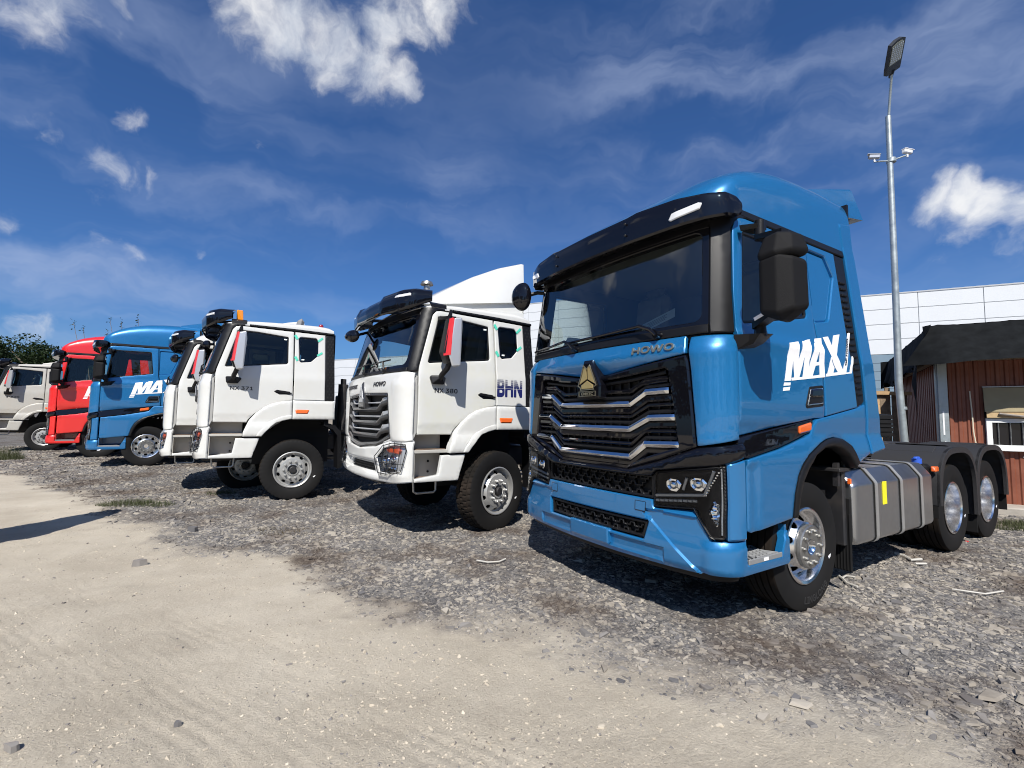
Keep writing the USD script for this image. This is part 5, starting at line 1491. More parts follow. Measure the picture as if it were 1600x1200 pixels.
        ar = MB(); ar.add(hull([sy(p) for p in [(.92, 1.16, 2.78), (.80, 1.16, 2.79), (.89, 1.44, 2.745), (.81, 1.44, 2.745), (.92, 1.16, 2.74), (.80, 1.16, 2.74), (.89, 1.44, 2.70), (.81, 1.44, 2.70)]]))
        ar.add(hull([sy(p) for p in [(.90, 1.38, 2.74), (.83, 1.38, 2.74), (.88, 1.46, 2.74), (.87, 1.40, 2.83), (.84, 1.40, 2.82)]]))
        obj('mirror_bracket', ar.get(), M['satin_black'], mh, 40); ar = MB()
        ar.tube([sy(p) for p in [(.88, 1.44, 2.18), (.90, 1.41, 2.10), (.93, 1.34, 2.03), (.93, 1.28, 1.98)]], .035, 10)
        ar.add(blob([sy(p) for p in [(1.02, 1.215, 1.99), (.84, 1.215, 1.99), (1.01, 1.26, 1.93), (.88, 1.26, 1.93), (.93, 1.31, 2.0), (1.02, 1.24, 2.0)]], .02))
        obj('mirror_arm', ar.get(), M['satin_black'], mh, 40)
    gw = sym(gl)
    pan('windscreen_frame', rounded(sym(W.P(Fp((0, 2.10)) + [('U', W.U1 + .085, 2.10), ('U', W.U1 + .085, 2.81)] + Fp((0, 2.81)))), .02).difference(rounded(sym(W.P(Fp((0, 2.15)) + [('U', W.U1 + .035, 2.15), ('U', W.U1 + .035, 2.77)] + Fp((0, 2.77)))), .08)), M['gloss_black'], -.002, .004, .03)
    pan('windscreen', rounded(sym(W.P(Fp((0, 2.115)) + [('U', W.U1 + .06, 2.115), ('U', W.U1 + .06, 2.79)] + Fp((0, 2.79)))), .05), M['window_glass'], -.006, 0, 0, h=.07)
    pan('cowl', sym(W.P(Fp((0, 2.11)) + [('U', W.U1 + .08, 2.11), ('U', W.U1 + .08, 2.062)] + Fp((0, 2.062)))), M['satin_black'], .006, .006, .03)
    pan('header', sym(W.P(Fp((0, 2.80)) + [('U', W.U1 + .08, 2.80), ('U', W.U1 + .08, 2.91)] + Fp((0, 2.91)))), M['satin_black'], .0, .004, .03)
    for y0, y1 in ((.62, .15), (-.05, -.50)):
        a = W(np.array([W.F(y0, 2.09)[0]]), np.array([2.09]))[0]; m_ = W(np.array([W.F(y0 - .06, 2.21)[0]]), np.array([2.21]))[0]; e = W(np.array([W.F(y1, 2.20)[0]]), np.array([2.20]))[0]; o = np.array([.045, 0, .01])
        e2 = W(np.array([W.F(y0 + .12, 2.22)[0]]), np.array([2.22]))[0]
        b = MB(); b.tube([a + o * .6, m_ + o], .013, 8); b.tube([e2 + o * .8, m_ + o, e + o * .8], .010, 8); b.cyl(a, a + o, .025, .022, 10)
        obj('wiper', b.get(), M['satin_black'], t, 40)
    # roof
    top = 3.02 + roof_rise
    rz = [(1.18, 2.88), (1.05, 2.93 + roof_rise * .1), (.9, 2.97 + roof_rise * .35), (.6, 3.0 + roof_rise * .75), (.2, top), (-.3, top + .01), (-.50, top - .01), (-.58, top - .06)]
    rf = obj('roof', roof_loft(W, 2.88, rz, -.58, n=5.0 if not roof_rise else 3.6), pm, t, 50)
    obj('cab_back', MB().box((-.60, 0, 2.25), (.03, 2.2, 1.22)).get(), M['satin_black'], t)
    # visor on brackets
    u = np.linspace(-1.34, 1.34, 49); V = []
    for a in u:
        q = abs(a)
        y = np.interp(q, [0, .9, 1.1, 1.34], [0, .90, 1.07, 1.15]); x = np.interp(q, [0, .5, .9, 1.1, 1.34], [1.46, 1.44, 1.36, 1.25, 1.00])
        zt = np.interp(q, [0, .40, .50, .9, 1.34], [3.08, 3.08, 3.115, 3.125, 3.115]); zb = np.interp(q, [0, .9, 1.1, 1.34], [2.83, 2.84, 2.87, 2.97])
        nx = np.interp(q, [0, .9, 1.1, 1.34], [1, .9, .65, .3]); ny = (1 - nx ** 2) ** .5
        sec = [(-.22, zt - .0), (-.12, zt + .012), (-.05, zt - .02), (0.0, (zt + zb) / 2 + .02), (-.008, zb + .02), (-.03, zb), (-.06, zb + .015), (-.05, (zt + zb) / 2), (-.12, zt - .03)]
        V.append([[x + d * nx, math.copysign(y + d * ny * .6, a), z] for d, z in sec])
    V = np.array(V); n, m = V.shape[:2]; i, j = np.meshgrid(np.arange(n - 1), np.arange(m - 1), indexing='ij')
    f = np.stack([i * m + j, i * m + j + 1, (i + 1) * m + j + 1, (i + 1) * m + j], -1).reshape(-1, 4); tri = np.vstack([f[:, [0, 1, 2]], f[:, [0, 2, 3]]]); vv = V.reshape(-1, 3)
    k = np.arange(len(f)); fr = (j.ravel() == 3); c_ = np.cross(vv[f[:, 1]] - vv[f[:, 0]], vv[f[:, 2]] - vv[f[:, 0]])
    if c_[fr][:, 0].sum() < 0:
        tri = tri[:, ::-1]
    vz = obj('sun_visor', (vv, tri), M['gloss_black'], t, 40)
    for y in (-.9, -.35, .35, .9):
        x = 1.38 - .10 * (abs(y) > .5)
        obj('visor_bracket', (hull([(x, y - .02, 2.90), (x, y + .02, 2.90), (1.0, y - .02, 2.93), (1.0, y + .02, 2.93), (x, y - .02, 2.94), (x, y + .02, 2.94), (1.0, y - .02, 2.97), (1.0, y + .02, 2.97)])), M['satin_black'], vz)
    for s in (-1, 1):
        obj('visor_foot', hull([(1.0, s * 1.13, 2.94), (.78, s * 1.12, 2.95), (1.0, s * 1.06, 2.98), (.78, s * 1.05, 2.98), (1.0, s * 1.14, 2.90), (.78, s * 1.13, 2.90)]), M['satin_black'], vz)
    vmap = lambda U, z: np.stack([np.interp(np.abs(U), [0, .5, .9, 1.1, 1.3], [1.458, 1.438, 1.36, 1.255, 1.05]), np.sign(U) * np.interp(np.abs(U), [0, .9, 1.1, 1.3], [0, .90, 1.075, 1.145]), z], -1)
    for s in (-1, 1):
        q = Polygon([(s * .80, 2.995), (s * .84, 3.04), (s * 1.08, 3.055), (s * 1.11, 3.02), (s * 1.0, 3.01)])
        obj('visor_lamp', panel(rounded(q, .008), vmap, h=.03, off=-.006, bevel=.005, thick=.02), M['white_lens'], vz, 30)
    if beacon:
        obj('beacon', blob([(.92, 1.0, 2.98), (.85, 1.0, 2.98), (.92, 1.01, 3.13), (.86, 1.0, 3.13), (.92, .94, 2.98), (.92, .95, 3.13)], .015), M['orange_lamp'], t, 40)
    obj('roof_marker', MB().add(lathe_y([(.001, .05), (.03, .045), (.045, .02), (.05, -.02)], 16)).get(), M['red_lens'], t) if False else None
    mk = MB().add(moved(lathe_y([(.001, .055), (.028, .048), (.042, .02), (.045, -.03)], 16), shift(-.40, .85, top + .0) @ rot([1, 0, 0], 90)))
    obj('roof_marker', mk.get(), M['red_lens'], t, 40)
    if deflector:
        sec = [(1.02, .70, 3.02), (1.0, .62, 3.04), (.5, .80, 3.35), (0, .88, 3.56), (-.50, .90, 3.69), (-.57, .92, 3.66)]
        pts_t = np.array([[x, w_, z] for x, w_, z in sec])
        xs = np.linspace(1.02, -.56, 20); rows = []
        for x in xs:
            q = (1.02 - x) / 1.58
            zt = np.interp(x, [-.56, -.2, .2, .6, 1.02], [3.83, 3.71, 3.52, 3.28, 3.02]); zm = np.interp(x, [-.56, 1.02], [3.22, 2.985]); zl = np.interp(x, [-.56, 1.02], [3.06, 2.955]); zb = np.interp(x, [-.56, 1.02], [2.93, 2.93])
            w1, w2, w3 = np.interp(x, [-.56, 1.02], [.96, .62]), np.interp(x, [-.56, 1.02], [1.01, .86]), np.interp(x, [-.56, 1.02], [.99, .88])
            rows.append([(x, w3, zb), (x, w3, zl), (x, w2 - .05, zl + .004), (x, w2 - .045, zm - .002), (x, w2, zm), (x, w1 + .02, zt - .03), (x, w1 - .05, zt), (x, 0, zt + .015), (x, -w1 + .05, zt), (x, -w1 - .02, zt - .03), (x, -w2, zm), (x, -w2 + .045, zm - .002), (x, -w2 + .05, zl + .004), (x, -w3, zl), (x, -w3, zb)])
        R_ = np.array(rows); n, m = R_.shape[:2]; i, j = np.meshgrid(np.arange(n - 1), np.arange(m - 1), indexing='ij')
        f = np.stack([i * m + j, i * m + j + 1, (i + 1) * m + j + 1, (i + 1) * m + j], -1).reshape(-1, 4)
        white, grey = f[~np.isin(j.ravel(), (2, 11))], f[np.isin(j.ravel(), (2, 11))]
        back = np.array([[(n - 1) * m, (n - 1) * m + k + 1, (n - 1) * m + k] for k in range(1, m - 1)])
        allw = np.vstack([white[:, [0, 2, 1]], white[:, [0, 3, 2]], back]); vv = R_.reshape(-1, 3)
        up = np.cross(vv[white[:, 1]] - vv[white[:, 0]], vv[white[:, 2]] - vv[white[:, 0]])
        df = obj('roof_deflector', (vv, allw if up[:, 2].sum() < 0 else allw[:, ::-1]), pm, t, 30)
        obj('deflector_recess', (vv, np.vstack([grey[:, [0, 1, 2]], grey[:, [0, 2, 3]]])), pm, df, 30)
        ex = MB(); ex.cyl((.20, -.75, 2.9), (.20, -.75, 3.70), .055, .055, 18); ex.cyl((.20, -.75, 3.70), (.20, -.75, 3.74), .05, .05); ex.cyl((.20, -.75, 3.75), (.20, -.75, 3.80), .11, .09, 20)
        obj('roof_vent', ex.get(), M['dull_steel'], t, 30)
    else:
        obj('roof_hatch', hull([(.42, .38, 3.0 + roof_rise), (.42, -.38, 3.0 + roof_rise), (-.16, .38, 3.19 + roof_rise), (-.16, -.38, 3.19 + roof_rise), (.34, .36, 3.08 + roof_rise), (.34, -.36, 3.08 + roof_rise), (-.18, .42, 3.0 + roof_rise), (-.18, -.42, 3.0 + roof_rise)]), pm, t, 30)
    if bhn:
        # navy block letters whose upper halves are broken into thin stripes
        me = meshkit.text_mesh('BHN', .22, depth=.002, bold=True); c2 = trimesh.Trimesh(np.array(me.vertices), np.array(me.faces), process=False)
        from shapely.geometry import box as sbox
        v = np.array(me.vertices); x0, x1 = v[:, 0].min(), v[:, 0].max()
        tri2 = [Polygon(v[f_][:, :2]) for f_ in me.faces if np.allclose(v[f_][:, 2], v[:, 2].max())]
        sh2 = unary_union([q.buffer(1e-4) for q in tri2]).buffer(.009, join_style='mitre'); zb0 = sh2.bounds[1]
        keep = sbox(-1, -1, 2, zb0 + .115)
        for k in range(13):
            keep = keep.union(sbox(-1, zb0 + .121 + k * .0095, 2, zb0 + .121 + k * .0095 + .0078 - k * .00048))
        sh2 = sh2.intersection(keep)
        w_ = .41; k_ = w_ / (x1 - x0)
        def conv(c): return [W.S(.035 - (a - x0) * k_, 1.79 + (b - zb0)) for a, b in list(c)[:-1]]
        for g in polys(sh2):
            if g.area > 2e-6:
                pass
        gg = unary_union([Polygon(conv(g.exterior.coords), [conv(i_.coords) for i_ in g.interiors]).buffer(0) for g in polys(sh2) if g.area > 1e-6])
        b_ = MB()
        for g in polys(gg):
            b_.add(panel(g, W, h=.05, off=.0175, bevel=0, thick=.001, disp=None))
        obj('side_lettering', b_.get(), M['decal_navy'], t, False)
    oval_mirror(t, [(1.10, -.98, 2.86), (1.25, -.92, 2.80)], (1.41, -.78, 2.735), .145, .095, 25)
    # ---- chassis and wheels
    rz_ = R - .012
    for s in (1, -1):
        make_wheel(t, tyre, R, 1.185, 0, rz_, s, steer, 'steel', .30)
        for x in (-3.8, -5.15):
            make_wheel(t, tyre, R, 1.185, x, rz_, s, 0, 'dish', .30, detail=False)
    ch = MB()
    for s in (1, -1):
        ch.box((-2.4, s * .43, .92), (6.6, .08, .28), .008)
    for x in (0, -3.8, -5.15):
        ch.cyl((x, -.95, R), (x, .95, R), .09, .09, 16); ch.box((x, .43, .70), (.9, .09, .12), .01).box((x, -.43, .70), (.9, .09, .12), .01)
    for x in (-1.4, -2.6, -5.6):
        ch.box((x, 0, .92), (.14, .80, .22), .01)
    ch.box((.75, 0, .82), (1.2, .9, .40), .04)
    obj('chassis', ch.get(), M['chassis_black'], t)
    # behind the cab: mudguard, air cleaner, tanks
    for s in (1, -1):
        g = MB(); g.add(prism([(-.47, 1.30), (-.66, 1.24), (-.76, 1.12), (-.80, .50), (-.72, .48), (-.70, 1.06), (-.62, 1.17), (-.46, 1.24)], min(s * .80, s * 1.16), max(s * .80, s * 1.16)))
        obj('mudguard', g.get(), M['satin_black'], t)
        k = MB(); k.box((-1.45, s * .98, .86), (1.0, .46, .50), .04)
        obj('fuel_tank', k.get(), M['tank_steel'] if s > 0 else M['chassis_black'], t)
    p = MB(); p.box((-.85, .55, 1.45), (.12, .5, .7), .02).cyl((-.85, .75, 1.2), (-.85, .75, 2.0), .09, .09, 18).cyl((-.85, .75, 2.0), (-.85, .75, 2.1), .05, .05, 14).box((-1.0, .2, 1.3), (.3, .9, .4), .03)
    p.tube([(-.80, .95, 1.15), (-.86, .98, 1.5), (-.95, .9, 1.62), (-1.1, .7, 1.5)], .025, 8).tube([(-.75, .85, 1.1), (-.92, .9, 1.4), (-1.05, .85, 1.2)], .018, 8)
    obj('air_cleaner', p.get(), M['chassis_black'], t, 35)
    return t


GW = 'white trucks of the same cab standing in the row'
make_nx('cab_truck', 'white truck with a tall roof wind deflector, next to the large blue tractor', 'nx_near', model='NX 380', tyre='block', R=.535, steer=14.0, deflector=True, bhn=True, door_mat='white_worn')
make_nx('cab_truck', 'low roofed white truck with an amber lamp behind its black visor', 'nx_mid', model='NX 371', tyre='block', R=.505, beacon=True)
make_nx('cab_truck', 'high roofed white truck mostly hidden behind the white one with the amber lamp', 'nx_back', model=None, tyre='block', R=.505, roof_rise=.33, guard=False, tape=False)
make_nx('cab_truck', 'dusty cream truck at the far left end of the row, half out of the picture', 'cream', paint='cream_paint', model='NX', tyre='block', R=.505, guard=False, tape=False)
make_max('tractor_truck', 'smaller looking blue truck standing between the red truck and the white trucks', 'blue_back', 'blue_paint', seat_mat='seat_grey', steer=6.0)
make_max('tractor_truck', 'bright red truck with a black visor, second from the left end of the row', 'red', 'red_paint', seat_mat='seat_grey')
# ---------------------------------------------------------------- the buildings behind
mat('panel_white', (.555, .57, .585), rough=.42, var=.03, vscale=.4)
mat('joint_grey', (.30, .32, .34), rough=.7)
mat('band_blue', (.16, .22, .27), rough=.35, var=.08, vscale=.5)
mat('roof_grey', (.35, .36, .37), rough=.6)


def panel_hall(name, label, p0, d, s0, s1, top, bottom, pw, ph, rows, depth, s_off=0.0):
    """a clad hall: facade through p0 along d; each cladding panel is a part"""
    p0, d = np.array(p0, float), np.array(d, float) / np.linalg.norm(d); n = np.array([d[1], -d[0]])
    if n @ -p0 < 0:
        n = -n
    ang = math.degrees(math.atan2(d[1], d[0]))
    t = thing(name, label, 'building', (p0[0], p0[1], 0), ang)
    sg = 1 if np.cross(np.append(d, 0), np.append(n, 0))[2] > 0 else -1      # local +y is left of d
    L = s1 - s0
    obj('wall', cbox(((s0 + s1) / 2, -sg * (depth / 2 + .06), (top - .05) / 2), (L, depth, top - .05)), M['joint_grey'], t, False)
    obj('roof', MB().box(((s0 + s1) / 2, -sg * (depth / 2 + .06), top + .02), (L + .1, depth + .2, .12), .02).get(), M['roof_grey'], t, False)
    k0 = math.floor((s0 - s_off) / pw); k = k0
    while s_off + k * pw < s1:
        a, b = max(s0, s_off + k * pw), min(s1, s_off + (k + 1) * pw)
        if b - a > .2:
            for r in range(rows):
                z1 = top - r * ph; z0 = z1 - ph
                obj('cladding_panel', cbox(((a + b) / 2, -sg * .03 + sg * .004 * ((k * 7 + r * 3) % 3), (z0 + z1) / 2), (b - a - .035, .06, ph - .035), .008), M['panel_white'], t, False)
            zb = top - rows * ph
            nb = max(1, int(zb / .62))
            for r in range(nb):
                obj('lower_panel', cbox(((a + b) / 2, -sg * .045, zb - (r + .5) * zb / nb), (b - a - .03, .05, zb / nb - .03), .008), M['band_blue'], t, False)
        k += 1
    return t


HD = (.903, -.43)
panel_hall('warehouse', 'long white clad warehouse behind the shed and the lamp post, blue grey lower band', (27.8, 36), HD, -12, 26, 11.35, 0, 3.72, 1.17, 4, 20, s_off=3.18)
panel_hall('tall_hall', 'taller white hall seen between the wind deflector and the large blue tractor', (3.4, 61), HD, -9, 16, 16.7, 0, 4.2, 1.2, 8, 18, s_off=-1.4)
panel_hall('distant_hall', 'low pale hall glimpsed between the two nearer white trucks', (-22.9, 66), HD, -7, 13, 9.45, 0, 4.2, 1.17, 6, 15, s_off=.6)

# ---------------------------------------------------------------- the red-brown cabin under shade cloth
mat('cabin_red', (.19, .055, .028), rough=.55, var=.18, vscale=3.0, dust=.25, dustcol=(.20, .12, .08), bump=.1, bscale=30)
mat('galvanised', (.36, .40, .41), rough=.42, metal=.55, var=.12, vscale=8, rvar=.1)
mat('shade_cloth', (.008, .009, .010), spec=.1, rough=.9, var=.35, vscale=7.0, bump=.5, bscale=150)
mat('window_white', (.70, .71, .70), rough=.4)
mat('plywood', (.42, .30, .16), rough=.75, var=.15, vscale=10)
mat('blind_beige', (.30, .25, .15), rough=.8, var=.08)
mat('old_wood', (.17, .125, .085), rough=.85, var=.3, vscale=14)
mat('grey_wood', (.24, .21, .185), rough=.85, var=.2, vscale=14)
mat('card_brown', (.38, .25, .13), rough=.85, var=.12, vscale=6)
mat('concrete', (.33, .30, .26), rough=.9, var=.18, vscale=5, bump=.2)
mat('cream_strip', (.62, .55, .42), rough=.7)
CF = np.array([.835, -.55]); CE = np.array([.55, .835]); CC = np.array([7.77, 8.42])
cab_rot = math.degrees(math.atan2(CF[1], CF[0]))
shed = thing('site_cabin', 'red brown corrugated cabin with a barred white window at the right edge', 'shed', (CC[0], CC[1], .12), cab_rot)
# local axes: x along the front (to the right), y along the end wall (away), z up


def corrugated(L, H, pitch, depth, n_off=0.0):
    x, P = 0.0, []
    while x < L:
        P += [(x, 0), (x + pitch * .35, 0), (x + pitch * .5, -depth), (x + pitch * .85, -depth)]; x += pitch
    P = [(a, b) for a, b in P if a <= L] + [(L, 0)]
    c = np.array(P); v = np.vstack([np.column_stack([c, np.zeros(len(c))]), np.column_stack([c, np.full(len(c), H)])]); k = len(c)
    f = np.vstack([[i, i + 1, k + i + 1, k + i] for i in range(k - 1)])
    return v, np.vstack([f[:, [0, 1, 2]], f[:, [0, 2, 3]]])


def front_sheet(x0, x1, z0, z1):
    v, f = corrugated(x1 - x0, z1 - z0, .115, .017); obj('wall_sheet', (v + [x0, 0, z0], f), M['cabin_red'], shed, False)


front_sheet(.06, .56, 0, 2.45); front_sheet(.56, 1.75, 0, .91); front_sheet(.56, 1.75, 1.99, 2.45); front_sheet(1.75, 4.0, 0, 2.45)
v, f = corrugated(6.0, 2.45, .20, .03)
obj('wall_sheet', (np.stack([-v[:, 1] * -1.0 * -1, v[:, 0], v[:, 2]], 1), f[:, ::-1]), M['cabin_red'], shed, False)
obj('cabin_body', cbox((2.06, 3.04, 1.22), (3.9, 5.9, 2.42)), M['deep_black'], shed, False)
obj('corner_post', MB().box((.03, -.045, 1.24), (.13, .05, 2.48), .004).box((-.03, .03, 1.24), (.05, .12, 2.48), .004).get(), M['galvanised'], shed, False)
obj('post_sticker', cbox((.02, -.073, 1.35), (.022, .004, .42)), M['decal_white'], shed, False)
obj('post_sticker', cbox((.03, -.073, .98), (.018, .004, .09)), M['decal_white'], shed, False)
fr = Polygon([(.57, .92), (1.74, .92), (1.74, 1.44), (.57, 1.44)])
wf = obj('window', prism(fr.difference(fr.buffer(-.07, join_style='mitre')), -.06, .03), M['window_white'], shed, False)
obj('pane', cbox((1.155, .01, 1.18), (1.06, .012, .42)), M['gloss_black'], wf, False)
for k in range(7):
    obj('window_bar', cyl((.72 + k * .145, -.035, .98), (.72 + k * .145, -.035, 1.40), .008, .008, 8), M['dull_steel'], wf)
obj('window_sill', MB().box((1.155, -.06, .905), (1.24, .10, .03), .005).get(), M['window_white'], wf, False)
obj('window_board', moved(cbox((0, 0, 0), (1.22, .018, .42), .003), shift(1.16, -.075, 1.76) @ rot([1, 0, 0], -7)), M['blind_beige'], shed, False)
obj('window_board', moved(cbox((0, 0, 0), (1.20, .02, .11), .003), shift(1.17, -.09, 1.505) @ rot([1, 0, 0], -4)), M['plywood'], shed, False)
obj('window_rail', cbox((1.17, -.06, 1.985), (1.26, .03, .02), .003), M['dull_steel'], shed, False)
obj('prop_stick', tube([(.72, -.12, 1.52), (1.75, -.20, 1.36)], .022, 6), M['grey_wood'], shed)
obj('cable_strip', tube([(.385, -.04, 1.92), (.40, -.045, 1.5), (.405, -.045, 1.2), (.43, -.045, .95)], .010, 6), M['cream_strip'], shed)
obj('wall_tag', cbox((1.02, -.034, .80), (.05, .004, .012)), M['decal_white'], shed, False)
# shade cloth draped over the roof
def cloth():
    # profile round the roof: a boxy drape, wrinkled and sagging, its hem uneven
    x0, x1, y0, y1 = -.28, 4.3, -.26, 6.2
    per = [(x1, y0), (x0, y0), (x0, y1), (x1, y1)]
    path = []
    for (ax, ay), (bx_, by_) in zip(per[:-1], per[1:]):
        L = math.hypot(bx_ - ax, by_ - ay); n = int(L / .07)
        for i in range(n):
            t = i / n; path.append((ax + (bx_ - ax) * t, ay + (by_ - ay) * t, (-(by_ - ay) / L if False else (by_ - ay) / L), -(bx_ - ax) / L))
    P = np.array(path); n = len(P); m = 15
    t = np.linspace(0, 1, m); q = np.stack([P[:, 0], P[:, 1], np.zeros(n)], 1)
    out = np.stack([-P[:, 2] * -1, -P[:, 3] * -1], 1)
    ctr = np.array([2.0, 3.0]); s = np.sign(((P[:, :2] - ctr) * out).sum(1)); out = out * s[:, None]
    from scipy.ndimage import gaussian_filter1d
    extra = gaussian_filter1d(.50 * np.clip(-out[:, 1], 0, 1), 3)
    fold = meshkit.fbm(q * np.array([2.2, 2.2, 1]), 3, 41); fine = meshkit.fbm(q * 6.5, 3, 43)
    hem = 2.38 + (meshkit.fbm(q * 1.1, 3, 47) - .5) * .42
    V = []
    for k, a in enumerate(t):
        z = 3.10 - (3.10 - hem) * a + (.015 if k == 0 else 0)
        o = -.17 * (1 - a) ** .7 + (fold - .5) * .22 * a + (fine - .5) * .10 * a + extra * a
        V.append(np.column_stack([P[:, :2] + out * o[:, None], z + (fine - .5) * .06 * (1 - a)]))
    V = np.stack(V, 1); v = V.reshape(-1, 3); i, j = np.meshgrid(np.arange(n - 1), np.arange(m - 1), indexing='ij')
    f = np.stack([i * m + j, i * m + j + 1, (i + 1) * m + j + 1, (i + 1) * m + j], -1).reshape(-1, 4); f = np.vstack([f[:, [0, 1, 2]], f[:, [0, 2, 3]]])
    # top, gently sagging
    gx, gy = np.meshgrid(np.linspace(x0 + .17, x1, 30), np.linspace(y0 + .17, y1 - .1, 40), indexing='ij')
    e = np.minimum.reduce([gx - x0 - .17, gy - y0 - .17, np.full_like(gx, 1.0)]); gz = 3.115 - .10 * np.clip(e, 0, .6) + (meshkit.fbm(np.stack([gx, gy, gx * 0], -1) * 2, 3, 51) - .5) * .08 * np.clip(e * 3, 0, 1)
    w = np.stack([gx, gy, gz], -1).reshape(-1, 3); c = len(v); a, b = np.meshgrid(np.arange(29), np.arange(39), indexing='ij')
    g = np.stack([a * 40 + b, (a + 1) * 40 + b, (a + 1) * 40 + b + 1, a * 40 + b + 1], -1).reshape(-1, 4) + c
    return np.vstack([v, w]), np.vstack([f, g[:, [0, 1, 2]], g[:, [0, 2, 3]]])


cl = thing('shade_cloth', 'black shade cloth draped over the roof of the red brown cabin', 'cloth', (CC[0], CC[1], .12), cab_rot)
obj('drape', cloth(), M['shade_cloth'], cl, 50)
fl_ = np.array([[-.30, -.02, 2.45], [-.28, .42, 2.45], [-.30, .30, 1.75], [-.30, .18, 1.35], [-.32, .05, 1.8], [-.36, .2, 2.1]])
obj('hanging_flap', (fl_, np.array([[0, 5, 4], [0, 1, 5], [1, 2, 5], [5, 2, 4], [2, 3, 4]])), M['shade_cloth'], cl, 60)
obj('roof_edge', MB().box((2.0, -.05, 2.50), (4.1, .10, .10), .01).box((-.05, 3.0, 2.50), (.10, 6.0, .10), .01).get(), M['old_wood'], shed, False)
slab = tag(obj('concrete_kerb', moved(cbox((2.0, -.12, .04), (4.6, .75, .16), .02), shift(CC[0], CC[1], 0) @ rot([0, 0, 1], cab_rot)), M['concrete']), 'pale concrete kerb at the foot of the cabin wall', 'kerb')

# board fence beside the cabin
fence = thing('board_fence', 'weathered brown board fence left of the cabin behind the lamp post', 'fence', (0, 0, 0))
fa, fb = np.array([6.55, 9.3]), np.array([7.95, 9.35]); nb = 13
rs_ = np.random.RandomState(5)
for k in range(nb):
    a = fa + (fb - fa) * (k + .5) / nb; h = 2.12 + rs_.uniform(-.05, .05)
    obj('board', moved(cbox((0, 0, h / 2), (.104, .022, h), .003), shift(a[0], a[1] + rs_.uniform(-.01, .01), 0) @ rot([0, 1, 0], rs_.uniform(-.6, .6))), M['old_wood'], fence, False)
obj('rail', cbox(((fa[0] + fb[0]) / 2, 9.27, 2.05), (1.45, .05, .07), .004), M['card_brown'], fence, False)
lean = thing('leaning_sheet', 'light brown corrugated sheet leaning against the board fence', 'sheet', (6.3, 8.98, 0), 2)
v, f = corrugated(.92, 1.92, .15, .03)
obj('sheet', moved((v, f), rot([1, 0, 0], -3)), M['card_brown'], lean, False)

# ---------------------------------------------------------------- lamp post with its cameras
mat('lamp_dark', (.02, .022, .026), rough=.35)
mat('led_face', (.30, .29, .22), rough=.3, var=.05)
LY = 8.2
def lp(x, y, Y=LY): return pix_at(x, y, Y)
base, j0 = lp(1413, 690), lp(1387.5, 182)
dirp = (j0 - base) / (j0[2] - base[2]); foot = base - dirp * (base[2] + .05)
post = thing('lamp_post', 'slim galvanised lamp post with a dark flat lamp head rising above the cabin', 'street lamp', tuple(foot))
pj = lambda p: np.asarray(p) - foot
mid_ = lp(1405, 600)
obj('pole', tube([(0, 0, 0), pj(base), pj(lp(1404.5, 600)), pj(lp(1399, 450)), pj(lp(1392.5, 300)), pj(j0)], [.062, .060, .056, .052, .048, .044], 16), M['galvanised'], post, 40)
obj('pole_collar', cyl(pj(lp(1410.5, 640)), pj(lp(1410.5, 640)) + [0, 0, .05], .066, .062, 16), M['galvanised'], post)
obj('arm', tube([pj(lp(1389, 190)), pj(lp(1388.5, 182)), pj(lp(1391, 145, 8.1)), pj(lp(1393.5, 112, 7.95))], .022, 10), M['galvanised'], post, 40)
hc, hb_, ht = lp(1397, 88, 7.8), lp(1393, 112, 7.95), lp(1402, 62, 7.55)
ax = (ht - hb_) / np.linalg.norm(ht - hb_); px_ = np.cross(ax, c_fw); px_ /= np.linalg.norm(px_); nz = np.cross(px_, ax)
# the head tilts: its long axis runs from the joint up and towards the yard, the lamp face looks down at the camera
Lh = np.linalg.norm(ht - hb_); Rm = np.eye(4); Rm[:3, 0] = px_; Rm[:3, 1] = ax; Rm[:3, 2] = nz; Rm[:3, 3] = pj(hb_)
Wd = 28 * 7.8 / 726 / 2
ol = Polygon([(-Wd * .95, .0), (Wd * .9, .0), (Wd, .10), (Wd, Lh * .96), (Wd * .3, Lh * 1.02), (-Wd * .5, Lh * 1.0), (-Wd, Lh * .92), (-Wd, .02)])
hd_ = obj('lamp_head', moved(prism(ol.buffer(.006), -.03, .03, 'z'), Rm), M['lamp_dark'], post, 30)
side_ = -1 if (nz @ c_fw) > 0 else 1
o2 = Polygon([(-Wd * .82, Lh * .30), (Wd * .86, Lh * .30), (Wd * .86, Lh * .90), (Wd * .2, Lh * .95), (-Wd * .5, Lh * .93), (-Wd * .82, Lh * .86)])
obj('lamp_face', moved(prism(o2, *((.0315, .036) if side_ > 0 else (-.036, -.0315)), 'z'), Rm), M['led_face'], hd_, False)
for r in range(9):
    for c in range(6):
        xx, yy = -Wd * .66 + c * Wd * .27, Lh * .36 + r * Lh * .06
        obj('led', moved(cbox((xx, yy, .038 * side_), (Wd * .14, Lh * .03, .003)), Rm), M['white_lens'], hd_, False)
obj('head_joint', cyl(pj(hb_) - ax * .10, pj(hb_) + ax * .03, .032, .05, 14), M['lamp_dark'], post)
bk = lp(1392.5, 251)
brk = obj('camera_bracket', MB().tube([pj(lp(1365, 253)), pj(lp(1378, 252)), pj(bk), pj(lp(1404, 247)), pj(lp(1418, 242))], .013, 8).get(), M['galvanised'], post, 40)
obj('bracket_clamp', cyl(pj(bk) - [0, 0, .035], pj(bk) + [0, 0, .035], .075, .075, 14), M['galvanised'], post)
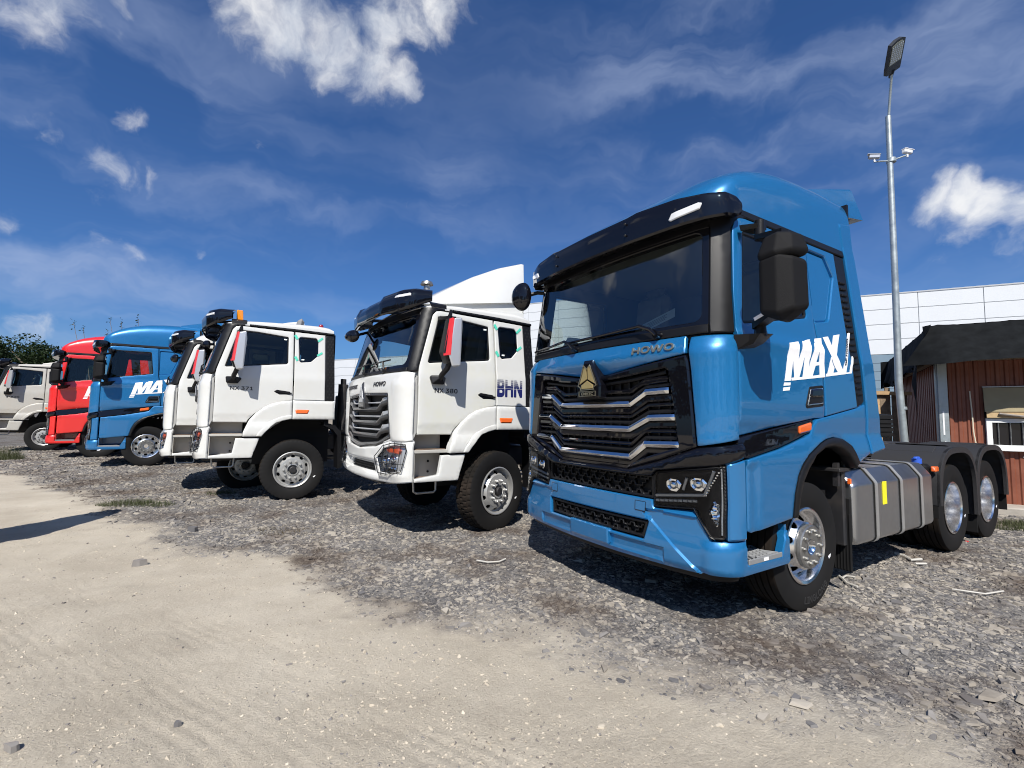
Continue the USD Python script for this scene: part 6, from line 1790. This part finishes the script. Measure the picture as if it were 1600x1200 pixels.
for (x, y), a, el, mm in (((1366, 246), 150, -14, 'dull_steel'), ((1417.5, 238), 10, 4, 'decal_white')):
    T = shift(*pj(lp(x, y))) @ rot([0, 0, 1], a) @ rot([0, 1, 0], el)
    b = MB().add(moved(cbox((0, 0, .01), (.17, .075, .07), .012), T)).add(moved(cbox((.015, 0, .053), (.20, .085, .012), .003), T))
    cmr = obj('security_camera', b.get(), M['decal_white'] if mm == 'decal_white' else M['silver_plastic'], post, 30)
    obj('camera_eye', moved(cyl((.08, 0, .01), (.092, 0, .01), .03, .03, 16), T), M['deep_black'], cmr)
    obj('camera_foot', cyl(pj(lp(x, y)) - [0, 0, .02], pj(lp(x, y)) - [0, 0, .09], .016, .016, 8), M['decal_white'], cmr)

# ---------------------------------------------------------------- beams stored behind the white trucks
st_ = thing('beam_stack', 'stack of grey beams stored behind the white trucks', 'beams', (-2.1, 14.2, 0), 212)
for r in range(6):
    obj('beam', cbox((0, 0, .20 + r * .27), (7.0, .30, .17), .01), M['grey_wood'] if r % 2 else M['concrete'], st_, False)
    if r < 5:
        for x in (-2.8, -.9, .9, 2.8):
            obj('spacer', cbox((x, 0, .335 + r * .27), (.12, .30, .10)), M['deep_black'], st_, False)

# ---------------------------------------------------------------- trees and plants
def leaf_mat(name, c, trans=.35):
    N = {'o': ('geometry', {}), 'r': ('rgb_ramp', {'ramp': [(0, tuple(x * .55 for x in c)), (.5, c), (1, (c[0] * 1.7, c[1] * 1.5, c[2] * 1.2))]}),
         'p': ('principled_bsdf', {'roughness': .55, 'specular_ior_level': .35}), 't': ('translucent_bsdf', {}), 'm': ('mix_closure', {'fac': trans})}
    L = [('o.random_per_island', 'r.fac'), ('r.color', 'p.base_color'), ('r.color', 't.color'), ('p.BSDF', 'm.closure1'), ('t.BSDF', 'm.closure2')]
    M[name] = usdkit.material(stage, f'/World/Looks/{name}', N, L, surface='m.closure')


leaf_mat('leaf_dark', (.032, .062, .016)); leaf_mat('leaf_mid', (.050, .090, .022)); leaf_mat('grass_green', (.15, .17, .075)); leaf_mat('grass_dry', (.20, .155, .085))
mat('bark', (.09, .07, .05), rough=.9, var=.3, vscale=12)


def leaves(P, size, rs, up=.35):
    n = len(P); d = rs.normal(size=(n, 3)); d[:, 2] *= .6; d /= np.linalg.norm(d, axis=1, keepdims=True)
    a = np.cross(d, rs.normal(size=(n, 3))); a /= np.linalg.norm(a, axis=1, keepdims=True); s = size * rs.uniform(.6, 1.3, n)[:, None]
    b = np.cross(d, a)
    v = np.stack([P, P + d * s * .5 + a * s * .32 + b * s * .06, P + d * s, P + d * s * .5 - a * s * .32 + b * s * .06], 1).reshape(-1, 3)
    i = np.arange(n)[:, None] * 4
    return v, np.vstack([i + [0, 1, 2], i + [0, 2, 3]])


def tree_parts(seed, H, R, n_leaf, size):
    rs = np.random.RandomState(seed); b = MB(); tips = []
    b.tube([(0, 0, -.2), (.05, .02, H * .2), (-.06, .05, H * .42), (.02, 0, H * .7)], [.20 * H / 7, .16 * H / 7, .11 * H / 7, .04], 10)
    for k in range(15):
        a = rs.uniform(0, 6.28); z = H * rs.uniform(.25, .68); r = R * rs.uniform(.55, 1.0) * (1.1 - .4 * abs(z / H - .45))
        e = np.array([r * math.cos(a), r * math.sin(a), min(H * .97, z + H * rs.uniform(.10, .30))]); s = np.array([0, 0, z])
        m = (s + e) / 2 + [0, 0, H * .04]
        b.tube([s, m, e], [.06 * H / 7, .04 * H / 7, .012], 6); tips += [e, (m + e) / 2, m * .4 + e * .6]
    tips.append(np.array([0, 0, H * .9])); tips.append(np.array([.2, .1, H * .8]))
    tips = np.array(tips); w = rs.dirichlet(np.ones(len(tips)) * 2.5); P = []
    for tp, k in zip(tips, w):
        n = int(n_leaf * k); q = rs.normal(size=(n, 3)); q /= np.linalg.norm(q, axis=1, keepdims=True)
        rad = R * rs.uniform(.22, .40); P.append(tp + q * (rad * rs.uniform(.35, 1.0, n)[:, None] ** .6) * [1, 1, .75])
    return b.get(), leaves(np.vstack(P), size, rs)


def tree(kind, loc, label, group=None, rotz=0, scale=1.0, first={}):
    path = numbered('/World', 'tree'); x = UsdGeom.Xform.Define(stage, path); p = x.GetPrim()
    if kind not in first:
        first[kind] = p
        (tr, lf) = tree_parts(*TREE_KINDS[kind][:5]); 
        obj('trunk', tr, M['bark'], p, 50); obj('crown', lf, M[TREE_KINDS[kind][5]], p, False)
    else:
        p.GetReferences().AddInternalReference(first[kind].GetPath()); p.SetInstanceable(True)
    x.ClearXformOpOrder()
    x.AddTranslateOp().Set(Gf.Vec3d(*map(float, loc))); x.AddRotateZOp().Set(float(rotz)); x.AddScaleOp().Set(Gf.Vec3f(scale, scale, scale))
    tag(p, label, 'tree', group)
    return p


TREE_KINDS = {'yard': (3, 6.4, 3.2, 16000, .16, 'leaf_dark'), 'yard_b': (8, 5.6, 3.0, 14000, .17, 'leaf_mid'), 'round': (14, 7.5, 3.4, 9000, .26, 'leaf_mid')}
tree('yard', (-31.0, 29.5, .1), 'dark green tree above the cream truck at the left edge', rotz=20)
tree('yard_b', (-33.5, 34.5, .1), 'lower rounded tree between the cream truck and the red truck', rotz=70, scale=1.05)
tree('yard', (-41, 36, .1), 'leafy tree furthest left behind the cream truck', rotz=200)
gb_ = 'trees standing round the yard outside the picture'
for x, y, s, r in ((-21, 7.5, 1.05, 10), (-25, 2, 1.2, 80), (-20, -4, 1.0, 140), (-13, -13, 1.1, 200), (-5, -17, 1.0, 250), (4, -16, 1.15, 300), (12, -14, 1.05, 33), (19, -8, 1.1, 99), (21, -1, .9, 160), (24, 3, 1.0, 190), (-29, 10, 1.1, 222)):
    tree('round', (x, y, 0), 'full green tree standing outside the picture at the edge of the yard', gb_, r, s)

for k, (x, y, tx, ty) in enumerate(((133, 530, 115, 505), (140, 535, 130, 513), (186, 530, 172, 500), (192, 530, 190, 503), (220, 530, 216, 499), (168, 532, 167, 520))):
    Yd = 22.0; a, e = pix_at(x, y + 60, Yd), pix_at(tx, ty, Yd); g0 = np.array([a[0], a[1], .1]); rs = np.random.RandomState(60 + k)
    lab = ['bent weed stalk', 'short weed stalk beside the bent one', 'long leaning weed stalk', 'upright weed stalk beside the leaning one', 'tall single weed stalk', 'small weed stalk'][k]
    w_ = thing('weed_stalk', f'{lab} rising behind the red and blue trucks', 'weed', tuple(g0))
    mid = (a - g0) * [1, 1, 1]
    obj('stem', tube([(0, 0, 0), mid * .6, mid, e - g0], [.03, .02, .014, .008], 6), M['old_wood'], w_, 40)
    P = np.vstack([(e - g0) + rs.normal(size=(16, 3)) * [.04, .04, .12], mid + (e - g0 - mid) * rs.uniform(0, 1, (5, 1)) + rs.normal(size=(5, 3)) * .04])
    obj('leaves', leaves(P, .08, rs), M['leaf_dark'], w_, False)


def grass(cx, cy, rx, ry, n, h, seed, m, label):
    rs = np.random.RandomState(seed); r = np.sqrt(rs.uniform(0, 1, n)); a = rs.uniform(0, 6.28, n); x, y = cx + rx * r * np.cos(a), cy + ry * r * np.sin(a); z = relief(x, y) - .01
    t = rs.uniform(0, 6.28, n); L = h * rs.uniform(.4, 1.2, n) * (1.1 - .6 * r); dx, dy = np.cos(t), np.sin(t); ln = rs.uniform(.15, .9, n) * L; w = rs.uniform(.0015, .0035, n)
    b0 = np.stack([x - dy * w, y + dx * w, z], 1); b1 = np.stack([x + dy * w, y - dx * w, z], 1)
    m0 = np.stack([x - dy * w * .8 + dx * ln * .35, y + dx * w * .8 + dy * ln * .35, z + L * .65], 1); m1 = np.stack([x + dy * w * .8 + dx * ln * .35, y - dx * w * .8 + dy * ln * .35, z + L * .65], 1)
    tp = np.stack([x + dx * ln, y + dy * ln, z + L], 1); v = np.stack([b0, b1, m0, m1, tp], 1).reshape(-1, 3); i = np.arange(n)[:, None] * 5
    tag(obj('grass', (v, np.vstack([i + [0, 1, 3], i + [0, 3, 2], i + [2, 3, 4]])), M[m], None, False), label, 'grass', kind='stuff')


grass(-5.9, 7.45, .62, .22, 1200, .12, 1, 'grass_green', 'low tuft of grey green grass where sand meets slate')
grass(-5.2, 8.5, .30, .15, 320, .10, 2, 'grass_green', 'small green tuft in the slate in front of a white truck')
grass(-13.9, 12.9, .45, .35, 800, .42, 3, 'grass_green', 'taller grass at the left edge by the cream truck')
grass(7.35, 6.75, .75, .28, 2000, .12, 4, 'grass_green', 'green weeds beside the rear wheels of the large blue tractor')
grass(-2.9, 6.0, .5, .25, 420, .06, 5, 'grass_dry', 'dry brown grass in the slate before the white trucks')
grass(3.6, 2.9, .45, .22, 420, .05, 6, 'grass_dry', 'dry brown grass at the right of the slate')

# ---------------------------------------------------------------- folded parasol at the left, outside the frame: its shadow falls across the sand
par = thing('parasol', 'folded parasol standing at the edge of the sandy track', 'parasol', (-6.03, 4.92, 0), 0)
obj('pole', cyl((0, 0, 0), (0, 0, 2.42), .022, .022, 12), M['dull_steel'], par)
th = np.arange(24) * 2 * np.pi / 24; V = []
for z, r in ((2.40, .04), (2.3, .13), (2.0, .19), (1.6, .25), (1.2, .31), (.85, .35), (.62, .36), (.60, .24)):
    k = r * (1 + .22 * np.cos(th * 8)); V.append(np.stack([k * np.cos(th), k * np.sin(th), np.full(24, z)], 1))
v = np.vstack(V); f = [[i * 24 + k, (i + 1) * 24 + k, (i + 1) * 24 + (k + 1) % 24, i * 24 + (k + 1) % 24] for i in range(7) for k in range(24)]
obj('canopy', (v, np.array(f)), M['cream_strip'], par, 50)
obj('foot', MB().cyl((0, 0, 0), (0, 0, .08), .26, .24, 24).get(), M['concrete'], par, 30)
# ---------------------------------------------------------------- loose slate, pebbles and small litter
def stone_mat(name, lo, hi, brown=True):
    N = {'o': ('object_info', {}), 'g': ('geometry', {}), 'n': ('noise_texture', {'scale': 40.0, 'detail': 5.0, 'roughness': .6}), 'n3': ('noise_texture', {'scale': 1.1, 'detail': 2.0}),
         'a': ('math', {'math_type': 'multiply', 'value2': .45}), 'a2': ('math', {'math_type': 'multiply_add', 'value2': .35, 'value3': -.15}), 's1': ('math', {'math_type': 'add'}), 's2': ('math', {'math_type': 'multiply_add', 'value2': .7}),
         'r': ('rgb_ramp', {'ramp': [(.1, lo), (.9, hi)]}), 'p': ('principled_bsdf', {'roughness': .85, 'specular_ior_level': .25}),
         'bn': ('noise_texture', {'scale': .75, 'detail': 7.0, 'roughness': .65}), 'br': ('map_range', {'from_min': .47, 'from_max': .64, 'to_min': 0.0, 'to_max': .78 if brown else 0.0, 'clamp': True}), 'm': ('mix', {'mix_type': 'mix', 'color2': (.075, .054, .040)})}
    L = [('g.position', 'n.vector'), ('g.position', 'n3.vector'), ('g.position', 'bn.vector'), ('n.fac', 'a2.value1'), ('o.random', 'a.value1'), ('a.value', 's1.value1'), ('a2.value', 's1.value2'), ('n3.fac', 's2.value1'), ('s1.value', 's2.value3'),
         ('s2.value', 'r.fac'), ('bn.fac', 'br.value'), ('br.result', 'm.fac'), ('r.color', 'm.color1'), ('m.color', 'p.base_color')]
    M[name] = usdkit.material(stage, f'/World/Looks/{name}', N, L, surface='p.BSDF')


stone_mat('slate_dark', (.065, .064, .070), (.165, .158, .155)); stone_mat('slate_mid', (.112, .106, .102), (.245, .229, .214)); stone_mat('slate_tan', (.190, .170, .146), (.365, .330, .282)); stone_mat('sand_stone', (.34, .295, .23), (.50, .445, .36), False)


def chip(seed, flat):
    rs = np.random.RandomState(seed); n = rs.randint(5, 8); a = np.sort(rs.uniform(0, 6.28, n)); r = rs.uniform(.6, 1.0, n); k = rs.uniform(.55, .95)
    top = np.stack([r * np.cos(a) * .86, r * np.sin(a) * k * .86, np.full(n, flat) + rs.uniform(-.05, .05, n)], 1); bot = np.stack([r * np.cos(a), r * np.sin(a) * k, np.full(n, -flat * .6)], 1)
    return hull(np.vstack([top * .5, bot * .5]))


def scatter(name, label, protos, x, y, s, rs, tilt=.22, sink=.15, zoff=0.0):
    path = numbered('/World', name); pi = UsdGeom.PointInstancer.Define(stage, path)
    for k, (mesh, m) in enumerate(protos):
        pr = usdkit.mesh(stage, f'{path}/stone_{k:03d}' if k else f'{path}/stone', mesh, M[m], smooth=False)
        pi.GetPrototypesRel().AddTarget(pr.GetPath())
    n = len(x); z = relief(x, y) + s * (.10 - sink) + zoff
    pi.CreateProtoIndicesAttr(Vt.IntArray.FromNumpy(rs.randint(0, len(protos), n).astype(np.int32)))
    pi.CreatePositionsAttr(Vt.Vec3fArray.FromNumpy(np.stack([x, y, z], 1).astype(np.float32)))
    sc = np.stack([s, s * rs.uniform(.75, 1.1, n), s * rs.uniform(.6, 1.3, n)], 1); pi.CreateScalesAttr(Vt.Vec3fArray.FromNumpy(sc.astype(np.float32)))
    yaw = rs.uniform(0, 2 * np.pi, n); tx, ty = rs.normal(0, tilt, n), rs.normal(0, tilt, n)
    q = np.stack([np.cos(yaw / 2), np.zeros(n), np.zeros(n), np.sin(yaw / 2)], 1)
    t = np.stack([np.ones(n), tx / 2, ty / 2, np.zeros(n)], 1); t /= np.linalg.norm(t, axis=1, keepdims=True)
    w = np.stack([t[:, 0] * q[:, 0] - t[:, 1] * q[:, 1] - t[:, 2] * q[:, 2] - t[:, 3] * q[:, 3], t[:, 0] * q[:, 1] + t[:, 1] * q[:, 0] + t[:, 2] * q[:, 3] - t[:, 3] * q[:, 2],
                  t[:, 0] * q[:, 2] - t[:, 1] * q[:, 3] + t[:, 2] * q[:, 0] + t[:, 3] * q[:, 1], t[:, 0] * q[:, 3] + t[:, 1] * q[:, 2] - t[:, 2] * q[:, 1] + t[:, 3] * q[:, 0]], 1)
    pi.CreateOrientationsAttr(Vt.QuathArray([Gf.Quath(float(a), float(b), float(c), float(d)) for a, b, c, d in w]))
    tag(pi.GetPrim(), label, 'gravel', kind='stuff')


rs = np.random.RandomState(11)
def spread(n, r0, r1, a0=-56, a1=56, power=1.0):
    r = (r0 ** power + (r1 ** power - r0 ** power) * rs.uniform(0, 1, n)) ** (1 / power); a = np.radians(rs.uniform(a0, a1, n)); return r * np.sin(a), r * np.cos(a), r


x, y, r = spread(300000, 1.7, 16, power=.85)
keep = rs.uniform(0, 1, len(x)) > sandiness(x, y) * 1.15
patch = meshkit.fbm(np.stack([x, y, x * 0], -1) * 1.3, 3, 77); keep &= rs.uniform(0, 1, len(x)) < np.clip((patch - .22) * 3.2, .35, 1)
x, y, r = x[keep], y[keep], r[keep]
s = np.clip(np.exp(rs.normal(-3.78, .58, len(x))) * (.75 + .08 * r), .010, .17)
xf, yf, rf_ = spread(45000, 15.5, 27, -52, 8); kf = rs.uniform(0, 1, len(xf)) > sandiness(xf, yf); xf, yf = xf[kf], yf[kf]
P1 = [(chip(k, .16 + .05 * (k % 4)), ('slate_dark', 'slate_mid', 'slate_tan', 'slate_mid', 'slate_tan', 'slate_tan')[k % 6]) for k in range(12)]
scatter('slate_gravel', 'loose flat chips of grey and tan slate under and before the trucks', P1, np.append(x, xf), np.append(y, yf), np.append(s, np.clip(np.exp(rs.normal(-2.55, .4, len(xf))), .04, .2)), rs, tilt=.16, sink=.13)
x, y, r = spread(900, 1.9, 9, -30, 56, power=1.0); keep = sandiness(x, y) < .35; x, y = x[keep], y[keep]
P2 = [(chip(40 + k, .12 + .03 * (k % 3)), ('slate_tan', 'slate_mid', 'slate_tan')[k % 3]) for k in range(6)]
scatter('slate_pieces', 'larger pale slabs among the crushed slate', P2, x, y, np.clip(np.exp(rs.normal(-2.25, .35, len(x))), .05, .26), rs, tilt=.10, sink=.18)
x, y, r = spread(110000, 1.3, 11, -56, 56, power=.8); keep = rs.uniform(0, 1, len(x)) < sandiness(x, y) * (.25 + .75 * (meshkit.fbm(np.stack([x, y, x * 0], -1) * 1.1, 3, 99) > .5)); x, y, r = x[keep], y[keep], r[keep]
P3 = [(chip(70 + k, .45), ('sand_stone', 'slate_mid', 'sand_stone', 'sand_stone')[k % 4]) for k in range(6)]
scatter('pebbles', 'small pebbles and crumbs on the sandy track', P3, x, y, np.clip(np.exp(rs.normal(-4.95, .55, len(x))), .003, .04), rs, tilt=.5, sink=.2)

def lone(name, label, px, py, size, m, seed, cat='stone', flat=.45, yaw=0):
    d = pix(px, py); k = -CAM_H / d[2]; g = np.array([0, 0, CAM_H]) + d * k; z = float(relief(np.array([g[0]]), np.array([g[1]]))[0])
    v, f = chip(seed, flat); v = v * size; T = shift(g[0], g[1], z + size * .08) @ rot([0, 0, 1], yaw)
    tag(obj(name, moved((v, f), T), M[m], None, False), label, cat)


lone('stone', 'angular grey stone lying alone on the sandy track', 218, 881, .17, 'slate_mid', 5, flat=.5, yaw=30)
lone('stone', 'dark broken stone at the edge of the slate near the grass tuft', 301, 830, .16, 'slate_dark', 9, flat=.5)
lone('stone', 'small dark stone in the foreground sand left of centre', 276, 1132, .055, 'slate_dark', 12, flat=.6)
lone('stone', 'pale stone in the foreground sand at the left', 280, 1013, .06, 'slate_tan', 15, flat=.5)
lone('stone', 'small grey stone in the bottom left corner', 12, 1180, .09, 'slate_mid', 18, flat=.5)
lone('slab', 'long pale slate slab at the right of the foreground', 1535, 1087, .24, 'slate_tan', 21, flat=.06, yaw=-25)
lone('slab', 'flat pinkish slate slab at the sand edge right of centre', 1250, 1103, .14, 'slate_tan', 24, flat=.10)
mat('litter_white', (.46, .44, .40), rough=.6)
def strip_thing(name, label, pts, w, cat):
    G = []
    for px, py in pts:
        d = pix(px, py); k = -CAM_H / d[2]; g = np.array([0, 0, CAM_H]) + d * k; G.append([g[0], g[1], float(relief(np.array([g[0]]), np.array([g[1]]))[0]) + .022])
    tag(obj(name, tube(G, w, 6), M['litter_white'], None, 40), label, cat)


strip_thing('plastic_strip', 'bent white plastic strip behind the front wheel of the large blue tractor', [(1310, 902), (1318, 908), (1324, 914), (1340, 920)], .010, 'litter')
strip_thing('plastic_strip', 'short white strip crossing the bent one behind the front wheel', [(1316, 906), (1322, 902), (1336, 905)], .008, 'litter')
strip_thing('plastic_strip', 'long thin pale strap on the slate at the right', [(1488, 923), (1510, 928), (1540, 931), (1568, 927)], .007, 'litter')
strip_thing('plastic_strip', 'crumpled white strip below the fuel tank', [(1398, 869), (1412, 872), (1424, 878), (1440, 877)], .014, 'litter')
strip_thing('plastic_strip', 'short white strip beside the crumpled one', [(1430, 885), (1447, 884)], .012, 'litter')
strip_thing('plastic_strip', 'pale curved strip on the slate before the near white truck', [(745, 878), (762, 882), (780, 880), (790, 876)], .008, 'litter')
lone('red_scrap', 'tiny red scrap on the ground by the rear wheel', 1511, 846, .05, 'red_plastic', 30, 'litter', flat=.3)

x, y, r = spread(2600, 1.4, 8, -56, 40, power=.9); keep = (sandiness(x, y) > .6) & (meshkit.fbm(np.stack([x, y, x * 0], -1) * .9, 3, 131) > .50); x, y = x[keep], y[keep]
scatter('clods', 'crumbled clods and stones on the sandy track', P3, x, y, np.clip(np.exp(rs.normal(-3.75, .35, len(x))), .012, .06), rs, tilt=.4, sink=.22)

# papers behind the windscreen of the large blue tractor
T_ = UsdGeom.Xform(main_truck).ComputeLocalToWorldTransform(Usd.TimeCode.Default())
def in_truck(p): q = T_.Transform(Gf.Vec3d(*map(float, p))); return np.array(q)
def paper(name, label, c, n, upv, w, h, lines=True):
    c, n = np.array(c, float), np.array(n, float) / np.linalg.norm(n); r = np.cross(upv, n); r /= np.linalg.norm(r); u = np.cross(n, r)
    o = in_truck((0, 0, 0)); Rw = np.stack([in_truck(v_) - o for v_ in (r, u, n)], 1); t = thing(name, label, 'paper', tuple(in_truck(c)))
    def tr(vf): return np.asarray(vf[0]) @ Rw.T, vf[1]
    obj('sheet', tr(cbox((0, 0, 0), (w, h, .002))), M['paper'], t, False)
    if lines:
        for k in range(4):
            obj('print_line', tr(cbox((-.04 * w, h * (.22 - .16 * k), .0022), (w * (.62 - .1 * (k % 2)), h * .05, .0008))), M['decal_grey'], t, False)


paper('document', 'white printed document behind the windscreen of the large blue tractor', (1.045, .60, 2.265), (.8, 0, .55), (0, -.35, 1), .30, .11)
paper('folded_paper', 'folded pale paper on the dashboard behind the left wiper', (.97, -.62, 2.22), (.8, .2, .4), (0, .2, 1), .17, .20, False)
